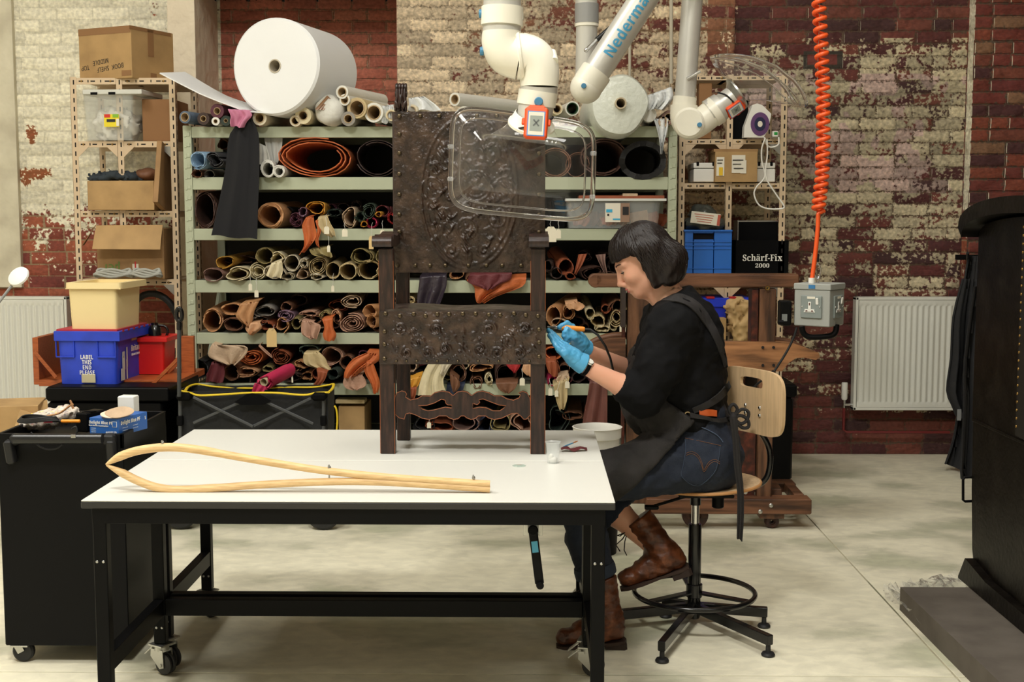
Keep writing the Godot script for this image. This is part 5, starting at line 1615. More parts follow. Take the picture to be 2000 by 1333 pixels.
# ---------- figures from blended distances ------------------------------------------------------
class Field:
	var lo: Vector3
	var h: float
	var nx: int
	var ny: int
	var nz: int
	var f := PackedFloat32Array()
	func _init(a: Vector3, b: Vector3, cell: float) -> void:
		lo = a.min(b)
		h = cell
		var s := ((b - a).abs() / cell).ceil()
		nx = int(s.x) + 1; ny = int(s.y) + 1; nz = int(s.z) + 1
		f.resize(nx * ny * nz)
		f.fill(1.0)
	func span(a: Vector3, b: Vector3) -> Array:
		var p := ((a - lo) / h).floor()
		var q := ((b - lo) / h).ceil()
		return [maxi(int(p.x), 0), mini(int(q.x), nx - 1), maxi(int(p.y), 0), mini(int(q.y), ny - 1), maxi(int(p.z), 0), mini(int(q.z), nz - 1)]
	# tapered capsule, joined smoothly; sq flattens it along z
	func cap(a: Vector3, b: Vector3, ra: float, rb: float, k := 0.02, sq := 1.0) -> void:
		var m := maxf(ra, rb) * maxf(1.0, sq) + k + 3.0 * h
		var s := span(a.min(b) - Vector3.ONE * m, a.max(b) + Vector3.ONE * m)
		var ab := b - a
		ab.z /= sq
		var L := maxf(ab.length_squared(), 1e-9)
		for z in range(s[4], s[5] + 1):
			for y in range(s[2], s[3] + 1):
				var o := (z * ny + y) * nx
				for x in range(s[0], s[1] + 1):
					var p := lo + Vector3(x, y, z) * h - a
					p.z /= sq
					var t := clampf(p.dot(ab) / L, 0.0, 1.0)
					var d := (p - ab * t).length() - ra - (rb - ra) * t
					var g := f[o + x]
					var e := maxf(k - absf(d - g), 0.0) / k
					f[o + x] = minf(d, g) - e * e * k * 0.25
	func ell(c: Vector3, r: Vector3, k := 0.02, b := Basis()) -> void:
		var R := maxf(r.x, maxf(r.y, r.z))
		var m := Vector3.ONE * (R + k + 3.0 * h)
		var s := span(c - m, c + m)
		var ib := b.inverse()
		for z in range(s[4], s[5] + 1):
			for y in range(s[2], s[3] + 1):
				var o := (z * ny + y) * nx
				for x in range(s[0], s[1] + 1):
					var p := ib * (lo + Vector3(x, y, z) * h - c)
					var k1 := (p / r).length()
					var k2 := maxf((p / (r * r)).length(), 1e-6)
					var d := k1 * (k1 - 1.0) / k2
					var g := f[o + x]
					var e := maxf(k - absf(d - g), 0.0) / k
					f[o + x] = minf(d, g) - e * e * k * 0.25
	func carve(c: Vector3, r: Vector3, k := 0.01, b := Basis()) -> void:
		var m := Vector3.ONE * (maxf(r.x, maxf(r.y, r.z)) + k + 2.0 * h)
		var s := span(c - m, c + m)
		var ib := b.inverse()
		for z in range(s[4], s[5] + 1):
			for y in range(s[2], s[3] + 1):
				var o := (z * ny + y) * nx
				for x in range(s[0], s[1] + 1):
					var p := ib * (lo + Vector3(x, y, z) * h - c)
					var k1 := (p / r).length()
					var k2 := maxf((p / (r * r)).length(), 1e-6)
					var d := -k1 * (k1 - 1.0) / k2
					var g := f[o + x]
					var e := maxf(k - absf(d - g), 0.0) / k
					f[o + x] = maxf(d, g) + e * e * k * 0.25
	# keep only what lies behind the planes [point, outward normal], all of them at once cutting away their common corner if both = true
	func cut(P: Vector3, n: Vector3, near := Vector3.ZERO, reach := 99.0) -> void:
		for z in nz:
			for y in ny:
				var o := (z * ny + y) * nx
				for x in nx:
					if f[o + x] > 0.1: continue
					var p := lo + Vector3(x, y, z) * h
					if reach < 90.0 and p.distance_squared_to(near) > reach * reach: continue
					f[o + x] = maxf(f[o + x], (p - P).dot(n))
	func cut_corner(P: Vector3, n1: Vector3, n2: Vector3) -> void:
		for z in nz:
			for y in ny:
				var o := (z * ny + y) * nx
				for x in nx:
					if f[o + x] > 0.1: continue
					var p := lo + Vector3(x, y, z) * h - P
					f[o + x] = maxf(f[o + x], minf(p.dot(n1), p.dot(n2)))
	func ruffle(amp: float, freq: Vector3, sd := 1) -> void:
		var nzz := FastNoiseLite.new()
		nzz.seed = sd
		nzz.frequency = 1.0
		nzz.fractal_octaves = 2
		for z in nz:
			for y in ny:
				var o := (z * ny + y) * nx
				for x in nx:
					if absf(f[o + x]) < 0.05:
						var p := (lo + Vector3(x, y, z) * h) * freq
						f[o + x] += amp * nzz.get_noise_3d(p.x, p.y, p.z)
	func at(p: Vector3) -> float:
		var q := (p - lo) / h
		var x := int(q.x)
		var y := int(q.y)
		var z := int(q.z)
		if x < 0 or y < 0 or z < 0 or x >= nx - 1 or y >= ny - 1 or z >= nz - 1: return 1.0
		var o := (z * ny + y) * nx + x
		var u := q.x - x
		var v := q.y - y
		var w := q.z - z
		var a := lerpf(lerpf(f[o], f[o + 1], u), lerpf(f[o + nx], f[o + nx + 1], u), v)
		o += nx * ny
		return lerpf(a, lerpf(lerpf(f[o], f[o + 1], u), lerpf(f[o + nx], f[o + nx + 1], u), v), w)
	func mesh(mb: MB) -> void:
		var id := PackedInt32Array()
		id.resize(nx * ny * nz)
		id.fill(-1)
		var sx := 1
		var sy := nx
		var sz := nx * ny
		var off := [0, sx, sy, sx + sy, sz, sx + sz, sy + sz, sx + sy + sz]
		var E := [[0, 1], [2, 3], [4, 5], [6, 7], [0, 2], [1, 3], [4, 6], [5, 7], [0, 4], [1, 5], [2, 6], [3, 7]]
		var cells := PackedInt32Array()
		for z in nz - 1:
			for y in ny - 1:
				var o := (z * ny + y) * nx
				for x in nx - 1:
					var i := o + x
					var a := f[i]
					if a > 5.0 * h or a < -5.0 * h: continue
					var s := 0
					for k in 8:
						if f[i + off[k]] < 0.0: s += 1
					if s == 0 or s == 8: continue
					var c := Vector3.ZERO
					var n := 0
					for e in E:
						var fa := f[i + off[e[0]]]
						var fb := f[i + off[e[1]]]
						if (fa < 0.0) != (fb < 0.0):
							var t := fa / (fa - fb)
							var pa := Vector3(e[0] & 1, (e[0] >> 1) & 1, e[0] >> 2)
							var pb := Vector3(e[1] & 1, (e[1] >> 1) & 1, e[1] >> 2)
							c += pa.lerp(pb, t)
							n += 1
					c /= n
					var p := lo + (Vector3(x, y, z) + c) * h
					var g := Vector3(at(p + Vector3(h, 0, 0)) - at(p - Vector3(h, 0, 0)), at(p + Vector3(0, h, 0)) - at(p - Vector3(0, h, 0)), at(p + Vector3(0, 0, h)) - at(p - Vector3(0, 0, h)))
					id[i] = mb.p(p, g.normalized())
					cells.append(i)
		for i in cells:
			var s0 := f[i] < 0.0
			for ax in 3:
				var st: int = [sx, sy, sz][ax]
				if (f[i + st] < 0.0) == s0: continue
				var u: int = [sy, sz, sx][ax]
				var w: int = [sz, sx, sy][ax]
				if i - u - w < 0: continue
				var a := id[i]
				var b := id[i - u]
				var c := id[i - u - w]
				var d := id[i - w]
				if a >= 0 and b >= 0 and c >= 0 and d >= 0: mb.q(a, b, c, d)
	# first point of the surface along the line of sight through (px, py)
	func hit(ray_from: Vector3, dirv: Vector3, z0: float, z1: float) -> Vector3:
		var t := z0
		while t < z1:
			var p := ray_from + dirv * t
			var d := at(p)
			if d < 0.0: return p
			t += maxf(minf(d * 0.7, 0.02), 0.002)
		return Vector3.INF
func on(fs: Array, px: float, py: float, fallz: float, lift := 0.004) -> Vector3:
	var d := W(px, py, 1.0) - EYE
	var best := Vector3.INF
	for q in fs:
		var p: Vector3 = q.hit(EYE, d, 4.0, 5.2)
		if p != Vector3.INF and (best == Vector3.INF or p.z > best.z): best = p
	if best == Vector3.INF: return W(px, py, fallz)
	return best - d.normalized() * lift
# a band laid on surfaces: its two edges as lists of picture points
func band(fs: Array, Lp: Array, Rp: Array, fallz: float, lift: float, th: float, cols := 3, steps := 4) -> MB:
	var mb := MB.new()
	var a := V(Lp)
	var b := V(Rp)
	var rows := []
	for i in a.size() - 1:
		for m in steps + (1 if i == a.size() - 2 else 0):
			var u := m / float(steps)
			var l: Vector2 = a[i].cubic_interpolate(a[i + 1], a[maxi(i - 1, 0)], a[mini(i + 2, a.size() - 1)], u)
			var r: Vector2 = b[i].cubic_interpolate(b[i + 1], b[maxi(i - 1, 0)], b[mini(i + 2, b.size() - 1)], u)
			var row := PackedVector3Array()
			for j in cols + 1:
				var q := l.lerp(r, j / float(cols))
				row.append(on(fs, q.x, q.y, fallz, lift))
			rows.append(row)
	mb.sheet(rows, th)
	return mb
func thread(fs: Array, pts: Array, fallz: float, r := 0.0008) -> MB:
	var mb := MB.new()
	var q := V(pts)
	var o := []
	for i in q.size() - 1:
		for m in 4:
			var p: Vector2 = q[i].cubic_interpolate(q[i + 1], q[maxi(i - 1, 0)], q[mini(i + 2, q.size() - 1)], m / 4.0)
			o.append(on(fs, p.x, p.y, fallz, 0.0075))
	o.append(on(fs, q[-1].x, q[-1].y, fallz, 0.0075))
	mb.tube(o, r, 5)
	return mb
# a gloved hand: wrist, palm end, and five chains of joints
func hand_field(wr: Vector3, palm: Vector3, pw: float, fingers: Array, fat := 0.0) -> Field:
	var lo := wr
	var hi := wr
	for c in fingers:
		for p in c:
			lo = lo.min(p); hi = hi.max(p)
	lo = lo.min(palm) - Vector3.ONE * 0.06
	hi = hi.max(palm) + Vector3.ONE * 0.06
	var F := Field.new(lo, hi, 0.0032)
	F.cap(wr, wr.lerp(palm, 0.5), 0.026 + fat, 0.027 + fat, 0.01, 0.85)
	for c in fingers:
		if c.size() < 5: F.cap(wr.lerp(palm, 0.3), c[0], 0.019 + fat, 0.0135 + fat, 0.02)
		for i in c.size() - 1: F.cap(c[i], c[i + 1], 0.0108 - 0.001 * i + fat, 0.0098 - 0.001 * i + fat, 0.003)
	F.ruffle(0.0022, Vector3(55, 70, 55), 6)
	return F
func build_person() -> void:
	var Wp := func(a: Array) -> Vector3: return W(a[0], a[1], a[2])
	var J := {nhip = W(1372, 898, 4.48), fhip = W(1364, 898, 4.70), nknee = W(1124, 955, 4.37), fknee = W(1160, 962, 4.67), nank = W(1184, 1206, 4.33), fank = W(1290, 1078, 4.60),
		pel = W(1370, 890, 4.59), waist = W(1347, 795, 4.57), chest = W(1322, 690, 4.56), neck = W(1308, 588, 4.55), nsh = W(1318, 632, 4.385), fsh = W(1300, 628, 4.74), nel = W(1258, 776, 4.35), fel = W(1275, 745, 4.74),
		nwr = W(1141, 716, 4.30), fwr = W(1146, 686, 4.44)}
	var t := thing("person", "woman in black top, dark apron and jeans bending towards the old chair", "person", Vector3(J.pel.x, 0, J.pel.z))
	var flesh := mat(rgb(226, 168, 140), 0.5, 0, {sss = 0.15, nor = "grain", scale = 5.0, ns = 0.08})
	# head frame: forward, up, towards the camera
	var hc := W(1252, 506, 4.545)
	var ang := deg_to_rad(28)
	var hb := Basis(Vector3(-cos(ang), -sin(ang), 0.03).normalized(), Vector3(-sin(ang), cos(ang), 0), Vector3(0, 0, 1))
	hb = hb.orthonormalized()
	var hp := func(a: float, b: float, c: float) -> Vector3: return hc + hb * Vector3(a, b, c)
	var HB := Basis(hb.x, hb.y, hb.z)
	# --- body: one continuous skin
	var body := MB.new()
	var B := Field.new(Vector3(-0.05, 0.02, -5.0), Vector3(1.0, 1.25, -4.15), 0.0125)
	B.ell(J.pel, Vector3(0.12, 0.10, 0.16), 0.05)
	B.cap(J.waist, J.pel, 0.10, 0.11, 0.06, 1.3)
	B.ell(J.chest, Vector3(0.115, 0.16, 0.155), 0.06)
	B.cap(J.chest, J.neck, 0.09, 0.055, 0.05)
	B.cap(J.neck, hp.call(-0.03, -0.06, 0), 0.054, 0.052, 0.03)
	for q in [["nsh", "nel", "nwr"], ["fsh", "fel", "fwr"]]:
		B.cap(J.chest + Vector3(0, 0.1, 0), J[q[0]], 0.05, 0.05, 0.05)
		B.cap(J[q[0]], J[q[1]], 0.05, 0.042, 0.03)
		B.cap(J[q[1]], J[q[1]].lerp(J[q[2]], 0.3), 0.041, 0.041, 0.02)
		B.cap(J[q[1]].lerp(J[q[2]], 0.3), J[q[2]], 0.041, 0.026, 0.02)
	for q in [["nhip", "nknee", "nank"], ["fhip", "fknee", "fank"]]:
		B.cap(J[q[0]], J[q[1]], 0.085, 0.055, 0.04)
		B.cap(J[q[1]], J[q[1]].lerp(J[q[2]], 0.35), 0.052, 0.05, 0.02)
		B.cap(J[q[1]].lerp(J[q[2]], 0.35), J[q[2]], 0.05, 0.035, 0.02)
	B.cap(J.nank, W(1110, 1250, 4.33), 0.034, 0.022, 0.02)
	B.cap(J.fank, W(1228, 1132, 4.6), 0.034, 0.022, 0.02)
	B.mesh(body)
	# head, on its own finer grid
	var H := Field.new(hc - Vector3(0.17, 0.19, 0.11), hc + Vector3(0.17, 0.16, 0.11), 0.0036)
	H.ell(hp.call(-0.008, 0.018, 0), Vector3(0.096, 0.094, 0.074), 0.01, HB)
	H.ell(hp.call(0.036, -0.045, 0), Vector3(0.052, 0.074, 0.056), 0.03, HB)
	H.ell(hp.call(0.062, -0.103, 0), Vector3(0.021, 0.017, 0.022), 0.022, HB)
	for s in [-1.0, 1.0]:
		H.cap(hp.call(0.052, -0.098, s * 0.014), hp.call(-0.012, -0.06, s * 0.05), 0.019, 0.022, 0.03)
		H.ell(hp.call(0.056, -0.036, s * 0.036), Vector3(0.028, 0.024, 0.024), 0.022, HB)
		H.cap(hp.call(0.084, 0.014, s * 0.010), hp.call(0.068, 0.014, s * 0.046), 0.010, 0.009, 0.014)
		H.carve(hp.call(0.098, -0.007, s * 0.031), Vector3(0.016, 0.010, 0.017), 0.012, HB)
		H.ell(hp.call(0.0715, -0.008, s * 0.031), Vector3(0.0125, 0.0125, 0.0135), 0.003, HB)
		H.ell(hp.call(0.097, -0.054, s * 0.0105), Vector3(0.0105, 0.0075, 0.0075), 0.007, HB)
		H.ell(hp.call(-0.006, -0.016, s * 0.074), Vector3(0.018, 0.031, 0.009), 0.006, HB)
	H.cap(hp.call(0.087, 0.006, 0), hp.call(0.106, -0.043, 0), 0.0085, 0.0095, 0.012)
	H.ell(hp.call(0.108, -0.046, 0), Vector3(0.011, 0.0095, 0.0105), 0.006, HB)
	H.ell(hp.call(0.084, -0.074, 0), Vector3(0.014, 0.016, 0.026), 0.014, HB)
	H.carve(hp.call(0.104, -0.0775, 0), Vector3(0.008, 0.002, 0.02), 0.004, HB)
	H.cap(J.neck, hp.call(-0.03, -0.06, 0), 0.056, 0.054, 0.035)
	H.cap(hp.call(0.03, -0.105, 0), J.neck + Vector3(-0.02, 0.0, 0), 0.022, 0.04, 0.03)
	H.mesh(body)
	var bo := obj("body", body, flesh, t)
	var mb := MB.new()
	for k in 2:
		mb.ball(hp.call(0.0955 - 0.0035 * k, -0.0722 - 0.0105 * k, 0), Vector3(0.0065, 0.0045 + 0.0008 * k, 0.021), HB, 16, 10)
	obj("lips", mb, mat(rgb(186, 96, 92), 0.4), t)
	for s in [-1.0, 1.0]:
		mb = MB.new()
		mb.ball(hp.call(0.0755, -0.0088, s * 0.031), Vector3(0.0105, 0.0085, 0.0115), HB, 14, 10)
		var ey := obj("eye", mb, mat(rgb(176, 146, 130), 0.25), t)
		mb = MB.new()
		mb.ball(hp.call(0.0835, -0.0125, s * 0.031), Vector3(0.003, 0.0045, 0.005), HB, 12, 8)
		obj("iris", mb, mat(rgb(44, 30, 24), 0.15), ey)
		mb = MB.new()
		mb.tube([hp.call(0.080, -0.010, s * 0.044), hp.call(0.088, -0.0115, s * 0.036), hp.call(0.089, -0.0115, s * 0.026), hp.call(0.084, -0.010, s * 0.020)], [0.0012, 0.0017, 0.0017, 0.001], 6)
		obj("eyelash", mb, M.ink, ey)
		mb = MB.new()
		mb.tube([hp.call(0.094, 0.014, s * 0.012), hp.call(0.0925, 0.020, s * 0.027), hp.call(0.083, 0.021, s * 0.041), hp.call(0.071, 0.016, s * 0.052)], [0.002, 0.0032, 0.0028, 0.0012], 6, true, 0.6)
		obj("eyebrow", mb, mat(rgb(48, 34, 28), 0.8), t)
	# --- hair: a wavy bob with a fringe
	var hairm := mat(rgb(30, 22, 20), 0.42, 0, {nor = "grain", scale3 = Vector3(10, 2, 10), ns = 0.6, spec = 0.4})
	var HF := Field.new(hc - Vector3(0.16, 0.17, 0.15), hc + Vector3(0.2, 0.17, 0.15), 0.005)
	HF.ell(hp.call(-0.010, 0.028, 0), Vector3(0.110, 0.100, 0.090), 0.01, HB)
	HF.ell(W(1296, 513, 4.545), Vector3(0.080, 0.082, 0.108), 0.03)
	for s in [-1.0, 1.0]:
		HF.cap(hp.call(0.0, 0.04, s * 0.075), W(1274, 552, 4.545) + Vector3(0, 0, s * 0.082), 0.028, 0.018, 0.03)
		HF.cap(hp.call(-0.04, 0.02, s * 0.08), W(1305, 545, 4.545) + Vector3(0, 0, s * 0.075), 0.035, 0.024, 0.03)
	HF.cap(W(1318, 500, 4.545), W(1322, 532, 4.545), 0.035, 0.025, 0.03, 2.4)
	HF.cut_corner(hp.call(0.015, 0.034, 0), HB.x, -HB.y)
	HF.ruffle(0.006, Vector3(28, 10, 34), 4)
	mb = MB.new()
	HF.mesh(mb)
	rng.seed = 12
	for k in 420:
		var a := R(-PI, PI)
		var pts := []
		var c0: Vector3 = hp.call(-0.02, 0.015, 0)
		var ph := R(0, TAU)
		var th := R(0.05, 0.5)
		var end := R(1.7, 2.35)
		while th < end:
			var aa := a + 0.05 * sin(th * 7.0 + ph) * smoothstep(0.7, 1.6, th)
			var d: Vector3 = hb * Vector3(sin(th) * cos(aa), cos(th), sin(th) * sin(aa))
			var r := 0.2
			while r > 0.05 and HF.at(c0 + d * r) > 0.0: r -= 0.003
			var p := c0 + d * (r + 0.0015)
			if r < 0.055 or (pts.size() and p.distance_to(pts[-1]) > 0.04): break
			pts.append(p)
			th += 0.13
		if pts.size() < 4: continue
		var rad := []
		for i in pts.size():
			var u := i / float(pts.size() - 1)
			rad.append(0.0052 * (0.3 + sin(u * PI * 0.75 + 0.3)) * (1.0 - 0.7 * u * u))
		mb.tube(pts, rad, 5)
	obj("hair", mb, hairm, t)
	# --- black top with sleeves pushed up
	var S := Field.new(Vector3(0.15, 0.55, -5.02), Vector3(0.95, 1.3, -4.14), 0.0095)
	S.cap(J.waist + Vector3(0.01, -0.03, 0), J.waist + Vector3(0.0, 0.05, 0), 0.128, 0.128, 0.05, 1.28)
	S.ell(J.chest + Vector3(0.012, -0.01, 0), Vector3(0.148, 0.175, 0.175), 0.08)
	S.ell(W(1278, 712, 4.56), Vector3(0.085, 0.075, 0.145), 0.07)
	S.ell(W(1358, 660, 4.56), Vector3(0.085, 0.15, 0.16), 0.06)
	S.cap(J.chest + Vector3(0.0, 0.06, 0), J.neck + Vector3(0.012, 0, 0), 0.115, 0.066, 0.07, 1.15)
	for q in [["nsh", "nel", "nwr"], ["fsh", "fel", "fwr"]]:
		var sh: Vector3 = J[q[0]]
		var el: Vector3 = J[q[1]]
		var wr: Vector3 = J[q[2]]
		S.cap(J.neck + Vector3(0.02, -0.04, 0), sh, 0.06, 0.075, 0.06)
		S.cap(sh, sh.lerp(el, 0.55), 0.078, 0.076, 0.06)
		S.cap(sh.lerp(el, 0.55), el, 0.074, 0.066, 0.05)
		S.cap(el, el.lerp(wr, 0.36), 0.064, 0.052, 0.03)
	S.ruffle(0.011, Vector3(9, 14, 9), 3)
	S.ruffle(0.005, Vector3(26, 34, 26), 8)
	S.cut(W(1323, 568, 4.55), Vector3(-0.44, 0.9, 0))
	for q in [["nel", "nwr"], ["fel", "fwr"]]: S.cut(J[q[0]].lerp(J[q[1]], 0.42), (J[q[1]] - J[q[0]]).normalized(), J[q[1]], 0.17)
	mb = MB.new()
	S.mesh(mb)
	obj("top", mb, mat(rgb(13, 13, 15), 0.85, 0, {nor = "weave", scale = 7.0, ns = 0.3, spec = 0.3}), t)
	# --- jeans
	var Q := Field.new(Vector3(-0.06, 0.1, -5.0), Vector3(0.95, 0.86, -4.15), 0.0095)
	Q.ell(J.pel + Vector3(0.018, 0.0, 0), Vector3(0.125, 0.125, 0.19), 0.05)
	Q.ell(W(1377, 903, 4.49), Vector3(0.112, 0.108, 0.10), 0.05)
	Q.cap(J.waist + Vector3(0.02, -0.03, 0), J.pel, 0.118, 0.12, 0.06, 1.35)
	for q in [["nhip", "nknee", "nank"], ["fhip", "fknee", "fank"]]:
		var hip: Vector3 = J[q[0]]
		var kn: Vector3 = J[q[1]]
		var an: Vector3 = J[q[2]]
		Q.cap(hip, kn, 0.102, 0.068, 0.05)
		Q.cap(kn, kn.lerp(an, 0.4), 0.068, 0.068, 0.03)
		Q.cap(kn.lerp(an, 0.4), kn.lerp(an, 0.75), 0.068, 0.068, 0.03)
	Q.ruffle(0.009, Vector3(12, 16, 12), 9)
	Q.ruffle(0.004, Vector3(34, 40, 30), 19)
	Q.cut(J.nknee.lerp(J.nank, 0.66), (J.nank - J.nknee).normalized(), J.nank, 0.25)
	Q.cut(J.fknee.lerp(J.fank, 0.36), (J.fank - J.fknee).normalized(), J.fank, 0.21)
	mb = MB.new()
	Q.mesh(mb)
	var denim := mat(rgb(19, 29, 47), 0.8, 0, {tex = "mottle", scale = 3.0, nor = "weave", ns = 0.5})
	var je := obj("jeans", mb, denim, t)
	var cd: Vector3 = (J.nank - J.nknee).normalized()
	mb = MB.new()
	mb.lathe([Vector2(0.060, 0.0), Vector2(0.071, -0.004), Vector2(0.074, 0.01), Vector2(0.073, 0.034), Vector2(0.068, 0.038), Vector2(0.06, 0.03)], J.nknee.lerp(J.nank, 0.60), Basis(cd.cross(Vector3.BACK).normalized(), cd, Vector3.BACK), 24)
	obj("turn_up", mb, mat(rgb(32, 42, 58), 0.85, 0, {nor = "weave", scale = 5.0, ns = 0.5}), je)
	# back pocket, yoke and stitching
	mb = band([Q], [1337, 853, 1338, 880, 1332, 915, 1331, 934], [1408, 868, 1405, 895, 1396, 925, 1366, 952], 4.42, 0.004, 0.003, 10, 4)
	var pk := obj("back_pocket", mb, mat(rgb(23, 34, 54), 0.8, 0, {tex = "mottle", scale = 3.0, nor = "weave", ns = 0.5}), je)
	var stitch := mat(rgb(120, 78, 46), 0.8)
	obj("stitching", thread([Q], [1340, 886, 1352, 883, 1364, 890, 1371, 904, 1375, 918, 1384, 904, 1396, 898, 1406, 903], 4.42), stitch, pk)
	obj("stitching", thread([Q], [1340, 890, 1352, 887, 1363, 894, 1370, 908, 1375, 922, 1385, 908, 1396, 902, 1406, 907], 4.42), stitch, pk)
	obj("stitching", thread([Q], [1338, 856, 1372, 863, 1408, 871], 4.42), stitch, pk)
	obj("stitching", thread([Q], [1338, 858, 1339, 880, 1334, 912, 1332, 932, 1362, 950, 1394, 925, 1404, 895, 1407, 872], 4.42), mat(rgb(62, 76, 96), 0.8), pk)
	obj("yoke_seam", thread([Q], [1345, 828, 1375, 837, 1400, 850, 1412, 864], 4.42, 0.0018), mat(rgb(70, 84, 108), 0.8), je)
	obj("belt", band([Q, S], [1366, 802, 1384, 800, 1400, 802], [1366, 814, 1384, 813, 1400, 814], 4.42, 0.008, 0.003), mat(rgb(196, 88, 36), 0.5), t)
	# --- apron over the lap and the chest
	var apm := mat(rgb(44, 41, 40), 0.85, 0, {tex = "fade", scale = 2.2, nor = "weave", ns = 0.4})
	var A := Field.new(Vector3(-0.06, 0.45, -4.98), Vector3(0.8, 1.15, -4.16), 0.0095)
	A.cap(J.nhip + Vector3(-0.03, 0.03, 0.006), J.nknee + Vector3(0, 0.012, 0.01), 0.116, 0.085, 0.05)
	A.cap(J.fhip + Vector3(-0.03, 0.03, 0), J.fknee + Vector3(0, 0.012, 0), 0.114, 0.082, 0.08)
	A.ell(J.waist + Vector3(-0.005, -0.02, 0), Vector3(0.148, 0.16, 0.188), 0.05)
	A.cap(W(1256, 700, 4.56), W(1262, 800, 4.57), 0.055, 0.085, 0.05, 2.0)
	A.ruffle(0.013, Vector3(9, 9, 11), 21)
	A.ruffle(0.004, Vector3(30, 30, 30), 22)
	var vw := (W(1300, 880, 4.4) - EYE).normalized()
	var edge := func(x0, y0, x1, y1, z) -> Vector3:     # normal of the plane through two picture points and the eye's direction, pointing right or down
		return (W(x1, y1, z) - W(x0, y0, z)).cross(Vector3(0, 0, 1)).normalized()
	var n1: Vector3 = edge.call(1203, 976, 1359, 822, 4.4)
	if n1.y > 0: n1 = -n1
	A.cut(W(1280, 900, 4.4), n1)
	var n2: Vector3 = edge.call(1359, 822, 1240, 742, 4.4)
	if n2.y < 0: n2 = -n2
	A.cut_corner(W(1300, 783, 4.4), n2, Vector3(1, 0.5, 0).normalized())
	A.cut(W(1236, 655, 4.5), Vector3(0, 1, 0))
	mb = MB.new()
	A.mesh(mb)
	var ap := obj("apron", mb, apm, t)
	var strap := mat(rgb(32, 29, 29), 0.85, 0, {nor = "weave", scale = 6.0, ns = 0.4})
	obj("shoulder_strap", band([S], [1301, 578, 1326, 574, 1352, 583, 1376, 604, 1398, 640, 1414, 678, 1422, 716], [1291, 588, 1318, 589, 1344, 598, 1366, 620, 1388, 652, 1406, 690, 1416, 722], 4.5, 0.009, 0.004), strap, ap)
	obj("waist_strap", band([S, Q, A], [1352, 798, 1378, 786, 1404, 768, 1424, 744], [1356, 808, 1384, 797, 1410, 780, 1428, 756], 4.45, 0.008, 0.004), strap, ap)
	obj("waist_strap", band([S, Q, A], [1348, 806, 1376, 813, 1404, 818, 1428, 812], [1348, 817, 1376, 820, 1404, 826, 1430, 822], 4.45, 0.012, 0.004), strap, ap)
	mb = MB.new()
	var gr := on([A, Q, S], 1343, 811, 4.42, 0.006)
	mb.lathe([Vector2(0.007, 0.001), Vector2(0.009, 0.004), Vector2(0.0125, 0.004), Vector2(0.0145, 0.001), Vector2(0.0145, -0.003), Vector2(0.007, -0.003), Vector2(0.007, 0.001)], gr, Basis(Vector3.RIGHT, Vector3.BACK, Vector3.DOWN), 24)
	obj("grommet", mb, mat(rgb(170, 150, 120), 0.3, 1.0), ap)
	# the bow and its long tail
	var kz := 4.46
	for q in [[1432, 816, 1448, 800, 1462, 806, 1458, 822, 1446, 828, 1434, 818], [1430, 815, 1424, 800, 1432, 790, 1440, 800, 1432, 816], [1432, 818, 1446, 812, 1460, 820, 1462, 834, 1450, 836, 1436, 824]]:
		var ls := V(q)
		var lp := []
		for i in ls.size(): lp.append([ls[i].x, ls[i].y])
		mb = MB.new()
		mb.tube(path(lp, kz, 4), 0.011, 8, true, 0.55)
		obj("bow_loop", mb, strap, ap)
	mb = MB.new()
	mb.ball(W(1432, 816, kz), Vector3(0.017, 0.02, 0.02))
	obj("knot", mb, strap, ap)
	mb = drape_mesh(V([1426, 818, 1431, 860, 1434, 910, 1440, 960, 1440, 1010, 1439, 1052]), V([1440, 818, 1443, 860, 1447, 910, 1452, 960, 1452, 1010, 1449, 1057]), 4.37, 0.004, 0.0, 0.003)
	obj("tie_end", mb, strap, ap)
	mb = MB.new()
	mb.tube([W(1424, 820, 4.5), W(1423, 870, 4.5), W(1424, 915, 4.46), W(1410, 935, 4.45), W(1398, 943, 4.44)], 0.003, 6)
	obj("tie_end", mb, strap, ap)
	# --- gloves
	var glove := mat(rgb(84, 168, 214), 0.38, 0, {nor = "coarse", scale = 9.0, ns = 0.5, sss = 0.1})
	var P := func(a: Array) -> Array:
		var o := []
		for i in range(0, a.size(), 3): o.append(W(a[i], a[i + 1], a[i + 2]))
		return o
	var palm := W(1112, 688, 4.29)
	var G1 := hand_field(W(1129, 707, 4.295), palm, 0.04, [
		P.call([1104, 676, 4.315, 1091, 664, 4.32, 1082, 654, 4.325, 1074, 647, 4.33]),
		P.call([1102, 680, 4.295, 1088, 666, 4.30, 1079, 655, 4.305, 1071, 645, 4.31]),
		P.call([1101, 685, 4.275, 1087, 673, 4.28, 1079, 663, 4.285, 1073, 655, 4.29]),
		P.call([1103, 691, 4.258, 1091, 682, 4.26, 1085, 675, 4.265, 1080, 668, 4.27]),
		P.call([1120, 700, 4.325, 1108, 697, 4.335, 1098, 691, 4.34, 1090, 686, 4.345])])
	mb = MB.new()
	G1.mesh(mb)
	var cuffd: Vector3 = (J.nel - J.nwr).normalized()
	mb.lathe([Vector2(0.027, 0.0), Vector2(0.030, 0.0), Vector2(0.0345, 0.018), Vector2(0.0365, 0.034), Vector2(0.034, 0.037), Vector2(0.028, 0.033)], W(1129, 706, 4.295) - cuffd * 0.012, Basis(cuffd.cross(Vector3.UP).normalized(), cuffd, cuffd.cross(Vector3.UP).cross(cuffd).normalized()), 24)
	obj("glove", mb, glove, t)
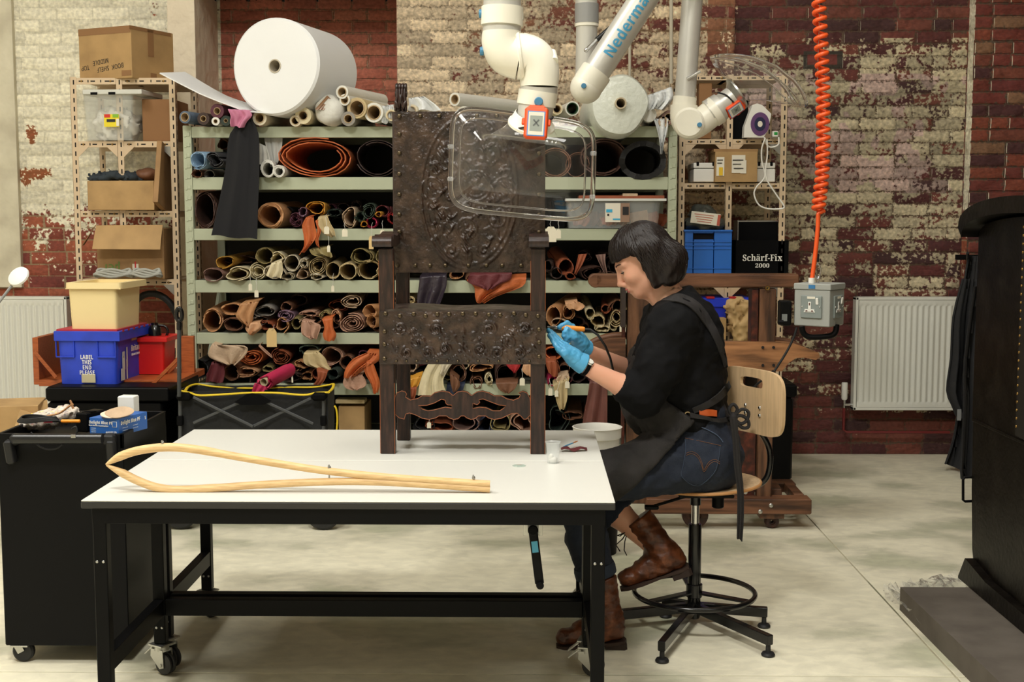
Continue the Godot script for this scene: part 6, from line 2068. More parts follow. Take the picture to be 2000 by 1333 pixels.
	var G2 := hand_field(W(1138, 678, 4.43), W(1124, 656, 4.40), 0.04, [
		P.call([1116, 640, 4.40, 1108, 632, 4.385, 1099, 636, 4.375, 1092, 640, 4.37]),
		P.call([1117, 645, 4.39, 1107, 644, 4.365, 1103, 650, 4.355, 1108, 655, 4.36]),
		P.call([1118, 652, 4.38, 1106, 651, 4.36, 1102, 657, 4.355, 1107, 662, 4.36]),
		P.call([1121, 660, 4.375, 1109, 659, 4.36, 1105, 664, 4.36, 1109, 668, 4.365]),
		P.call([1128, 662, 4.42, 1118, 652, 4.425, 1108, 646, 4.41, 1100, 644, 4.395])])
	mb = MB.new()
	G2.mesh(mb)
	cuffd = (J.fel - J.fwr).normalized()
	mb.lathe([Vector2(0.026, 0.0), Vector2(0.029, 0.0), Vector2(0.032, 0.018), Vector2(0.0335, 0.03), Vector2(0.031, 0.033), Vector2(0.026, 0.03)], W(1138, 679, 4.432) - cuffd * 0.012, Basis(cuffd.cross(Vector3.UP).normalized(), cuffd, cuffd.cross(Vector3.UP).cross(cuffd).normalized()), 24)
	obj("glove", mb, glove, t)
	# watch on the left wrist
	var wd: Vector3 = (J.nel - J.nwr).normalized()
	var wc: Vector3 = W(1145, 717, 4.302)
	var wb := Basis(wd.cross(Vector3.BACK).normalized(), wd, Vector3.BACK).orthonormalized()
	mb = MB.new()
	mb.lathe([Vector2(0.031, -0.007), Vector2(0.033, -0.006), Vector2(0.033, 0.006), Vector2(0.031, 0.007), Vector2(0.031, -0.007)], wc, wb, 28)
	var wt := obj("watch", mb, M.black_matt, t)
	mb = MB.new()
	var fc: Vector3 = on([B], 1152, 708, 4.28, 0.003)
	var fb := Basis(wd, Vector3(-0.25, 0.82, 0.5).normalized(), wd.cross(Vector3(-0.25, 0.82, 0.5).normalized())).orthonormalized()
	mb.lathe([Vector2(0, 0.006), Vector2(0.013, 0.006), Vector2(0.0155, 0.003), Vector2(0.0155, -0.003), Vector2(0, -0.003)], fc, fb, 24)
	obj("watch_case", mb, M.chrome, wt)
	mb = MB.new()
	mb.lathe([Vector2(0, 0.0066), Vector2(0.0115, 0.0066), Vector2(0.0115, 0.0058)], fc, fb, 24)
	obj("watch_dial", mb, M.white, wt)
	# --- boots
	var hide_m := mat(rgb(146, 84, 46), 0.4, 0, {tex = "worn", scale = 3.0, nor = "grain", ns = 0.5})
	boot(t, hide_m, W(1246, 1012, 4.62), W(1298, 1082, 4.60), W(1322, 1098, 4.60), W(1224, 1132, 4.59))
	boot(t, hide_m, W(1172, 1128, 4.33), W(1188, 1210, 4.33), W(1199, 1238, 4.33), W(1104, 1246, 4.33))
	# --- soldering-iron-like tool in the right hand
	var z := 4.375
	var tool := thing("hot_tool", "orange-handled electric hand tool with a steel tip in the gloved right hand", "tool", W(1120, 642, z))
	mb = MB.new()
	var a0 := W(1097, 640.5, z)
	var a1 := W(1142, 643.5, z)
	var ax := (a1 - a0).normalized()
	var tb := Basis(Vector3.UP.cross(ax).normalized(), ax, Vector3.UP)
	var LL := a0.distance_to(a1)
	mb.lathe([Vector2(0, 0), Vector2(0.009, 0), Vector2(0.0108, 0.012), Vector2(0.0095, LL * 0.4), Vector2(0.0088, LL - 0.006), Vector2(0.007, LL), Vector2(0, LL)], a0, tb, 20)
	obj("handle", mb, mat(rgb(236, 142, 34), 0.45), tool)
	mb = MB.new()
	mb.lathe([Vector2(0, -0.05), Vector2(0.002, -0.049), Vector2(0.003, -0.03), Vector2(0.0055, -0.026), Vector2(0.0055, -0.012), Vector2(0.0085, -0.010), Vector2(0.0085, 0.001), Vector2(0, 0.001)], a0, tb, 16)
	obj("tip", mb, M.steel, tool)
	mb = MB.new()
	mb.tube([a1 - ax * 0.004, a1 + ax * 0.02, W(1168, 655, z - 0.02), W(1182, 676, z), W(1192, 700, z + 0.05), W(1197, 722, z + 0.1), W(1215, 800, z + 0.35), W(1300, 850, z + 0.55), W(1420, 800, z + 0.5), W(1510, 725, z + 0.36)], 0.0042, 8)
	obj("cable", mb, M.rubber, tool)
	stool()
func boot(t: Node3D, m: Material, top: Vector3, ank: Vector3, heel: Vector3, toe: Vector3) -> void:
	var lo := top.min(ank).min(heel).min(toe) - Vector3.ONE * 0.09
	var hi := top.max(ank).max(heel).max(toe) + Vector3.ONE * 0.09
	var F := Field.new(lo, hi, 0.0065)
	var fwd := (toe - heel).normalized()
	var side := Vector3.BACK
	var up := side.cross(fwd).normalized()
	if up.y < 0: up = -up
	F.cap(top, ank, 0.056, 0.049, 0.02)
	F.cap(ank, heel + up * 0.012, 0.048, 0.038, 0.03)
	F.cap(ank + fwd * 0.02, heel.lerp(toe, 0.6) + up * 0.015, 0.044, 0.038, 0.03)
	F.cap(heel.lerp(toe, 0.3) + up * 0.006, toe + up * 0.004, 0.038, 0.032, 0.03, 1.1)
	F.ruffle(0.007, Vector3(16, 40, 16), 2)
	F.cut(top, (top - ank).normalized(), top, 0.08)
	F.cut(heel - up * 0.022, -up)
	var mb := MB.new()
	F.mesh(mb)
	var b := obj("boot", mb, m, t)
	var L := heel.distance_to(toe)
	var poly := PackedVector2Array()
	for q in [[-0.042, 0.0], [-0.034, 0.03], [0.0, 0.039], [L * 0.4, 0.034], [L * 0.75, 0.045], [L + 0.01, 0.036], [L + 0.034, 0.016]]: poly.append(Vector2(q[0], q[1]))
	for i in range(6, 0, -1): poly.append(Vector2(poly[i].x, -poly[i].y))
	mb = MB.new()
	mb.prism(poly, 0.011, heel - up * 0.033, Basis(fwd, side, up))
	obj("sole", mb, mat(rgb(52, 34, 24), 0.7), b)
	mb = MB.new()
	mb.prism(PackedVector2Array([Vector2(-0.041, -0.026), Vector2(-0.030, -0.037), Vector2(0.034, -0.033), Vector2(0.034, 0.033), Vector2(-0.030, 0.037), Vector2(-0.041, 0.026)]), 0.024, heel - up * 0.056, Basis(fwd, side, up))
	obj("heel", mb, mat(rgb(46, 31, 23), 0.7), b)
	var dn := (ank - top).normalized()
	for k in 6:
		var c := top.lerp(ank, 0.12 + k * 0.17) + fwd * (0.056 - 0.001 * k)
		mb = MB.new()
		mb.tube([c + side * 0.024 - fwd * 0.012, c + dn * 0.006, c - side * 0.024 - fwd * 0.012], 0.0024, 6)
		mb.tube([c - side * 0.024 - fwd * 0.012, c - dn * 0.006, c + side * 0.024 - fwd * 0.012], 0.0024, 6)
		obj("lace", mb, mat(rgb(34, 24, 20), 0.8), b)
	var kn := top.lerp(ank, 0.2) + fwd * 0.06
	for q in [[0.02, -0.03, 0.045, -0.05, 0.03, -0.075], [0.012, -0.04, 0.015, -0.07, 0.005, -0.09], [0.03, -0.02, 0.04, -0.015, 0.012, -0.004]]:
		mb = MB.new()
		mb.tube([kn, kn + Vector3(-q[0], q[1], 0.01), kn + Vector3(-q[2], q[3], 0.02), kn + Vector3(-q[4], q[5], 0.02)], 0.0022, 6)
		obj("lace", mb, mat(rgb(34, 24, 20), 0.8), b)
func stool() -> void:
	var c := W(1355, 1215, 4.6)
	c.y = 0
	var ys := W(1400, 947, 4.6).y
	var t := thing("work_stool", "swivel work stool with plywood seat and backrest, black column, foot ring and star base", "stool", c)
	var ply := mat(rgb(232, 198, 156), 0.45, 0, {tex = "mottle", scale3 = Vector3(14, 1.2, 14)})
	var edge := mat(rgb(196, 142, 88), 0.6)
	var mb := MB.new()
	var sc := W(1378, 945, 4.6)
	var rows := []
	for i in 9:
		var r := 0.195 * i / 8.0
		var row := PackedVector3Array()
		for k in 41:
			var a := TAU * k / 40
			row.append(Vector3(sc.x + cos(a) * r * 1.02, ys - 0.012 * cos(PI * i / 8.0) * 0.5 + (0.008 * cos(a) * i / 8.0), sc.z + sin(a) * r))
		rows.append(row)
	mb.grid(rows, 1.0, true, 0.006)
	mb.grid(rows, -1.0, true, 0.006)
	obj("seat", mb, ply, t)
	mb = MB.new()
	var rim := []
	for k in 41: rim.append(rows[8][k])
	mb.tube(rim, 0.0062, 8)
	obj("seat_edge", mb, edge, t)
	# backrest
	var C := W(1473, 783, 4.55)
	var tv := Vector3(0.5, 0, 0.866)
	var nv := Vector3(-0.866, 0, 0.5)
	var hw := 0.192
	var hh := 0.117
	var slot := PackedVector2Array()
	for k in 20:
		var a := TAU * k / 20
		slot.append(Vector2(0.0 + signf(cos(a)) * pow(absf(cos(a)), 0.5) * 0.062, 0.067 + signf(sin(a)) * pow(absf(sin(a)), 0.5) * 0.019))
	var out := PackedVector2Array()
	for k in 48:
		var a := TAU * k / 48
		out.append(Vector2(signf(cos(a)) * pow(absf(cos(a)), 0.42) * hw, signf(sin(a)) * pow(absf(sin(a)), 0.5) * hh))
	mb = MB.new()
	for i in 16:
		var xa := -hw + i * hw / 8.0
		for a in Geometry2D.intersect_polygons(out, PackedVector2Array([Vector2(xa, -1), Vector2(xa + hw / 8.0, -1), Vector2(xa + hw / 8.0, 1), Vector2(xa, 1)])):
			for cut in [PackedVector2Array([Vector2(-1, -1), Vector2(1, -1), Vector2(1, 0.067), Vector2(-1, 0.067)]), PackedVector2Array([Vector2(-1, 0.067), Vector2(1, 0.067), Vector2(1, 1), Vector2(-1, 1)])]:
				for a2 in Geometry2D.intersect_polygons(a, cut):
					for b in Geometry2D.clip_polygons(a2, slot): mb.prism(b, 0.013, Vector3.ZERO, Basis())
	for i in mb.v.size():
		var q := mb.v[i]
		mb.v[i] = C + tv * q.x + Vector3(0, q.y, 0) + nv * (q.z + 0.55 * q.x * q.x) - Vector3(0, 0, 0)
		var n := mb.n[i]
		mb.n[i] = (tv * n.x + Vector3(0, n.y, 0) + nv * n.z - tv * n.z * 1.1 * q.x).normalized()
	var br := obj("backrest", mb, ply, t)
	for q in [[-0.03, -0.018], [-0.03, -0.046], [0.05, -0.018], [0.05, -0.046]]:
		mb = MB.new()
		mb.ball(C + tv * q[0] + Vector3(0, q[1], 0) + nv * (0.0135 + 0.55 * q[0] * q[0]), Vector3(0.007, 0.007, 0.007))
		obj("rivet", mb, M.chrome, br)
	mb = MB.new()
	var pts := [C - nv * 0.006 + Vector3(0, 0.02, 0), C - nv * 0.012 + Vector3(0, -0.08, 0), W(1500, 870, 4.6), W(1504, 905, 4.6), W(1494, 938, 4.6), W(1462, 954, 4.6), W(1400, 958, 4.6), W(1356, 958, 4.6)]
	var sm := []
	for i in pts.size() - 1:
		for m in 5: sm.append(pts[i].cubic_interpolate(pts[i + 1], pts[maxi(i - 1, 0)], pts[mini(i + 2, pts.size() - 1)], m / 5.0))
	sm.append(pts[-1])
	mb.tube(sm, 0.011, 12)
	obj("back_support", mb, M.black_gloss, t)
	mb = MB.new()
	mb.box(Vector3(c.x + 0.03, ys - 0.028, c.z), Vector3(0.2, 0.012, 0.16), 0.003)
	mb.cyl(Vector3(c.x + 0.075, ys - 0.075, c.z + 0.05), Vector3(c.x + 0.075, ys - 0.03, c.z + 0.05), 0.022, 20, 0.004)
	mb.bar(Vector3(c.x - 0.02, ys - 0.032, c.z + 0.03), Vector3(c.x - 0.16, ys - 0.06, c.z + 0.09), 0.014, 0.008)
	mb.box(Vector3(c.x - 0.17, ys - 0.064, c.z + 0.095), Vector3(0.05, 0.014, 0.028), 0.004)
	obj("mechanism", mb, M.black, t)
	mb = MB.new()
	mb.cyl(Vector3(c.x, 0.36, c.z), Vector3(c.x, ys - 0.02, c.z), 0.0145, 20)
	obj("gas_lift", mb, M.chrome, t)
	mb = MB.new()
	mb.lathe([Vector2(0, 0.02), Vector2(0.02, 0.02), Vector2(0.024, 0.03), Vector2(0.024, 0.37), Vector2(0.0225, 0.376), Vector2(0, 0.376)], c, Basis(), 24)
	mb.cyl(c + Vector3(0, 0.10, 0), c + Vector3(0, 0.15, 0), 0.030, 24, 0.002)
	mb.cyl(Vector3(c.x, ys - 0.075, c.z), Vector3(c.x, ys - 0.022, c.z), 0.02, 20)
	obj("column", mb, M.black_gloss, t)
	mb = MB.new()
	var ring := []
	for k in 49:
		var a := TAU * k / 48
		ring.append(Vector3(c.x + cos(a) * 0.222, 0.118, c.z + sin(a) * 0.222))
	ring[48] = ring[0]
	mb.tube(ring, 0.0095, 12)
	for k in 3:
		var a := 0.5 + TAU * k / 3
		mb.bar(c + Vector3(cos(a) * 0.02, 0.118, sin(a) * 0.02), c + Vector3(cos(a) * 0.224, 0.112, sin(a) * 0.224), 0.034, 0.008)
	obj("foot_ring", mb, M.black_gloss, t)
	for q in [[1293, 1294], [1500, 1282], [1492, 1226], [1300, 1206], [1150, 1238]]:
		var f := Y(q[0], q[1], 0.0)
		var d := (f - c).normalized()
		mb = MB.new()
		mb.bar(c + d * 0.015 + Vector3(0, 0.062, 0), f + d * 0.012 + Vector3(0, 0.058, 0), 0.026, 0.036, Vector3.UP, 0.003)
		var arm := obj("base_arm", mb, M.black_gloss, t)
		mb = MB.new()
		mb.lathe([Vector2(0, 0), Vector2(0.021, 0.0), Vector2(0.024, 0.006), Vector2(0.02, 0.013), Vector2(0.009, 0.016), Vector2(0.008, 0.045), Vector2(0, 0.045)], f, Basis(), 20)
		obj("foot_glide", mb, M.rubber, arm)

# ---------- fume extraction arms -----------------------------------------------------------------
func path(a: Array, z: float, steps := 5) -> Array:     # a smooth line through picture points; a third value in each adds depth
	var o := []
	var p := []
	for q in a: p.append(W(q[0], q[1], z + (q[2] if q.size() > 2 else 0.0)))
	for i in p.size() - 1:
		for m in steps: o.append(p[i].cubic_interpolate(p[i + 1], p[maxi(i - 1, 0)], p[mini(i + 2, p.size() - 1)], m / float(steps)))
	o.append(p[-1])
	return o
func knob(at: Vector3, dirv: Vector3, r: float, m: Material, parent: Node) -> void:
	var mb := MB.new()
	mb.cyl(at, at + dirv * r * 0.9, r, 16, r * 0.15)
	obj("knob", mb, m, parent)
func hood(parent: Node3D, loops: Array, neck: Vector3, nb: Basis, nr: float, rim: float) -> void:
	var clear := pane(Color(0.96, 0.97, 0.98, 0.02), 0.015)
	var rows := []
	for l in loops: rows.append(l)
	var ring := PackedVector3Array()
	var N: int = loops[0].size()
	var c := Vector3.ZERO
	for k in N - 1: c += loops[-1][k]
	for k in N:
		var d: Vector3 = loops[-1][k] - c / (N - 1)
		ring.append(neck + (nb.x * d.dot(nb.x) + nb.z * d.dot(nb.z)).normalized() * nr)
	rows.append(ring)
	var mb := MB.new()
	mb.grid(rows, 1.0, true)
	obj("hood_shell", mb, clear, parent)
	mb = MB.new()
	var pts := []
	for k in N: pts.append(loops[0][k])
	pts[N - 1] = pts[0]
	mb.tube(pts, rim, 10)
	var solid := mat(Color(1, 1, 1, 0.0), 0.02)
	solid.refraction_enabled = true
	solid.refraction_scale = 0.05
	obj("hood_rim", mb, solid, parent)
	mb = MB.new()
	pts = []
	for k in N: pts.append(loops[1][k])
	pts[N - 1] = pts[0]
	mb.tube(pts, rim * 0.4, 8)
	obj("hood_rim", mb, solid, parent)
func build_arms() -> void:
	var white := mat(rgb(238, 234, 218), 0.38)
	var alu := mat(rgb(206, 204, 196), 0.4, 0.35)
	var blue := mat(rgb(70, 130, 166), 0.45)
	var orange := mat(rgb(240, 84, 30), 0.45)
	var z := 3.98
	var u := z / FL
	# the near arm with the big hood in front of the chair
	var t := thing("extraction_arm", "near white extraction arm with clear hood hanging in front of the old chair's back", "extraction arm", W(1016, 110, z))
	var mb := MB.new()
	mb.tube([W(981, -900, z), W(981, 20, z)], 36 * u, 28)
	obj("duct_tube", mb, alu, t)
	mb = MB.new()
	mb.tube(path([[981, 14], [980, 50]], z), 40 * u, 28)
	mb.box(W(1016, 32, z), Vector3(0.02, 0.026, 0.02), 0.004)
	obj("collar", mb, white, t)
	mb = MB.new()
	mb.tube(path([[980, 49], [980, 64]], z), 36.5 * u, 28)
	obj("collar_band", mb, alu, t)
	mb = MB.new()
	var r1 := []
	var p1 := path([[980, 62], [981, 84], [992, 104], [1016, 111]], z, 6)
	for k in p1.size(): r1.append((37.0 + 8.0 * k / p1.size()) * u)
	mb.tube(p1, r1, 30)
	obj("elbow", mb, white, t)
	mb = MB.new()
	mb.cyl(W(1012, 111, z), W(1020, 110, z), 48 * u, 36, 0.003)
	obj("joint_ring", mb, white, t)
	mb = MB.new()
	p1 = path([[1017, 110], [1038, 115], [1052, 135], [1053, 170]], z, 6)
	r1 = []
	for k in p1.size(): r1.append((45.0 - 9.0 * k / p1.size()) * u)
	mb.tube(p1, r1, 30)
	mb.cyl(W(1078, 103, z), W(1082, 120, z - 0.03), 0.014)
	obj("elbow", mb, white, t)
	var seg := [[1053, 168, 1052, 184, 36, alu, "collar_band"], [1051, 178, 1047, 206, 37.5, white, "collar"], [1048, 200, 1043, 234, 34, alu, "duct_tube"]]
	for s in seg:
		mb = MB.new()
		mb.tube([W(s[0], s[1], z), W(s[2], s[3], z + 0.004)], s[4] * u, 28)
		obj(s[6], mb, s[5], t)
	mb = MB.new()
	var ax := (W(1037, 262, z + 0.03) - W(1044, 226, z)).normalized()
	var nb := Basis(ax.cross(Vector3.BACK).normalized(), ax, Vector3.ZERO)
	nb.z = nb.x.cross(ax)
	mb.lathe([Vector2(34 * u, 0), Vector2(36 * u, 0.004), Vector2(42 * u, 0.03), Vector2(46 * u, 0.034), Vector2(46 * u, 0.042), Vector2(30 * u, 0.044)], W(1042, 222, z), nb, 36)
	obj("neck_flange", mb, white, t)
	for q in [[943, 27, 0], [945, 100, 0], [1052, 199, 1]]: knob(W(q[0], q[1], z - (36 * u if q[2] else 0.0)), Vector3(0, 0, 1) if q[2] else Vector3(-1, 0, 0), 0.0135, blue, t)
	# hood: rounded rectangle, its mouth towards the chair
	var quad := V([884, 206, 1162, 243, 1156, 434, 878, 408])
	var loops := []
	for s in [[0.0, 0.16], [16.0, 0.13], [30.0, 0.09], [40.0, 0.055], [52.0, 0.045]]:
		var l := PackedVector3Array()
		for k in 65:
			var a := TAU * k / 64.0
			var e := Vector2(signf(cos(a)) * pow(absf(cos(a)), 0.32), signf(sin(a)) * pow(absf(sin(a)), 0.32))
			var w: float = (e.x * (1.0 - s[0] / 138.0) + 1.0) / 2.0
			var v: float = (e.y * (1.0 - s[0] / 98.0) + 1.0) / 2.0
			var p: Vector2 = quad[0].lerp(quad[1], w).lerp(quad[3].lerp(quad[2], w), v)
			l.append(W(p.x, p.y, z + s[1]))
		loops.append(l)
	hood(t, loops, W(1036, 256, z + 0.04), Basis(Vector3.RIGHT, Vector3.BACK, Vector3(0, 0.8, 0.6)), 44 * u, 0.008)
	for q in [[881, 287], [880, 350], [1159, 300], [1157, 385]]:
		mb = MB.new()
		mb.box(W(q[0], q[1], z + 0.155), Vector3(0.02, 0.014, 0.02), 0.003)
		obj("hood_clip", mb, pane(Color(0.9, 0.92, 0.94, 0.15), 0.05), t)
	monitor(W(1047, 241, z - 0.085), Basis(Vector3(0, 0, 1), -0.06) * Basis(Vector3(1, 0, 0), -0.25), orange, "orange clip-on airflow monitor with small grey screen strapped to the near arm's neck", 0.072, 0.098)
	mb = MB.new()
	var st := []
	for k in 25: st.append(W(1043, 232, z) + Vector3(cos(TAU * k / 24) * 0.059, -0.012 + 0.02 * sin(TAU * k / 24 + 2.2), sin(TAU * k / 24) * 0.059))
	st[24] = st[0]
	mb.tube(st, 0.003, 6)
	obj("strap", mb, M.rubber, t)
	# second arm: a standing tube and a slanting one with the maker's name
	z = 5.45
	u = z / FL
	t = thing("extraction_arm", "middle extraction arm whose slanting tube carries large blue lettering", "extraction arm", W(1146, 170, z))
	for s in [[1145, -700, 1145, 12, 21.5, alu, 0.15, "duct_tube"], [1146, 8, 1146, 46, 23.5, mat(rgb(150, 150, 148), 0.45, 0.2), 0.15, "sleeve"], [1146, 44, 1146, 52, 23, white, 0.15, "collar"], [1146, 50, 1144, 180, 21, alu, 0.15, "duct_tube"], [1152, 160, 1540, -440, 27, alu, 0.0, "duct_tube"]]:
		mb = MB.new()
		mb.tube([W(s[0], s[1], z + s[6]), W(s[2], s[3], z + s[6])], s[4] * u, 28)
		obj(s[7], mb, s[5], t)
	mb = MB.new()
	mb.tube(path([[1140, 178], [1153, 158], [1166, 139]], z), [14 * u, 24 * u, 28 * u, 30 * u, 31 * u, 31 * u, 31 * u, 31 * u, 31 * u, 31 * u, 30 * u], 28)
	mb.ball(W(1145, 171, z), Vector3.ONE * 31 * u, Basis(), 24, 16)
	obj("elbow", mb, white, t)
	knob(W(1140, 168, z - 30 * u), Vector3(0, 0, 1), 0.011, blue, t)
	mb = MB.new()
	mb.tube([W(1145, 98, z + 0.01), W(1166, 77, z + 0.03)], 0.008, 12)
	mb.ball(W(1145, 98, z + 0.01), Vector3.ONE * 0.01)
	obj("strut_rod", mb, M.chrome, t)
	mb = MB.new()
	mb.tube([W(1165, 78, z + 0.03), W(1225, 27, z + 0.09)], 0.011, 12)
	obj("gas_strut", mb, M.black_gloss, t)
	# lettering wound onto the tube
	var A := W(1152, 160, z)
	var B := W(1540, -440, z)
	var tx := (B - A).normalized()
	var tn := (EYE - A)
	tn = (tn - tx * tn.dot(tx)).normalized()
	var ty := tn.cross(tx)
	var lt := lettering("Nederman", 0.046, mat(rgb(62, 150, 190), 0.45), Vector3.ZERO, Basis(), t, "lettering", "Droid Sans", true)
	wind(lt, W(1226, 48, z), tx, ty, tn, 27 * u, t)
	# third arm with the folded hood over the right rack
	z = 5.7
	u = z / FL
	t = thing("extraction_arm", "right-hand extraction arm bent up into a small clear hood over the beige rack", "extraction arm", W(1345, 230, z))
	for s in [[1375, -300, 1337, 200, 20, alu, "duct_tube"], [1338, 190, 1335, 213, 22.5, white, "collar"], [1385, 222, 1408, 208, 27, alu, "collar_band"], [1396, 215, 1440, 184, 22, alu, "duct_tube"]]:
		mb = MB.new()
		mb.tube([W(s[0], s[1], z), W(s[2], s[3], z)], s[4] * u, 26)
		obj(s[6], mb, s[5], t)
	mb = MB.new()
	mb.tube(path([[1336, 206], [1336, 232], [1347, 247], [1366, 240], [1394, 218]], z), 26 * u, 26)
	mb.cyl(W(1346, 240, z - 30 * u), W(1346, 240, z + 30 * u), 29 * u, 30, 0.01)
	mb.tube([W(1388, 223, z), W(1400, 214, z)], 28.5 * u, 26)
	obj("elbow", mb, white, t)
	knob(W(1366, 244, z - 32 * u), Vector3(0, 0, 1), 0.0105, blue, t)
	mb = MB.new()
	mb.tube([W(1342, 154, z - 0.05), W(1368, 139, z - 0.06)], 0.007, 10)
	obj("lever", mb, M.chrome, t)
	mb = MB.new()
	mb.tube(path([[1402, 181], [1418, 186], [1433, 200]], z - 0.05), 0.004, 6)
	obj("strap", mb, M.rubber, t)
	mb = MB.new()
	ax = (W(1450, 178, z) - W(1436, 188, z)).normalized()
	nb = Basis(ax.cross(Vector3.BACK).normalized(), ax, Vector3.BACK)
	mb.lathe([Vector2(21 * u, 0), Vector2(30 * u, 0.02), Vector2(33 * u, 0.022), Vector2(33 * u, 0.03), Vector2(20 * u, 0.03)], W(1430, 190, z), nb, 30)
	obj("neck_flange", mb, M.zinc, t)
	loops = []
	for s in [[1.0, 0.0], [0.94, 0.25], [0.8, 0.55], [0.5, 0.85]]:
		var l := PackedVector3Array()
		for k in 49:
			var a := TAU * k / 48.0
			var e: Vector2 = Vector2(signf(cos(a)) * pow(absf(cos(a)), 0.4), signf(sin(a)) * pow(absf(sin(a)), 0.4)) * s[0]
			var m := W(1480, 150, z).lerp(W(1447, 178, z), s[1])
			var along := (W(1568, 203, z) - W(1392, 104, z)) * 0.5
			l.append(m + along * e.x * 0.98 + Vector3(0.05 * (1.0 - e.x * e.x), 0.06 * (1.0 - e.x * e.x) - 0.02, 0) * (1.0 - s[1]) + Vector3(0, -0.05 * e.y * 0.3, 0.16 * e.y))
		loops.append(l)
	hood(t, loops, W(1447, 178, z), nb, 22 * u, 0.008)
	monitor(W(1436, 212, z - 0.03), Basis(Vector3(0, 0, 1), -0.95) * Basis(Vector3(1, 0, 0), -0.1) * Basis(Vector3.UP, 0.5), orange, "orange airflow monitor clipped to the right-hand arm below its clear hood", 0.06, 0.085)
func wind(o: MeshInstance3D, c: Vector3, tx: Vector3, ty: Vector3, tn: Vector3, r: float, parent: Node3D) -> void:
	var mb := MB.new()
	for s in o.mesh.get_surface_count():
		var a: Array = o.mesh.surface_get_arrays(s)
		var vv: PackedVector3Array = a[Mesh.ARRAY_VERTEX]
		var ix: PackedInt32Array = a[Mesh.ARRAY_INDEX] if a[Mesh.ARRAY_INDEX] != null and a[Mesh.ARRAY_INDEX].size() else PackedInt32Array(range(vv.size()))
		for i in range(0, ix.size(), 3):
			if minf(vv[ix[i]].z, minf(vv[ix[i + 1]].z, vv[ix[i + 2]].z)) < 0.0: continue
			var todo := [[vv[ix[i]], vv[ix[i + 1]], vv[ix[i + 2]], 0]]
			while todo:
				var q: Array = todo.pop_back()
				var span: float = maxf(absf(q[0].y - q[1].y), maxf(absf(q[1].y - q[2].y), absf(q[0].y - q[2].y)))
				if span > 0.009 and q[3] < 4:
					var m := [(q[0] + q[1]) / 2.0, (q[1] + q[2]) / 2.0, (q[2] + q[0]) / 2.0]
					for k in [[q[0], m[0], m[2]], [m[0], q[1], m[1]], [m[2], m[1], q[2]], [m[0], m[1], m[2]]]: todo.append([k[0], k[1], k[2], q[3] + 1])
					continue
				var id := []
				for k in 3:
					var p: Vector3 = q[k]
					var d := tn * cos(p.y / r) + ty * sin(p.y / r)
					id.append(mb.p(c + tx * p.x + d * (r + 0.0012) - origin_of(parent), d))
				mb.t(id[0], id[1], id[2])
	o.mesh = mb.mesh()
	o.transform = Transform3D()
func monitor(at: Vector3, b: Basis, m: Material, label: String, w: float, h: float) -> void:
	var t := thing("airflow_monitor", label, "monitor", at)
	var mb := MB.new()
	mb.box(at, Vector3(w, h, 0.03), 0.008, b)
	mb.box(at + b * Vector3(0, h * 0.42, -0.002), Vector3(w * 0.8, h * 0.3, 0.028), 0.008, b)
	for s in [-1, 1]: mb.box(at + b * Vector3(s * w * 0.53, h * 0.05, -0.005), Vector3(0.012, 0.02, 0.014), 0.003, b)
	obj("case", mb, m, t)
	for q in [[0.74, 0.80, 0.0155, rgb(70, 130, 190), "frame"], [0.66, 0.74, 0.016, rgb(214, 208, 190), "face"], [0.52, 0.50, 0.0165, rgb(140, 146, 136), "screen"]]:
		mb = MB.new()
		mb.box(at + b * Vector3(0, -h * 0.06, q[2]), Vector3(w * q[0], h * q[1], 0.0015), 0.0005, b)
		obj(q[4], mb, mat(q[3], 0.35), t)
	for s in [0.7, -0.7]:
		mb = MB.new()
		mb.box(at + b * Vector3(0, -h * 0.04, 0.0176), Vector3(w * 0.06, h * 0.26, 0.0006), 0.0, b * Basis(Vector3(0, 0, 1), s))
		obj("cross_mark", mb, mat(rgb(80, 84, 80), 0.5), t)

# ---------- the right of the room ----------------------------------------------------------------------
func pb(mb: MB, x0: float, y0: float, x1: float, y1: float, z: float, d: float, bev := 0.003) -> void:    # a box whose front is a picture rectangle at distance z
	var a := W(x0, y1, z)
	var b := W(x1, y0, z)
	mb.bx(Vector3(a.x, a.y, -z - d), Vector3(b.x, b.y, -z), bev)
func simple(called: String, label: String, cat: String, x0: float, y0: float, x1: float, y1: float, z: float, d: float, m: Material, bev := 0.003, group := "") -> MeshInstance3D:
	var mb := MB.new()
	pb(mb, x0, y0, x1, y1, z, d, bev)
	var o := obj(called, mb, m)
	tag(o, label, cat, group)
	return o
func part(called: String, x0: float, y0: float, x1: float, y1: float, z: float, d: float, m: Material, t: Node, bev := 0.002) -> MeshInstance3D:
	var mb := MB.new()
	pb(mb, x0, y0, x1, y1, z, d, bev)
	return obj(called, mb, m, t)
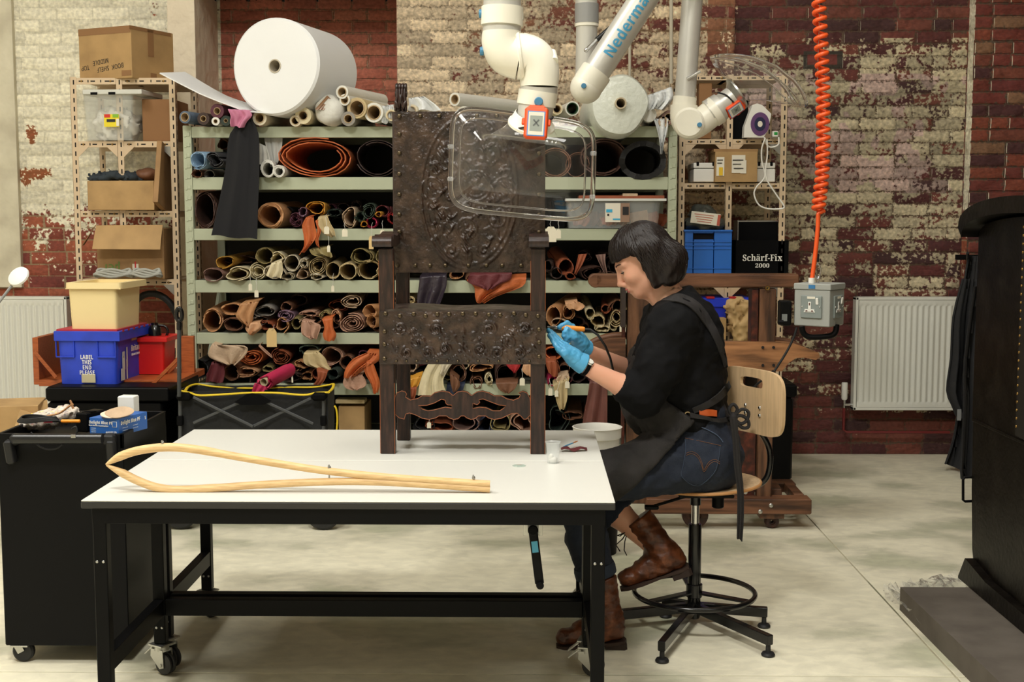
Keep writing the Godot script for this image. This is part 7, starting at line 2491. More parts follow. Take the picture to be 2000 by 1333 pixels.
func build_right() -> void:
	rng.seed = 88
	power_box()
	scrap_box()
	cart()
	chest()
	var z := 7.22
	# --- on the right rack
	var t := thing("carton", "brown carton with white labels between two white cases, right rack", "box", W(1440, 355, z))
	part("box_body", 1396, 296, 1480, 356, z, 0.28, M.card, t)
	part("flap", 1394, 291, 1481, 297, z, 0.28, M.card2, t)
	part("address_label", 1429, 303, 1456, 338, z - 0.003, 0.001, M.paper, t)
	part("address_label", 1399, 307, 1415, 344, z - 0.003, 0.001, M.paper, t)
	part("address_label", 1446, 313, 1458, 339, z - 0.005, 0.001, M.paper, t)
	part("warning_label", 1404, 327, 1412, 343, z - 0.005, 0.001, mat(rgb(226, 186, 40), 0.6), t)
	for q in [[1431, 312, 1452, 314], [1431, 320, 1448, 321.5], [1433, 328, 1452, 330], [1401, 312, 1412, 313.5], [1401, 318, 1410, 319.5]]: part("print", q[0], q[1], q[2], q[3], z - 0.0065, 0.001, M.ink, t, 0.0)
	for q in [[1354, 1402, "white plastic case with black latches left of the labelled carton"], [1474, 1515, "white plastic case with black latches right of the labelled carton"]]:
		t = thing("plastic_case", q[2], "case", W(q[0], 356, z), "white cases on the right rack")
		part("case_body", q[0], 330, q[1], 356, z + 0.05, 0.25, M.white, t, 0.006)
		part("lid", q[0], 318, q[1], 329, z + 0.05, 0.25, M.white, t, 0.006)
		for x in [q[0] + 9, q[1] - 8]: part("latch", x - 2.5, 316, x + 2.5, 324, z + 0.045, 0.01, M.black, t)
	# bulbous white instrument with a purple ring
	t = thing("instrument", "upright white instrument with a purple ring standing on the right rack", "instrument", W(1478, 270, z))
	var mb := MB.new()
	mb.prism(PackedVector2Array([Vector2(-0.075, 0), Vector2(0.035, 0), Vector2(0.06, 0.04), Vector2(0.075, 0.13), Vector2(0.025, 0.178), Vector2(-0.005, 0.188), Vector2(-0.03, 0.18), Vector2(-0.073, 0.06)]), 0.07, W(1478, 269, z) + Vector3(0, 0, -0.05))
	obj("case", mb, M.white, t)
	var nb := Basis(Vector3.RIGHT, Vector3.BACK, Vector3.DOWN)
	for q in [[0.052, 0.03, 0.003, rgb(98, 62, 112), 0.03], [0.031, 0.012, 0.0045, rgb(30, 34, 72), 0.012], [0.0135, 0.0, 0.006, rgb(236, 230, 214), 0.0]]:
		mb = MB.new()
		mb.lathe([Vector2(q[1], 0.018), Vector2(q[1], 0.02 + q[2]), Vector2(q[0], 0.02 + q[2]), Vector2(q[0], 0.018)], W(1483, 243, z), Basis(nb.x, nb.y, nb.z * 1.25), 30)
		obj("ring", mb, mat(q[3], 0.4), t)
	mb = MB.new()
	mb.tube(path([[1493, 268], [1497, 281], [1505, 288], [1520, 283], [1521, 268]], z - 0.02), 0.005, 8)
	mb.tube(path([[1495, 270], [1488, 290], [1488, 315], [1494, 345], [1478, 365], [1473, 380], [1482, 400], [1500, 408], [1526, 408], [1531, 402], [1516, 380], [1496, 345], [1499, 300], [1498, 272]], z - 0.03), 0.0045, 8)
	obj("power_cable", mb, M.white, t)
	part("plug_block", 1508, 256, 1521, 268, z, 0.04, M.white, t, 0.005)
	part("green_lamp", 1512, 258, 1519, 264, z - 0.002, 0.004, mat(rgb(40, 160, 70), 0.4), t)
	simple("brown_board", "tall brown board leaning behind the extraction arm's elbow, right rack", "board", 1364, 162, 1391, 271, z + 0.05, 0.1, M.card_in)
	simple("black_box", "black box half hidden behind the white instrument on the right rack", "box", 1430, 196, 1462, 271, z + 0.06, 0.25, M.black_matt)
	# blue crate, bag, black cases
	t = thing("blue_crate", "bright blue stacking crate with a hand slot on the right rack", "crate", W(1385, 540, z))
	var blue := mat(rgb(44, 112, 206), 0.4)
	mb = MB.new()
	pb(mb, 1337, 452, 1354, 541, z, 0.3); pb(mb, 1394, 452, 1430, 541, z, 0.3); pb(mb, 1354, 468, 1394, 541, z, 0.3); pb(mb, 1354, 452, 1394, 456, z, 0.3)
	pb(mb, 1336, 449, 1431, 453, z - 0.01, 0.31)
	obj("crate_body", mb, blue, t)
	for y in [472, 479, 486, 524]: part("rib", 1338, y, 1429, y + 1.6, z - 0.004, 0.006, blue, t, 0.001)
	part("hand_slot", 1354, 456, 1394, 468, z + 0.02, 0.01, M.slot, t)
	t = thing("bag", "grey plastic bag with a white label lying on the blue crate", "bag", W(1376, 450, z))
	mb = MB.new()
	var F := Field.new(W(1328, 460, z + 0.3), W(1424, 385, z - 0.05), 0.012)
	F.ell(W(1376, 440, z + 0.1), Vector3(0.135, 0.05, 0.11), 0.03)
	F.ell(W(1372, 418, z + 0.1), Vector3(0.075, 0.055, 0.08), 0.04)
	F.ruffle(0.02, Vector3(16, 22, 16), 3)
	F.mesh(mb)
	obj("bag_body", mb, mat(rgb(72, 74, 68), 0.3), t)
	mb = MB.new()
	var p0 := W(1378, 427, z - 0.03)
	mb.box(p0, Vector3(0.165, 0.066, 0.002), 0.0, Basis(Vector3(0, 0, 1), -0.12))
	obj("bag_label", mb, M.paper, t)
	mb = MB.new()
	mb.box(p0 + Vector3(0.074, -0.01, 0.002), Vector3(0.016, 0.06, 0.001), 0.0, Basis(Vector3(0, 0, 1), -0.12))
	for k in 4: mb.box(p0 + Vector3(-0.008, 0.02 - k * 0.013, 0.002), Vector3(0.11 - k * 0.01, 0.003, 0.001), 0.0, Basis(Vector3(0, 0, 1), -0.12))
	obj("print", mb, mat(rgb(190, 90, 70), 0.6), t)
	t = thing("flight_case", "black case with metal edges standing behind the lettered black box", "case", W(1485, 470, z))
	part("case_body", 1441, 433, 1520, 538, z + 0.12, 0.15, M.black_matt, t)
	part("metal_edge", 1440, 431, 1520, 434, z + 0.115, 0.15, M.steel, t)
	part("metal_edge", 1440, 432, 1443, 470, z + 0.113, 0.15, M.steel, t)
	t = thing("black_box", "black box with white script lettering on the right rack", "box", W(1485, 540, z))
	part("box_body", 1436, 470, 1541, 541, z + 0.03, 0.2, M.black_matt, t)
	lettering("Schärf-Fix", 0.036, M.white, W(1489, 504, z + 0.026), Basis(), t, "lettering", "Droid Serif", true, true, 0.86)
	lettering("2000", 0.024, M.white, W(1489, 519, z + 0.026), Basis(), t, "lettering", "Droid Serif", true, true, 1.1)
	t = thing("blue_crate", "two-tone dark blue crate with red clips low on the right rack", "crate", W(1400, 640, z))
	part("crate_body", 1340, 600, 1418, 662, z, 0.35, mat(rgb(28, 48, 190), 0.4), t)
	part("crate_rim", 1336, 583, 1470, 600, z - 0.01, 0.36, mat(rgb(34, 60, 210), 0.4), t)
	for x in [1380, 1425]: part("red_clip", x, 580, x + 16, 584, z - 0.015, 0.05, mat(rgb(180, 30, 40), 0.4), t)
	simple("carton", "small carton at the woman's back on the low right shelf", "box", 1392, 622, 1419, 664, z - 0.08, 0.2, M.card)
	t = thing("paper_bag", "crumpled brown paper bag on the low right shelf", "bag", W(1445, 662, 7.2))
	mb = MB.new()
	F = Field.new(W(1400, 674, 7.36), W(1490, 566, 7.02), 0.01)
	F.ell(W(1448, 634, 7.2), Vector3(0.072, 0.105, 0.07), 0.02)
	F.ell(W(1446, 598, 7.2), Vector3(0.092, 0.045, 0.08), 0.03)
	F.ruffle(0.03, Vector3(18, 18, 18), 5)
	F.ruffle(0.012, Vector3(45, 45, 45), 6)
	F.mesh(mb)
	obj("bag_body", mb, mat(rgb(206, 172, 120), 0.7), t)
	# black bin behind the stool, white bucket
	t = thing("black_bin", "tall black bin with a lid behind the wooden cart", "bin", W(1540, 940, 7.0))
	part("bin_body", 1480, 775, 1551, 942, 7.0, 0.35, M.black, t, 0.02)
	part("bin_lid", 1478, 752, 1558, 777, 6.98, 0.4, M.black, t, 0.012)
	var c := Y(1166, 930, 0)
	c = W(1166, 905, 5.6)
	c.y = W(1166, 905, 5.6).y
	t = thing("bucket", "white plastic bucket with a rim behind the bench's right end", "bucket", Vector3(c.x, 0, c.z))
	mb = MB.new()
	var yt := W(1166, 834, 5.6).y
	mb.lathe([Vector2(0.085, yt - 0.36), Vector2(0.1, yt - 0.05), Vector2(0.107, yt - 0.045), Vector2(0.108, yt - 0.004), Vector2(0.112, yt), Vector2(0.106, yt + 0.002), Vector2(0.1, yt - 0.01), Vector2(0.08, yt - 0.3), Vector2(0, yt - 0.3)], Vector3(c.x, 0, c.z), Basis(), 40)
	obj("bucket_body", mb, M.white, t)
	mb = MB.new()
	mb.lathe([Vector2(0.09, 0), Vector2(0.1, yt - 0.36), Vector2(0.0, yt - 0.36)], Vector3(c.x, 0, c.z), Basis(), 30)
	obj("stand", mb, M.black, t)
func scrap_box() -> void:
	var z := 7.03
	var t := thing("clear_box", "long translucent lidless box of leather offcuts with a printed label, second shelf", "storage tub", W(1205, 447, z))
	var g := turned(1292, 391, 446, z, 0, 0.53, 0.4)
	tub(t, "box_body", g, pane(Color(0.9, 0.92, 0.92, 0.16), 0.12), 0.06)
	part("rim", 1104, 388, 1302, 393, z - 0.01, 0.43, mat(rgb(214, 216, 210), 0.3), t)
	part("label", 1182, 397, 1212, 434, z - 0.012, 0.001, M.paper, t)
	part("label_picture", 1212, 397, 1230, 434, z - 0.012, 0.001, mat(rgb(150, 120, 100), 0.5), t)
	part("print", 1184, 409, 1196, 415, z - 0.014, 0.001, mat(rgb(60, 170, 210), 0.5), t)
	part("print", 1197, 427, 1211, 430, z - 0.014, 0.001, mat(rgb(60, 170, 210), 0.5), t)
	part("print", 1186, 418, 1190, 422, z - 0.014, 0.001, M.ink, t)
	part("print", 1216, 404, 1228, 420, z - 0.014, 0.001, M.ink, t)
	for k in 9:
		var x := 1130.0 + k * 19
		var o := obj("leather_offcut", drape_mesh(V([x - 16, 420 + R(-8, 8), x - 12, 432, x - 10, 440]), V([x + 20, 414 + R(-8, 8), x + 22, 430, x + 14, 441]), z + 0.08 + 0.03 * (k % 3), 0.012), skin(["rust", "brown", "tan", "orange"][k % 4]))
		tag(o, "%s%s leather offcut inside the translucent box" % [["leftmost ", "second ", "third ", "fourth ", "fifth ", "sixth ", "seventh ", "eighth ", "rightmost "][k], COL[["rust", "brown", "tan", "orange"][k % 4]][1]], "leather", "offcuts in the translucent box")
	for q in [[1130, 382, 1298, 389, "rust", "flat rust sheets of leather lying across the translucent box"], [1216, 378, 1246, 384, "beige", "pale curled strip on top of the flat rust sheets"]]: simple("leather_sheet", q[5], "leather", q[0], q[1], q[2], q[3], z + 0.03, 0.3, skin(q[4]))
	simple("dark_case", "dark case in the second shelf's shade right of the chair", "case", 1068, 384, 1104, 446, z + 0.1, 0.3, M.black_matt)
func power_box() -> void:
	var z := 5.2
	var grey := mat(rgb(160, 162, 156), 0.5)
	var t := thing("power_box", "grey hanging power box with white sockets beneath the orange coiled cable", "socket box", W(1597, 640, z))
	# square box turned so that one corner faces the room
	var E := W(1620, 640, z - 0.06)
	var hgt := W(1620, 556, z - 0.06).y - E.y
	var a := deg_to_rad(35)
	var L := Vector3(-cos(a), 0, -sin(a)) * 0.155
	var Rr := Vector3(sin(a), 0, -cos(a)).normalized() * 0.155
	var b := Basis(-L.normalized(), Vector3.UP, -Rr.normalized()).orthonormalized()
	var ctr := E + (L + Rr) * 0.5 + Vector3(0, hgt * 0.5, 0)
	var mb := MB.new()
	mb.box(ctr - Vector3(0, 0.012, 0), Vector3(0.155, hgt - 0.024, 0.155), 0.005, b)
	obj("box_body", mb, grey, t)
	mb = MB.new()
	mb.box(ctr + Vector3(0, hgt * 0.5 - 0.012, 0), Vector3(0.161, 0.026, 0.161), 0.004, b)
	obj("box_lid", mb, grey, t)
	var fr := E + L * 0.5 + Vector3(0, hgt * 0.46, 0)
	var sd := E + Rr * 0.5 + Vector3(0, hgt * 0.46, 0)
	var n1 := b.z
	var n2 := b.x
	for s in [[fr, b], [sd, Basis(-b.z, Vector3.UP, b.x)]]:
		var f: Vector3 = s[0]
		var q: Basis = s[1]
		mb = MB.new()
		mb.box(f + q.z * 0.004, Vector3(0.09, 0.092, 0.008), 0.003, q)
		var pl := obj("socket_plate", mb, mat(rgb(134, 142, 138), 0.45), t)
		mb = MB.new()
		for w in [[-0.006, 0.004, 0.012, 0.034], [-0.006, -0.016, 0.042, 0.014], [-0.006, -0.02, 0.048, 0.006]]: mb.box(f + q * Vector3(w[0], w[1], 0.009), Vector3(w[2], w[3], 0.003), 0.001, q)
		obj("socket", mb, M.white, pl)
		for w in [[-0.006, 0.012, 0.005, 0.011], [-0.018, -0.016, 0.008, 0.005], [0.006, -0.016, 0.008, 0.005]]:
			mb = MB.new()
			mb.box(f + q * Vector3(w[0], w[1], 0.0105), Vector3(w[2], w[3], 0.001), 0.0, q)
			obj("pin_hole", mb, mat(rgb(90, 50, 36), 0.7), pl)
		mb = MB.new()
		mb.box(f + q * Vector3(0.026, 0.024, 0.010), Vector3(0.012, 0.028, 0.006), 0.002, q * Basis(Vector3.RIGHT, 0.15))
		obj("switch", mb, M.white, pl)
		mb = MB.new()
		mb.box(f + q * Vector3(0.0, 0.038, 0.0085), Vector3(0.034, 0.009, 0.001), 0.0, q)
		obj("label_strip", mb, M.paper, pl)
		for sx in [-1, 1]:
			mb = MB.new()
			mb.ball(f + q * Vector3(sx * 0.038, 0, 0.0085), Vector3(0.0035, 0.0035, 0.002))
			obj("screw", mb, M.chrome, pl)
	mb = MB.new()
	mb.box(E + L * 0.5 + Vector3(0, hgt - 0.012, 0) + n1 * 0.004, Vector3(0.028, 0.015, 0.001), 0.0, b)
	obj("maker_label", mb, mat(rgb(60, 120, 170), 0.4), t)
	mb = MB.new()
	var hz := z + 0.0
	mb.tube(path([[1566, 638], [1570, 652], [1584, 659], [1618, 657], [1631, 650], [1634, 634]], hz), 0.012, 10)
	obj("handle", mb, M.black, t)
	mb = MB.new()
	mb.bx(W(1524, 637, z + 0.02), W(1547, 588, z + 0.02) + Vector3(0, 0, -0.07), 0.006)
	mb.cyl(W(1530, 630, z), W(1520, 630, z), 0.01)
	var ad := obj("plug_adapter", mb, M.black, t)
	part("print_label", 1527, 614, 1538, 628, z + 0.014, 0.002, mat(rgb(120, 124, 122), 0.5), ad)
	mb = MB.new()
	mb.cyl(W(1585, 557, z + 0.02), W(1585, 543, z + 0.02), 0.014, 6)
	obj("cable_gland", mb, M.white, t)
	mb = MB.new()
	mb.tube(path([[1556, 640], [1550, 660], [1535, 690], [1512, 726]], z + 0.02), 0.005, 8)
	obj("cable", mb, M.rubber, t)
	# coiled cable
	t = thing("coiled_cable", "orange coiled cable hanging from above to the grey power box", "cable", W(1600, 545, z))
	var pts := []
	var n := 25
	var ys := [-60.0, 10.0, 200.0, 330.0, 395.0, 412.0]
	var turns := 30.0
	var N := 30 * 14
	for i in N + 1:
		var u := i / float(N)
		var y := -70.0 + 482.0 * (u - 0.07 * u * u * u * u) / 0.93
		var xc := 1599.0 + 9.0 * sin(clampf(y / 400.0, 0, 1) * PI * 0.85) - 4.0 * smoothstep(330.0, 412.0, y)
		var an := u * turns * TAU
		pts.append(W(xc + 10.5 * cos(an), y, z + 0.02) + Vector3(0, 0, 0.022 * sin(an)))
	pts.append(W(1598, 417, z + 0.02))
	for q in path([[1598, 420], [1597, 450], [1592, 500], [1586, 545]], z + 0.02): pts.append(q)
	mb = MB.new()
	mb.tube(pts, 0.0092, 8)
	obj("cable", mb, mat(rgb(240, 92, 36), 0.35), t)
	mb = MB.new()
	mb.tube([W(1604, -80, z), W(1592, 300, z + 0.04), W(1597, 500, z + 0.05)], 0.0014, 5)
	obj("steel_wire", mb, M.steel, t)
	mb = MB.new()
	mb.ball(W(1596, 448, z + 0.045), Vector3.ONE * 0.016)
	mb.cyl(W(1597, 464, z + 0.046), W(1596, 452, z + 0.046), 0.011, 14, 0.002)
	mb.cyl(W(1597, 512, z + 0.05), W(1597, 496, z + 0.05), 0.006)
	obj("stopper", mb, M.rubber, t)
	mb = MB.new()
	var hk := []
	for k in 21: hk.append(W(1597, 530, z + 0.05) + Vector3(cos(TAU * k / 20) * 0.012, sin(TAU * k / 20) * 0.03, 0))
	hk[20] = hk[0]
	mb.tube(hk, 0.0028, 6)
	hk = []
	for k in 21: hk.append(W(1597, 548, z + 0.05) + Vector3(0.003 * cos(TAU * k / 20), sin(TAU * k / 20) * 0.018, cos(TAU * k / 20) * 0.01))
	hk[20] = hk[0]
	mb.tube(hk, 0.0026, 6)
	obj("carabiner", mb, M.chrome, t)
func cart() -> void:
	var wood := mat(rgb(134, 90, 62), 0.5, 0, {tex = "fade", scale3 = Vector3(0.6, 5, 5), nor = "grain", ns = 0.3})
	var upw := mat(rgb(128, 88, 60), 0.5, 0, {tex = "fade", scale3 = Vector3(5, 0.6, 5), nor = "grain", ns = 0.3})
	var pale := mat(rgb(190, 134, 88), 0.5, 0, {tex = "fade", scale3 = Vector3(0.6, 5, 5), nor = "grain", ns = 0.3})
	var red := mat(rgb(112, 48, 28), 0.45, 0, {tex = "worn", scale = 3.0})
	var z := 6.05
	var t := thing("wooden_cart", "antique dark wooden cart with posts, top beam and small wheels behind the woman", "cart", Vector3(W(1400, 1000, z).x, 0, -z))
	var mb := MB.new()
	mb.cyl(W(1163, 549, z), W(1163, 549, z) + Vector3(0, 0, -0.09), 13.5 * z / FL, 20, 0.004)
	pb(mb, 1163, 535.5, 1562, 562, z, 0.09, 0.008)
	var bm := obj("top_beam", mb, wood, t)
	mb = MB.new()
	mb.lathe([Vector2(0.004, 0.004), Vector2(0.006, 0.006), Vector2(0.011, 0.006), Vector2(0.012, 0)], W(1499, 563, z - 0.002), Basis(Vector3.RIGHT, Vector3.BACK, Vector3.DOWN), 14)
	obj("eyelet", mb, M.brass, bm)
	mb = MB.new()
	pb(mb, 1222, 562, 1278, 985, z + 0.01, 0.06, 0.006)
	obj("post", mb, upw, t)
	part("post_edge", 1213, 570, 1222, 985, z + 0.015, 0.07, red, t)
	part("cleat", 1213, 562, 1223, 640, z - 0.005, 0.08, mat(rgb(54, 42, 36), 0.6), t)
	part("post", 1482, 564, 1517, 670, z + 0.01, 0.06, upw, t, 0.006)
	part("post_edge", 1467, 566, 1482, 672, z + 0.02, 0.1, red, t)
	part("post", 1478, 735, 1512, 985, z + 0.01, 0.06, upw, t, 0.006)
	part("post_edge", 1440, 760, 1478, 985, z + 0.03, 0.1, red, t)
	# side boards with curved handles at both ends
	var to := func(a: Array) -> PackedVector2Array:
		var o := PackedVector2Array()
		for i in range(0, a.size(), 2):
			var p := W(a[i], a[i + 1], z)
			o.append(Vector2(p.x, p.y))
		return o
	mb = MB.new()
	mb.prism(to.call([1270, 668, 1520, 668, 1545, 670, 1575, 680, 1600, 690, 1602, 698, 1594, 704, 1572, 699, 1556, 700, 1540, 710, 1528, 726, 1270, 733]), 0.045, Vector3(0, 0, -z - 0.05))
	var sb := obj("side_board", mb, pale, t)
	for q in [[1490, 679], [1511, 679], [1490, 714], [1511, 714]]:
		mb = MB.new()
		mb.cyl(W(q[0], q[1], z + 0.005), W(q[0], q[1], z - 0.002), 0.007, 12)
		obj("peg_hole", mb, M.slot, sb)
	mb = MB.new()
	mb.prism(to.call([1222, 660, 1222, 790, 1206, 770, 1190, 732, 1172, 700, 1152, 694, 1136, 700, 1128, 712, 1122, 706, 1134, 688, 1160, 672, 1190, 662]), 0.045, Vector3(0, 0, -z - 0.05))
	obj("side_board", mb, wood, t)
	mb = MB.new()
	mb.tube(path([[1132, 692, 0.1], [1160, 668, 0.1], [1195, 657, 0.1], [1230, 656, 0.1]], z), 0.018, 10)
	obj("handle_rail", mb, wood, t)
	mb = MB.new()
	mb.tube(path([[1510, 664, 0.25], [1540, 668, 0.25], [1568, 682, 0.25]], z), 0.016, 10)
	obj("handle_rail", mb, wood, t)
	# sled base
	part("base_beam", 1262, 976, 1586, 1005, z - 0.05, 0.1, wood, t, 0.006)
	part("base_beam", 1400, 944, 1555, 962, z + 0.45, 0.1, wood, t, 0.006)
	mb = MB.new()
	mb.bar(W(1515, 965, z + 0.1), W(1505, 948, z + 0.5), 0.06, 0.05, Vector3.UP, 0.004)
	mb.bar(W(1560, 975, z + 0.05), W(1540, 952, z + 0.45), 0.05, 0.05, Vector3.UP, 0.004)
	obj("cross_beam", mb, wood, t)
	part("wheel_block", 1484, 1004, 1532, 1014, z - 0.03, 0.1, upw, t)
	for q in [[1358, 1008, 26, 0.0], [1508, 1012, 14, 0.03]]:
		mb = MB.new()
		var c := W(q[0], q[1], z)
		var r: float = q[2] * z / FL
		c.y = r
		mb.lathe([Vector2(0.008, 0), Vector2(r * 0.4, 0), Vector2(r * 0.45, 0.008), Vector2(r * 0.85, 0.008), Vector2(r, 0), Vector2(r, -0.035), Vector2(0.008, -0.035)], c, Basis(Vector3.RIGHT, Vector3.BACK, Vector3.DOWN), 26)
		obj("wheel", mb, mat(rgb(92, 50, 34), 0.5, 0, {tex = "worn", scale = 4.0}), t)
	for q in [[1485, 1000], [1506, 988], [1456, 962]]:
		mb = MB.new()
		mb.ball(W(q[0], q[1], z - 0.052), Vector3(0.011, 0.011, 0.006))
		obj("bolt", mb, M.zinc, t)
	mb = MB.new()
	for k in 5: mb.tube(path([[1508 + k * 3, 962], [1516 + k * 3, 972 + k], [1536, 976 + k * 1.5], [1545 - k * 3, 968 + k]], z + 0.12), 0.008, 6)
	tag(obj("rope_coil", mb, mat(rgb(96, 66, 44), 0.8)), "brown rope coil lying on the wooden cart's base", "rope")
	# black board peeping out before the woman's chest
func chest() -> void:
	# sedan-like black leather chest with a domed roof, on a grey plinth
	var lea := mat(rgb(27, 24, 20), 0.42, 0, {spec = 0.3, tex = "worn", scale = 1.2, nor = "grain", ns = 0.2})
	var z := 4.88
	var x0 := W(1903, 700, z).x
	var t := thing("leather_chest", "tall black leather-covered domed chest studded with brass at the right edge", "chest", Vector3(x0 + 0.3, 0.09, -4.4))
	var yr := W(1905, 452, z).y
	var y2 := W(1960, 840, 4.62).y
	var zc := 4.38
	var SB := Basis(Vector3(0, 0, 1), Vector3.UP, Vector3.RIGHT)      # outlines in the plane of the side that faces the bench
	var dome := func(half: float, rise: float, lift: float) -> PackedVector2Array:
		var o := PackedVector2Array()
		for k in 25:
			var a := PI * (1.0 - k / 24.0)
			o.append(Vector2(-zc + cos(a) * half, yr + lift + pow(maxf(sin(a), 0.0), 0.75) * rise))
		return o
	var mb := MB.new()
	var g: PackedVector2Array = dome.call(0.5, 0.075, -0.02)
	g.append(Vector2(-zc + 0.5, y2))
	g.append(Vector2(-zc - 0.5, y2))
	mb.prism(g, 0.6, Vector3(x0, 0, 0), SB)
	obj("body", mb, lea, t)
	mb = MB.new()
	mb.prism(PackedVector2Array([Vector2(-4.88, y2), Vector2(-4.87, 0.45), Vector2(-4.84, 0.22), Vector2(-4.80, 0.12), Vector2(-4.88, 0.095), Vector2(-3.9, 0.095), Vector2(-3.88, y2)]), 0.6, Vector3(x0 + 0.004, 0, 0), SB)
	obj("lower_body", mb, lea, t)
	mb = MB.new()
	mb.prism(PackedVector2Array([Vector2(-4.89, 0.1), Vector2(-4.82, 0.19), Vector2(-4.6, 0.16), Vector2(-3.9, 0.15), Vector2(-3.9, 0.092), Vector2(-4.89, 0.092)]), 0.05, Vector3(x0 - 0.03, 0, 0), SB)
	obj("foot_moulding", mb, lea, t)
	mb = MB.new()
	g = dome.call(0.56, 0.115, 0.012)
	var gi: PackedVector2Array = dome.call(0.52, 0.09, -0.022)
	gi.reverse()
	g.append_array(gi)
	mb.prism(g, 0.72, Vector3(x0 - 0.06, 0, 0), SB)
	obj("roof", mb, lea, t)
	var zn := 4.5
	for k in 20: zn += 0.004 * (PX(Vector3(x0, 1.0, -zn)).x - 1991.0) * 0.5
	mb = MB.new()
	mb.bx(Vector3(x0 - 0.006, y2 + 0.01, -zn), Vector3(x0, yr + 0.03, -4.0), 0.003)
	obj("panel", mb, mat(rgb(20, 18, 16), 0.5), t)
	mb = MB.new()
	mb.bx(Vector3(x0 - 0.005, y2 - 0.008, -4.87), Vector3(x0, y2 + 0.004, -3.9), 0.002)
	obj("seam_strip", mb, lea, t)
	var nl := MB.new()
	nl.ball(Vector3.ZERO, Vector3(0.004, 0.0055, 0.0055), Basis(), 10, 6)
	var nm := nl.mesh()
	var y := yr + 0.02
	while y > y2 + 0.02:
		var o := MeshInstance3D.new()
		o.mesh = nm
		o.material_override = M.brass
		o.name = "brass_nail"
		t.add_child(o, true)
		o.position = Vector3(x0 - 0.007, y, -zn + 0.012) - t.position
		y -= 0.029
	mb = MB.new()
	mb.tube([W(1908, 932, z), W(1884, 933, z), W(1881, 938, z), W(1881, 977, z), W(1885, 980, z), W(1908, 979, z)], 0.0055, 8)
	obj("iron_handle", mb, M.black, t)
	# plinth, wrap and hanging coats
	mb = MB.new()
	mb.prism(PackedVector2Array([Vector2(0, 0), Vector2(1.2, 0), Vector2(1.2, -1.5), Vector2(0.02, -1.5)]), 0.09, Y(1757, 1192, 0.0) + Vector3(0, 0.0, 0), Basis(Vector3.RIGHT, Vector3(0, 0, -1), Vector3.UP))
	tag(obj("plinth", mb, mat(rgb(96, 88, 80), 0.8, 0, {tex = "mottle", scale = 1.5})), "low grey plinth board under the black leather chest", "plinth")
	rng.seed = 41
	var film := pane(Color(0.95, 0.95, 0.93, 0.12), 0.12)
	film.normal_enabled = true
	film.normal_texture = TX.coarse
	film.normal_scale = 2.0
	film.uv1_scale = Vector3(5, 5, 5)
	for q in [[1722, 1163, 1775, 1150, 1858, 1230, 1820, 1250, "clear plastic film crumpled around the plinth's near corner"], [1790, 1150, 1915, 1118, 1912, 1162, 1800, 1166, "clear plastic film behind the plinth beside the chest's foot"]]:
		var rows := []
		for i in 13:
			var row := PackedVector3Array()
			for j in 9:
				var u := i / 12.0
				var v := j / 8.0
				var p := Vector2(q[0], q[1]).lerp(Vector2(q[2], q[3]), u).lerp(Vector2(q[6], q[7]).lerp(Vector2(q[4], q[5]), u), v)
				row.append(Y(p.x, p.y, 0.0) + Vector3(R(-0.01, 0.01), 0.004 + R(0, 0.045), R(-0.01, 0.01)))
			rows.append(row)
		mb = MB.new()
		mb.grid(rows, 1.0)
		tag(obj("plastic_film", mb, film), q[8], "plastic film", "clear films on the floor")
	t = thing("hanging_coats", "bundle of black coats hanging on the wall between the radiator and the chest", "coats", W(1880, 930, 7.3))
	for k in 3:
		var s: Array = [[1890, 500, 1878, 570, 1865, 660, 1872, 760, 1862, 850, 1845, 905], [1880, 545, 1862, 620, 1858, 700, 1850, 765, 1862, 800, 1868, 815], [1900, 560, 1880, 700, 1878, 800, 1874, 880, 1872, 930, 1884, 948]][k]
		var e: Array = [[1935, 500, 1935, 570, 1935, 660, 1935, 760, 1935, 850, 1935, 945], [1920, 545, 1925, 620, 1925, 700, 1925, 765, 1925, 800, 1920, 825], [1940, 560, 1935, 700, 1940, 800, 1940, 880, 1940, 930, 1930, 955]][k]
		obj("coat", drape_mesh(V(s), V(e), 7.45 - 0.09 * k, 0.045, 0.0, 0.01, 14, 2.5), mat(rgb(30, 30, 32), 0.8, 0, {nor = "coarse", scale = 2.0, ns = 0.5}), t)
	mb = MB.new()
	mb.bx(W(1868, 508, 7.86), W(1990, 498, 7.86) + Vector3(0, 0, -0.03), 0.003)
	for x in [1890, 1915, 1940]: mb.tube([W(x, 503, 7.86), W(x, 508, 7.6), W(x, 500, 7.3), W(x, 494, 7.26)], 0.008, 8)
	obj("coat_rail", mb, M.black, t)
	part("coat_label", 1869, 800, 1878, 822, 7.2, 0.002, mat(rgb(120, 122, 124), 0.6), t)

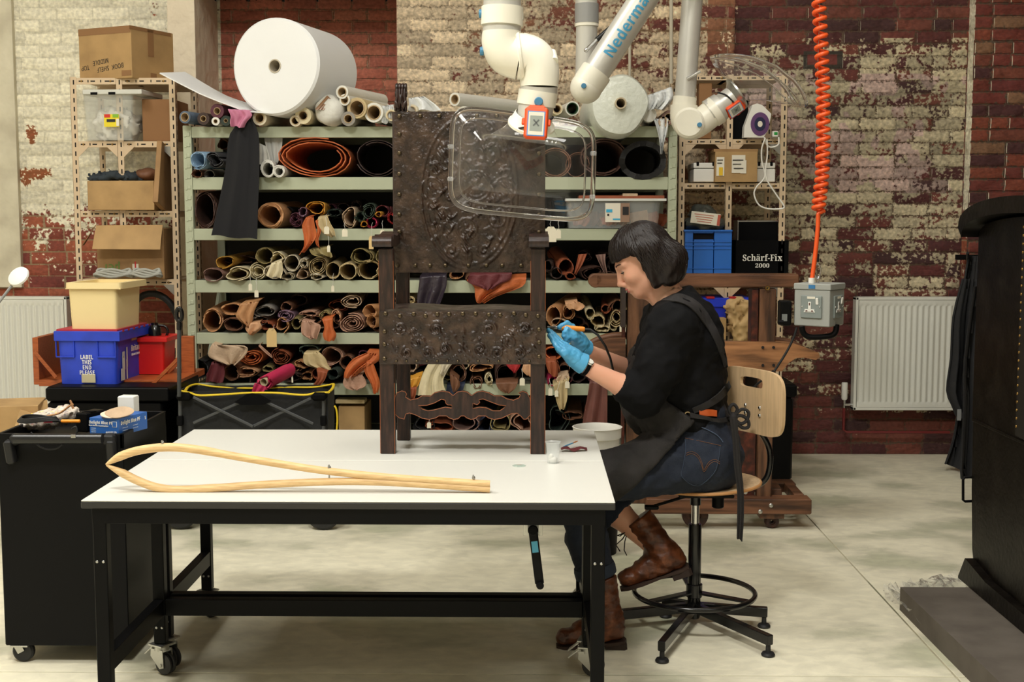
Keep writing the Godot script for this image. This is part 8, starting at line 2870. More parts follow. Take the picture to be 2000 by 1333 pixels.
# ---------- the left of the room --------------------------------------------------------------------------
# a box whose near upright edge stands at picture x xe, between yt and yb; turned by deg, w to the left, d to the right and back
func turned(xe: float, yt: float, yb: float, z: float, deg: float, w: float, d: float) -> Array:
	var E := W(xe, yb, z)
	var hgt := W(xe, yt, z).y - E.y
	var a := deg_to_rad(deg)
	var X := Vector3(cos(a), 0, sin(a))
	var Z := Vector3(-sin(a), 0, cos(a))
	return [E - X * w * 0.5 - Z * d * 0.5 + Vector3(0, hgt * 0.5, 0), Vector3(w, hgt, d), Basis(X, Vector3.UP, Z), E]
func on_face(t: Node, called: String, g: Array, side: int, u: float, v: float, w: float, h: float, m: Material, lift := 0.0008) -> void:
	# a thin plate on the left (0) or right (1) face: u, v from 0 to 1 across and up
	var s: Vector3 = g[1]
	var b: Basis = g[2]
	var mb := MB.new()
	if side == 0: mb.box(g[0] + b * Vector3((u - 0.5) * s.x, (v - 0.5) * s.y, s.z * 0.5 + lift), Vector3(w, h, 0.001), 0.0, b)
	else: mb.box(g[0] + b * Vector3(s.x * 0.5 + lift, (v - 0.5) * s.y, (0.5 - u) * s.z), Vector3(0.001, h, w), 0.0, b)
	obj(called, mb, m, t)
func write(t: Node, g: Array, side: int, u: float, v: float, text: String, tall: float, m: Material, rot := 0.0, face := "Droid Sans", bold := true, squeeze := 1.0, italic := false) -> void:
	var s: Vector3 = g[1]
	var b: Basis = g[2]
	var q := b if side == 0 else Basis(-b.z, Vector3.UP, b.x)
	var at: Vector3 = g[0] + (b * Vector3((u - 0.5) * s.x, (v - 0.5) * s.y, s.z * 0.5 + 0.0014) if side == 0 else b * Vector3(s.x * 0.5 + 0.0014, (v - 0.5) * s.y, (0.5 - u) * s.z))
	lettering(text, tall, m, at, q * Basis(Vector3(0, 0, 1), rot), t, "lettering", face, bold, italic, squeeze)
func gbox(called: String, g: Array, m: Material, t: Node, bev := 0.004) -> MeshInstance3D:
	var mb := MB.new()
	mb.box(g[0], g[1], bev, g[2])
	return obj(called, mb, m, t)
func tub(t: Node, called: String, g: Array, m: Material, taper: float, wall := 0.004) -> MeshInstance3D:     # open tapered tub
	var s: Vector3 = g[1]
	var b: Basis = g[2]
	var mb := MB.new()
	var rows := []
	for q in [[1.0 - taper - 0.02, -0.5, 1], [1.0 - taper, -0.5, 0], [1.0, 0.5, 0], [1.0, 0.5, 1], [1.0 - taper, -0.47, 1]]:
		var row := PackedVector3Array()
		for k in 33:
			var a := TAU * (k + 0.5) / 32.0
			var e := Vector2(signf(cos(a)) * pow(absf(cos(a)), 0.14), signf(sin(a)) * pow(absf(sin(a)), 0.14))
			var inn: float = wall if q[2] else 0.0
			row.append(g[0] + b * Vector3(e.x * (s.x * 0.5 * q[0] - inn), s.y * q[1], e.y * (s.z * 0.5 * q[0] - inn)))
		rows.append(row)
	for k in rows.size() - 1: mb.grid([rows[k], rows[k + 1]], -1.0 if k != 3 else 1.0, true)
	mb.box(g[0] + Vector3(0, -s.y * 0.48, 0), Vector3(s.x * (1 - taper) * 0.97, 0.006, s.z * (1 - taper) * 0.97), 0.001, b)
	return obj(called, mb, m, t)
func build_left() -> void:
	rng.seed = 61
	var z := 7.2
	# --- left rack, from the top
	var t := thing("carton", "taped brown carton with upside-down handwriting on top of the left rack", "box", W(230, 150, z))
	var g := turned(258, 49, 152, z, 24, 0.385, 0.36)
	gbox("box_body", g, M.card, t)
	on_face(t, "tape", g, 0, 0.5, 0.93, 0.38, 0.038, M.tape)
	on_face(t, "tape", g, 0, 0.90, 0.1, 0.07, 0.03, M.tape)
	on_face(t, "tape", g, 1, 0.45, 0.72, 0.05, 0.15, M.tape)
	on_face(t, "tape", g, 1, 0.45, 0.96, 0.35, 0.02, M.tape)
	on_face(t, "tape", g, 1, 0.5, 0.06, 0.05, 0.05, M.tape)
	for q in [[0.12, 0.24, "TOP"], [0.42, 0.34, "MIDDLE"], [0.46, 0.20, "SHELF"], [0.74, 0.24, "BOOK"]]: write(t, g, 0, q[0], q[1], q[2], 0.026, M.ink, PI + 0.12, "Droid Sans", false, 0.9, true)
	var clear := pane(Color(0.9, 0.92, 0.9, 0.14), 0.12)
	t = thing("clear_tub", "translucent lidded tub of white fabric with a yellow label on the left rack", "storage tub", W(215, 275, z))
	g = turned(262, 182, 274, z, 4, 0.3, 0.3)
	tub(t, "tub_body", g, clear, 0.1)
	var gl := turned(277, 174, 184, z - 0.015, 4, 0.345, 0.33)
	gbox("lid", gl, mat(rgb(206, 206, 196), 0.3), t, 0.005)
	for u in [0.2, 0.5]: on_face(t, "lid_clip", gl, 0, u, 0.2, 0.04, 0.014, M.black, 0.003)
	var mb := MB.new()
	var F := Field.new(g[0] - Vector3(0.16, 0.15, 0.16), g[0] + Vector3(0.16, 0.14, 0.16), 0.013)
	F.ell(g[0] + Vector3(0, -0.04, 0), Vector3(0.126, 0.095, 0.125), 0.02)
	F.ruffle(0.05, Vector3(17, 17, 17), 4)
	F.mesh(mb)
	obj("white_fabric", mb, mat(rgb(226, 220, 206), 0.9), t)
	on_face(t, "label", g, 0, 0.58, 0.42, 0.088, 0.07, mat(rgb(232, 210, 40), 0.5), 0.004)
	on_face(t, "label", g, 0, 0.50, 0.52, 0.034, 0.018, mat(rgb(206, 50, 40), 0.5), 0.006)
	on_face(t, "label", g, 0, 0.66, 0.52, 0.034, 0.018, mat(rgb(130, 180, 50), 0.5), 0.006)
	on_face(t, "label", g, 0, 0.57, 0.42, 0.05, 0.016, M.ink, 0.006)
	on_face(t, "label", g, 0, 0.70, 0.38, 0.016, 0.04, M.paper, 0.006)
	simple("carton", "brown carton in shadow beside the translucent tub, left rack", "box", 279, 194, 340, 276, z + 0.09, 0.3, M.card_in)
	t = thing("carton", "open-topped brown carton of dark clothes, second compartment of the left rack", "box", W(236, 412, z))
	g = turned(302, 353, 411, z, 2, 0.385, 0.3)
	gbox("box_body", g, M.card, t)
	mb = MB.new()
	F = Field.new(W(170, 365, z + 0.3), W(300, 325, z - 0.02), 0.012)
	for q in [[198, 350, 0.07], [230, 346, 0.08], [258, 348, 0.06]]: F.ell(W(q[0], q[1], z + 0.12), Vector3(q[2], 0.03, 0.1), 0.03)
	F.ruffle(0.03, Vector3(20, 20, 20), 7)
	F.mesh(mb)
	tag(obj("dark_clothes", mb, mat(rgb(44, 52, 58), 0.9)), "heap of dark clothes on top of the open carton, left rack", "clothes")
	mb = MB.new()
	F = Field.new(W(250, 360, z + 0.35), W(325, 318, z + 0.0), 0.012)
	F.ell(W(290, 342, z + 0.18), Vector3(0.075, 0.042, 0.09), 0.02)
	F.ruffle(0.012, Vector3(14, 14, 14), 2)
	F.mesh(mb)
	tag(obj("leather_cushion", mb, skin("brown")), "brown leather cushion behind the open carton, left rack", "cushion")
	mb = MB.new()
	mb.bar(W(318, 410, z + 0.05), W(326, 292, z + 0.15), 0.03, 0.3, Vector3(0, 0, 1), 0.003)
	tag(obj("card_sheet", mb, M.card2), "sheet of cardboard leaning upright in the left rack's right bay", "cardboard")
	t = thing("carton", "opened brown carton with front flap hanging, third compartment of the left rack", "box", W(255, 546, z))
	g = turned(322, 446, 546, z, 2, 0.39, 0.3)
	gbox("box_body", g, M.card2, t)
	mb = MB.new()
	mb.sheet([PackedVector3Array([W(188, 441, z), W(318, 440, z)]), PackedVector3Array([W(184, 462, z - 0.05), W(315, 464, z - 0.05)]), PackedVector3Array([W(180, 487, z - 0.08), W(313, 488, z - 0.08)])], 0.004)
	obj("flap", mb, M.card, t)
	mb = MB.new()
	mb.sheet([PackedVector3Array([W(187, 440, z + 0.02), W(187, 440, z + 0.3)]), PackedVector3Array([W(160, 480, z + 0.02), W(165, 478, z + 0.3)])], 0.004)
	obj("flap", mb, M.card_in, t)
	on_face(t, "label", g, 0, 0.57, 0.25, 0.035, 0.03, M.paper)
	on_face(t, "label", g, 0, 0.57, 0.28, 0.008, 0.04, mat(rgb(196, 50, 50), 0.6), 0.0016)
	write(t, g, 0, 0.22, 0.22, "per", 0.045, mat(rgb(106, 128, 60), 0.7), PI)
	t = thing("rope_coil", "grey-white rope in two coils in front of the opened carton", "rope", W(250, 546, z))
	for q in [[222, 0.11], [286, 0.085]]:
		mb = MB.new()
		for k in 4:
			var pts := []
			for i in 25:
				var a := TAU * i / 24.0
				pts.append(W(q[0], 538 - k * 3.0, z - 0.06) + Vector3(cos(a) * q[1] * (1.0 - 0.05 * k), 0.008 * sin(a * 3 + k), sin(a) * 0.035))
			pts[24] = pts[0]
			mb.tube(pts, 0.0085, 6)
		obj("coil", mb, mat(rgb(176, 176, 166), 0.8, 0, {nor = "weave", scale = 6.0, ns = 1.5}), t)
	# --- below: tyre, jug, red tub
	mb = MB.new()
	var tp := []
	for k in 31: tp.append(W(300, 640, 7.35) + Vector3(cos(TAU * k / 30) * 0.15, sin(TAU * k / 30) * 0.2, 0.02 * sin(TAU * k / 30)))
	tp[30] = tp[0]
	mb.tube(tp, 0.02, 10)
	tag(obj("tyre", mb, M.rubber), "black bicycle tyre standing inside the left rack's lowest bay", "tyre")
	t = thing("red_tub", "red plastic tub on the wooden stand behind the blue crate", "storage tub", W(310, 735, 6.5))
	g = turned(322, 668, 732, 6.5, 2, 0.16, 0.2)
	var red := mat(rgb(206, 26, 26), 0.35)
	tub(t, "tub_body", g, red, 0.1)
	g = turned(326, 660, 669, 6.48, 2, 0.2, 0.24)
	gbox("rim", g, red, t, 0.003)
	t = thing("watering_jug", "black jug with a handle standing in the red tub", "jug", W(305, 665, 6.6))
	mb = MB.new()
	mb.lathe([Vector2(0, 0), Vector2(0.03, 0), Vector2(0.034, 0.02), Vector2(0.032, 0.07), Vector2(0.018, 0.09), Vector2(0.02, 0.1), Vector2(0, 0.1)], W(303, 668, 6.6), Basis(), 20)
	obj("jug_body", mb, M.black_gloss, t)
	mb = MB.new()
	mb.tube(path([[310, 636], [322, 638], [328, 648], [322, 662]], 6.6), 0.007, 8)
	obj("handle", mb, M.black_gloss, t)
	# --- wooden stand with hinged ends
	var wood := mat(rgb(176, 92, 44), 0.4, 0, {tex = "wood", scale3 = Vector3(1.5, 8, 8)})
	z = 6.3
	t = thing("wooden_stand", "varnished orange-brown wooden stand with upright ends carrying the blue crate", "stand", W(210, 756, z))
	part("base_board", 76, 743, 350, 755, z, 0.5, wood, t)
	part("end_panel", 66, 660, 74, 752, z, 0.34, wood, t)
	part("end_panel", 355, 657, 378, 748, z + 0.3, 0.03, wood, t)
	part("end_panel", 74, 668, 106, 746, z + 0.3, 0.03, mat(rgb(96, 50, 30), 0.5), t)
	part("top_rail", 70, 662, 106, 680, z + 0.28, 0.03, wood, t)
	for q in [[68, 688, 110, 738, 0.0], [66, 682, 100, 722, 0.3], [293, 756, 352, 697, -0.01], [310, 745, 352, 706, 0.3]]:
		mb = MB.new()
		mb.bar(W(q[0], q[1], z - 0.02 + q[4]), W(q[2], q[3], z - 0.02 + q[4]), 0.018, 0.008, Vector3.BACK, 0.002)
		obj("brace", mb, wood, t)
	# --- blue crate, cream tub
	z = 6.2
	var blue := mat(rgb(44, 74, 212), 0.42, 0, {tex = "mottle", scale = 1.4})
	t = thing("blue_crate", "blue attached-lid crate with white lettering and red lid on the wooden stand", "crate", W(190, 755, z))
	g = turned(230, 660, 756, z, 3, 0.305, 0.43)
	tub(t, "crate_body", g, blue, 0.05)
	var gr := turned(234, 648, 668, z - 0.012, 3, 0.335, 0.46)
	gbox("crate_rim", gr, blue, t, 0.004)
	var gt := turned(229, 644, 649, z, 3, 0.31, 0.42)
	gbox("lid", gt, mat(rgb(176, 44, 60), 0.45), t, 0.003)
	for k in 6: on_face(t, "lid_tab", gr, 1, 0.1 + k * 0.16, 1.0, 0.026, 0.01, mat(rgb(176, 44, 60), 0.45), 0.002)
	for u in [0.14, 0.84]:
		for q in [[-0.045, 0.0, 0.006, 0.09], [0.045, 0.0, 0.006, 0.09], [0.0, -0.045, 0.096, 0.006]]:
			mb = MB.new()
			mb.box(g[0] + g[2] * Vector3((u - 0.5) * 0.3 + q[0], 0.07 + q[1], 0.217), Vector3(q[2], q[3], 0.008), 0.002, g[2])
			obj("moulding", mb, blue, t)
	for k in 4: write(t, g, 0, 0.5, 0.60 - k * 0.105, ["LABEL", "THIS", "END", "PLEASE"][k], 0.021, M.white, 0.0, "Droid Sans", true, 0.78)
	on_face(t, "label", g, 0, 0.52, 0.17, 0.07, 0.044, mat(rgb(196, 186, 150), 0.6), 0.001)
	write(t, g, 1, 0.66, 0.70, "Britannia", 0.03, M.white, 0.0, "Droid Sans", true, 1.0)
	write(t, g, 1, 0.66, 0.57, "Movers International", 0.0125, M.white, 0.0, "Droid Sans", true, 1.0)
	on_face(t, "label", g, 1, 0.55, 0.92, 0.07, 0.03, mat(rgb(190, 176, 130), 0.6), 0.001)
	on_face(t, "label", g, 1, 0.93, 0.78, 0.05, 0.05, M.white, 0.001)
	for q in [[0.2, 0.62, 0.03, 0.03], [0.2, 0.45, 0.035, 0.07], [0.17, 0.22, 0.05, 0.06], [0.31, 0.55, 0.014, 0.1], [0.30, 0.3, 0.014, 0.1]]: on_face(t, "figure_print", g, 1, q[0], q[1], q[2], q[3], mat(rgb(206, 206, 200), 0.5), 0.0012)
	var cream := mat(rgb(238, 216, 160), 0.45)
	t = thing("cream_tub", "cream plastic tub with a broad rim stacked on the blue crate", "storage tub", W(190, 650, z))
	g = turned(230, 562, 648, z + 0.02, 3, 0.25, 0.34)
	tub(t, "tub_body", g, cream, 0.06)
	g = turned(236, 553, 565, z + 0.005, 3, 0.285, 0.38)
	tub(t, "rim", g, cream, -0.01, 0.03)
	# --- black trunk, carton and lamp
	t = thing("storage_box", "large black lidded storage box carrying the wooden stand", "box", W(205, 900, 6.1))
	part("box_body", 97, 784, 318, 985, 6.12, 0.5, M.black, t, 0.02)
	part("lid", 88, 757, 330, 785, 6.1, 0.56, M.black, t, 0.012)
	g = turned(78, 792, 880, 5.3, -14, 0.2, 0.25)
	t = thing("carton", "plain tan carton behind the black tool trolley at the left", "box", g[3])
	gbox("box_body", [g[0] - Vector3(0, 0.08, 0), g[1] + Vector3(0, 0.16, 0), g[2]], M.card, t)
	mb = MB.new()
	mb.sheet([PackedVector3Array([W(40, 797, 5.3), W(92, 782, 5.5)]), PackedVector3Array([W(26, 842, 5.1), W(96, 842, 5.2)])], 0.004)
	obj("flap", mb, M.card, t)
	t = thing("desk_lamp", "round white lamp head on a slim arm at the left edge", "lamp", W(-5, 600, 5.2))
	mb = MB.new()
	var lb := Basis(Vector3(0, 0, 1), 0.38) * Basis(Vector3.RIGHT, 0.9)
	mb.lathe([Vector2(0, 0.012), Vector2(0.03, 0.011), Vector2(0.044, 0.004), Vector2(0.046, -0.004), Vector2(0, -0.006)], W(36, 540, 5.2), lb, 30)
	obj("lamp_head", mb, M.white, t)
	mb = MB.new()
	mb.tube([W(27, 553, 5.2), W(14, 570, 5.2), W(-6, 596, 5.2), W(-60, 660, 5.2), W(-70, 900, 5.2)], 0.006, 8)
	obj("lamp_arm", mb, mat(rgb(150, 150, 150), 0.4), t)
	wagon()
	trolley()
func wagon() -> void:
	var z := 6.0
	var t := thing("folding_wagon", "black fabric folding wagon with yellow trim and crossed frame in front of the rack", "wagon", W(495, 850, z))
	var cloth := mat(rgb(27, 28, 29), 0.85, 0, {nor = "coarse", scale = 1.5, ns = 0.5})
	var yel := mat(rgb(226, 194, 34), 0.6)
	var bar := mat(rgb(84, 86, 88), 0.4, 0.4)
	rng.seed = 12
	obj("front_cloth", drape_mesh(V([349, 764, 349, 800, 349, 900, 349, 960]), V([640, 768, 640, 800, 640, 900, 640, 960]), z + 0.03, 0.012, 0.0, 0.006, 16, 3.0), cloth, t)
	obj("back_cloth", drape_mesh(V([366, 754, 366, 800, 366, 900, 366, 950]), V([652, 752, 652, 800, 650, 900, 650, 950]), z + 0.5, 0.012, 0.0, 0.006, 12, 3.0), cloth, t)
	for s in [[349, 764, 366, 754], [640, 768, 652, 752]]:
		var rows := []
		for k in 5:
			var v := k / 4.0
			rows.append(PackedVector3Array([W(s[0], s[1] + 190 * v, z + 0.03), W((s[0] + s[2]) / 2.0, (s[1] + s[3]) / 2.0 + 190 * v, z + 0.26), W(s[2], s[3] + 190 * v, z + 0.5)]))
		var mb2 := MB.new()
		mb2.sheet(rows, 0.006)
		obj("side_cloth", mb2, cloth, t)
	var mb := MB.new()
	mb.tube(path([[348, 763], [372, 768], [392, 773], [450, 770], [490, 768], [540, 768], [592, 772], [618, 768], [641, 767]], z), 0.0085, 8, true, 0.6)
	mb.tube(path([[362, 764, 0.1], [368, 756, 0.4], [385, 751, 0.5], [420, 756, 0.5], [490, 759, 0.5], [560, 757, 0.5], [610, 757, 0.5], [640, 753, 0.48], [651, 751, 0.45], [649, 760, 0.2], [641, 767, 0.0]], z), 0.0085, 8, true, 0.6)
	obj("yellow_trim", mb, yel, t)
	mb = MB.new()
	mb.tube(path([[653, 793], [657, 800], [659, 820], [657, 850]], z), 0.009, 8, true, 0.5)
	obj("yellow_strap", mb, yel, t)
	for q in [[377, 776, 494.5, 834], [377, 827, 470, 786], [521, 786.5, 612, 828.5], [494.5, 833, 608, 778]]:
		mb = MB.new()
		mb.bar(W(q[0], q[1], z - 0.01 + 0.008 * (1 if q[1] > 800 else 0)), W(q[2], q[3], z - 0.01 + 0.008 * (1 if q[1] > 800 else 0)), 0.014, 0.008, Vector3.BACK, 0.003)
		obj("frame_bar", mb, bar, t)
	for x in [352, 632]:
		mb = MB.new()
		mb.cyl(W(x, 985, z), W(x, 768, z), 0.009, 12)
		obj("upright", mb, bar, t)
		mb = MB.new()
		mb.box(W(x + (8 if x < 400 else -8), 775, z - 0.01), Vector3(0.075, 0.04, 0.05), 0.014)
		obj("corner_joint", mb, M.black_matt, t)
		mb = MB.new()
		mb.box(W(x, 822, z), Vector3(0.03, 0.05, 0.03), 0.006)
		obj("slider", mb, M.black_matt, t)
	mb = MB.new()
	mb.prism(PackedVector2Array([Vector2(-0.085, -0.012), Vector2(-0.03, 0.024), Vector2(0.0, 0.03), Vector2(0.035, 0.024), Vector2(0.09, -0.008), Vector2(0.06, -0.024), Vector2(-0.05, -0.026)]), 0.016, W(494, 780, z) + Vector3(0, 0, 0.004))
	obj("centre_flap", mb, M.black_matt, t)
	mb = MB.new()
	mb.cyl(W(350, 775, z - 0.05), W(350, 634, z - 0.05), 0.010, 12)
	obj("pull_pole", mb, mat(rgb(60, 62, 62), 0.4), t)
	mb = MB.new()
	var gp := []
	for k in 17: gp.append(W(350, 615, z - 0.05) + Vector3(cos(TAU * k / 16) * 0.013, sin(TAU * k / 16) * 0.03, 0))
	gp[16] = gp[0]
	mb.tube(gp, 0.0105, 10)
	mb.cyl(W(350, 645, z - 0.05), W(350, 630, z - 0.05), 0.013, 12, 0.003)
	obj("pull_grip", mb, M.black_gloss, t)
	for x in [352, 632]:
		mb = MB.new()
		var c := W(x, 960, z)
		c.y = 0.085
		mb.cyl(c + Vector3(0, 0, -0.03), c + Vector3(0, 0, 0.03), 0.085, 24, 0.012)
		obj("wheel", mb, M.rubber, t)
	# crimson roll leaning into the wagon
	mb = roll_mesh(516, 748, 15, 15, 6.4, {turns = 2.2, ri = 0.62, wob = 0.06, len = 0.24, dx = 0.075, dy = 0.035, th = 0.006})
	t = thing("crimson_roll", "crimson felt roll with a hollow tube leaning out of the black wagon", "fabric roll", W(516, 748, 6.4))
	obj("felt", mb, skin("magenta"), t)
	mb = MB.new()
	var rc := W(515, 747, 6.39)
	mb.pipe(rc, rc + Vector3(0.06, 0.03, -0.2), 0.021, 0.017, 20)
	obj("core", mb, mat(rgb(190, 176, 140), 0.7), t)
	obj("felt_flap", drape_mesh(V([498, 748, 494, 758, 492, 770]), V([520, 756, 516, 764, 508, 770]), 6.36, 0.008, 0.0, 0.004), skin("magenta"), t)
	var o := simple("carton", "carton standing on the rack's lowest board between wagon and chair", "box", 662, 794, 712, 866, 7.1, 0.3, M.card)
	o.set_meta("group", "")
	simple("card_strip", "pale wooden batten lying above the carton between wagon and chair", "batten", 655, 781, 712, 789, 7.08, 0.1, skin("parch"))
func trolley() -> void:
	var z := 4.13
	var body := mat(rgb(15, 15, 16), 0.45, 0, {spec = 0.25})
	var t := thing("tool_trolley", "black metal tool trolley on castors at the left, cluttered top", "trolley", W(127, 1300, z))
	var A := W(10, 1262, z)
	var B := W(240, 848, z)
	var d := 0.5
	var mb := MB.new()
	mb.bx(Vector3(A.x, A.y, -z - d), Vector3(B.x, B.y - 0.045, -z), 0.004)
	obj("cabinet", mb, body, t)
	mb = MB.new()
	for q in [[A.x, -z - d, B.x, -z - d + 0.012], [A.x, -z - 0.012, B.x, -z], [A.x, -z - d, A.x + 0.012, -z], [B.x - 0.012, -z - d, B.x, -z]]: mb.bx(Vector3(q[0], B.y - 0.05, q[1]), Vector3(q[2], B.y, q[3]), 0.002)
	obj("tray_rim", mb, body, t)
	mb = MB.new()
	mb.tube(path([[28, 858], [120, 858], [200, 858]], z - 0.05), 0.017, 14)
	obj("push_bar", mb, mat(rgb(24, 24, 25), 0.3), t)
	for s in [[8, 38], [190, 226]]:
		mb = MB.new()
		mb.bx(W(s[0] + 8, 872, z - 0.03), W(s[1] - 4, 850, z - 0.03) + Vector3(0, 0, -0.045), 0.01)
		var far: bool = s[0] > 100
		mb.bar(W(s[1] - 10 if far else s[0] + 8, 860, z - 0.02), W(s[1] - 6 if far else s[0] + 16, 906, z - 0.01), 0.03, 0.036, Vector3.BACK, 0.008)
		obj("bar_bracket", mb, M.rubber, t)
	for q in [[44, 0.0], [215, 0.0], [60, 0.4], [225, 0.4]]:
		var c := W(q[0], 1282, z + 0.03 + q[1])
		c.y = 0
		mb = MB.new()
		mb.bx(Vector3(c.x - 0.03, A.y - 0.006, c.z - 0.03), Vector3(c.x + 0.03, A.y, c.z + 0.03), 0.001)
		mb.bar(Vector3(c.x - 0.01, A.y, c.z + 0.019), Vector3(c.x + 0.004, 0.036, c.z + 0.019), 0.026, 0.003, Vector3.BACK)
		mb.bar(Vector3(c.x - 0.01, A.y, c.z - 0.019), Vector3(c.x + 0.004, 0.036, c.z - 0.019), 0.026, 0.003, Vector3.BACK)
		var ca := obj("caster", mb, M.zinc, t)
		mb = MB.new()
		mb.cyl(Vector3(c.x + 0.006, 0.036, c.z - 0.014), Vector3(c.x + 0.006, 0.036, c.z + 0.014), 0.036, 24, 0.006)
		obj("wheel", mb, M.rubber, ca)
	# --- on the trolley
	var ty := B.y - 0.016
	var g := turned(232, 818, 852, z + 0.03, 16, 0.112, 0.17)
	g[0].y = ty + g[1].y * 0.5 + 0.002
	t = thing("glove_box", "blue glove box with white lettering on the tool trolley's corner", "box", g[3])
	var bl := mat(rgb(40, 96, 172), 0.45)
	gbox("box_body", g, bl, t, 0.001)
	write(t, g, 0, 0.40, 0.74, "Delight Blue PF", 0.0098, M.white, 0.0, "Droid Sans", true, 0.92, true)
	write(t, g, 0, 0.32, 0.56, "Non-Sterile Examination", 0.004, M.white)
	write(t, g, 0, 0.75, 0.20, "AURELIA", 0.0075, M.white, 0.06)
	for k in 4: on_face(t, "print", g, 0, 0.14, 0.4 - k * 0.11, 0.018, 0.0018, mat(rgb(190, 206, 226), 0.5))
	on_face(t, "print", g, 0, 0.87, 0.68, 0.017, 0.019, M.white)
	on_face(t, "print", g, 0, 0.87, 0.68, 0.014, 0.016, bl, 0.0014)
	write(t, g, 0, 0.87, 0.68, "S", 0.012, M.white, 0.0, "Droid Sans", true)
	write(t, g, 1, 0.40, 0.72, "Delight Blue PF", 0.0125, M.white, 0.0, "Droid Sans", true, 0.9, true)
	for k in 4: on_face(t, "print", g, 1, 0.22 + 0.35 * (k % 2), 0.42 - (k / 2) * 0.16, 0.03, 0.0018, mat(rgb(190, 206, 226), 0.5))
	write(t, g, 1, 0.92, 0.68, "S", 0.011, M.white)
	mb = MB.new()
	var top: Vector3 = g[0] + Vector3(0, g[1].y * 0.5, 0)
	mb.lathe([Vector2(0, 0.0012), Vector2(0.03, 0.0012), Vector2(0.031, 0)], top, Basis(g[2].x, Vector3.UP, g[2].z * 1.7), 24)
	obj("opening", mb, mat(rgb(16, 26, 60), 0.8), t)
	mb = MB.new()
	mb.ball(top + Vector3(0.012, 0.003, -0.02), Vector3(0.022, 0.008, 0.03))
	obj("glove", mb, mat(rgb(60, 110, 220), 0.4), t)
	for q in [[220, 797, 0.2, 0.036, 0.022, "pale leather offcut lying on the blue glove box"], [233, 793, 0.3, 0.042, 0.03, "second pale leather offcut behind the first on the glove box"]]:
		mb = MB.new()
		var poly := PackedVector2Array()
		for k in 22: poly.append(Vector2(cos(TAU * k / 22) * q[3] * (1.0 + 0.16 * cos(TAU * k / 11.0)), sin(TAU * k / 22) * q[4] * 1.6))
		var c: Vector3 = W(q[0], q[1], z + 0.06 + 0.1 * (q[2] - 0.2))
		c.y = top.y + 0.012 + 0.004 * (q[0] - 220) / 13.0
		mb.prism(poly, 0.002, c, Basis(Vector3.RIGHT, Vector3(0, 0.25, -0.97), Vector3(0, 0.97, 0.25)))
		tag(obj("leather_offcut", mb, skin("beige") if q[0] > 225 else mat(rgb(226, 204, 180), 0.6)), q[5], "leather", "offcuts on the glove box")
	g = turned(262, 779, 812, z + 0.25, 5, 0.06, 0.05)
	g[0].y = ty + g[1].y * 0.5 + 0.045
	t = thing("white_box", "small white box standing behind the blue glove box", "box", g[3])
	gbox("box_body", g, M.white, t)
	g = turned(170, 800, 838, z + 0.1, 20, 0.05, 0.1)
	g[0].y = ty + g[1].y * 0.5 + 0.002
	t = thing("charger", "black ribbed mains charger between the cloth bundle and the glove box", "charger", g[3])
	gbox("case", g, M.black, t, 0.006)
	for k in 6:
		mb = MB.new()
		mb.box(g[0] + Vector3(-0.012 + k * 0.006, g[1].y * 0.5, 0.02), Vector3(0.0025, 0.004, 0.03), 0.001, g[2])
		obj("rib", mb, M.black_matt, t)
	# patterned cloth bundle
	rng.seed = 3
	t = thing("cloth_bundle", "bundle of patterned cloth in white, red and yellow on the tool trolley", "cloth", W(95, 835, z + 0.25))
	var img := Image.create(128, 128, false, Image.FORMAT_RGB8)
	img.fill(rgb(206, 194, 180))
	for k in 170:
		var c: Color = [rgb(70, 62, 110), rgb(150, 52, 42), rgb(226, 204, 60), rgb(60, 50, 56), rgb(240, 236, 224)][rng.randi() % 5]
		img.fill_rect(Rect2i(rng.randi() % 124, rng.randi() % 124, 2 + rng.randi() % 12, 1 + rng.randi() % 5), c)
	var pm := mat(Color.WHITE, 0.85, 0, {scale = 9.0})
	pm.albedo_texture = ImageTexture.create_from_image(img)
	for q in [[70, 828, 0.05, 0.026, 1], [98, 818, 0.06, 0.034, 2], [124, 812, 0.05, 0.03, 3]]:
		mb = MB.new()
		var F := Field.new(W(q[0] - 60, q[1] + 40, z + 0.4), W(q[0] + 60, q[1] - 40, z + 0.1), 0.008)
		var c := W(q[0], q[1], z + 0.24)
		c.y = maxf(c.y, ty + 0.02)
		F.ell(c, Vector3(q[2], q[3], 0.06), 0.02, Basis(Vector3(0, 0, 1), 0.25))
		F.ruffle(0.016, Vector3(26, 26, 26), q[4])
		F.mesh(mb)
		obj("fold", mb, pm, t)
	mb = MB.new()
	mb.tube(path([[68, 826], [85, 815], [115, 808], [135, 794], [143, 790]], z + 0.16), 0.0035, 7)
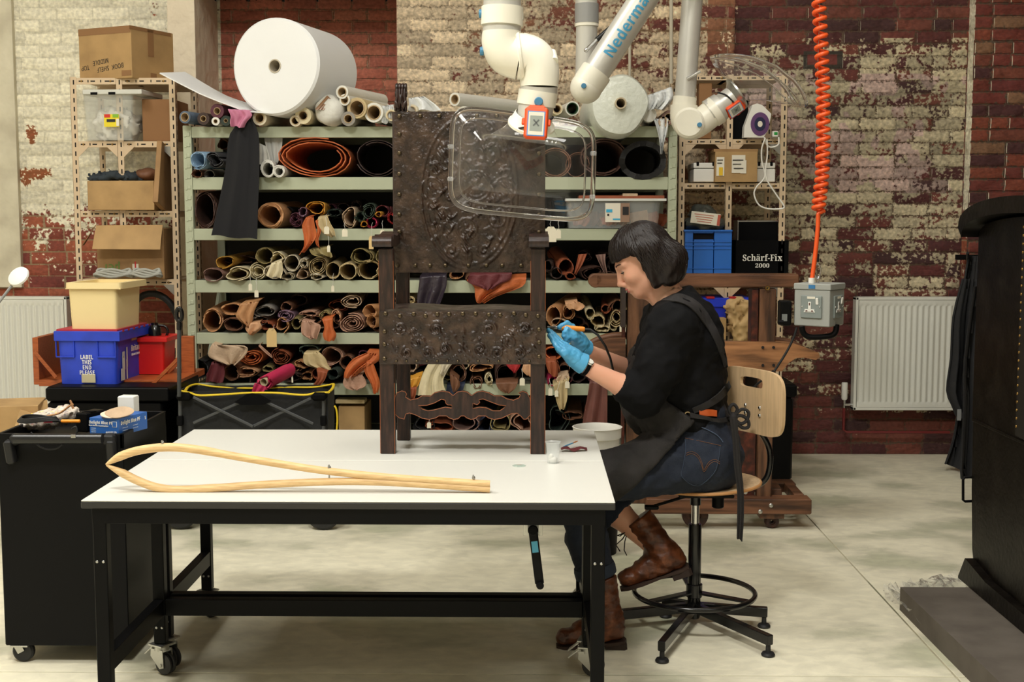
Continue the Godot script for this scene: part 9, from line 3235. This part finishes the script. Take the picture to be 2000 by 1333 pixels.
	mb.tube(path([[137, 782], [140, 790], [143, 799]], z + 0.16), [0.003, 0.003, 0.004, 0.004, 0.004, 0.004, 0.004, 0.004, 0.004, 0.004, 0.004], 7)
	obj("leather_cord", mb, skin("tan"), t)
	# pens, tool and cables
	for q in [[85, 830, 104, 831, 137, 828, rgb(226, 40, 84), M.black, "pink and black felt pen on the trolley beside the cloth bundle", "felt_pen", 0.0055], [157, 835, 120, 840, 98, 841, rgb(236, 146, 36), M.rubber, "orange-handled soldering tool on the trolley's front edge", "hot_tool", 0.006]]:
		var P := []
		for k in 3:
			var p := W(q[k * 2], q[k * 2 + 1], z + 0.05)
			p.y = ty + 0.05
			P.append(p)
		t = thing(q[8 + 1], q[8], "tool", P[0])
		mb = MB.new()
		mb.cyl(P[0], P[1], q[10], 14, 0.002)
		obj("handle", mb, mat(q[6], 0.4), t)
		mb = MB.new()
		mb.cyl(P[1], P[2], q[10] * 0.72, 14, 0.001)
		obj("shaft", mb, q[7], t)
	mb = MB.new()
	var cp := []
	for k in 5 * 24 + 1:
		var a := TAU * k / 24.0
		var p := W(76, 838, z + 0.05) + Vector3(cos(a) * (0.07 - 0.003 * (k / 24)), 0.0, sin(a) * 0.028)
		p.y = ty + 0.05 + 0.003 * (k / 24.0) + 0.004 * sin(a * 2.0)
		cp.append(p)
	mb.tube(cp, 0.0028, 6)
	mb.tube(path([[60, 845], [66, 852], [72, 868], [90, 878], [110, 877], [122, 869]], z - 0.03), 0.0028, 6)
	mb.tube(path([[140, 838], [148, 834], [150, 845], [143, 853]], z - 0.04), 0.003, 6)
	tag(obj("cable_coil", mb, M.rubber), "black cable coiled on the trolley's front edge and looping over it", "cable")
	mb = MB.new()
	mb.box(W(143, 853, z - 0.068), Vector3(0.016, 0.011, 0.002), 0.001)
	tag(obj("metal_tag", mb, M.steel), "tiny oval metal tag hanging on the trolley's push bar", "tag")
	mb = MB.new()
	mb.box(Vector3(B.x - 0.05, ty + 0.02, -z - 0.25), Vector3(0.03, 0.03, 0.03), 0.008)
	tag(obj("yellow_sponge", mb, mat(rgb(206, 214, 40), 0.8)), "small lime-yellow sponge behind the glove box", "sponge")
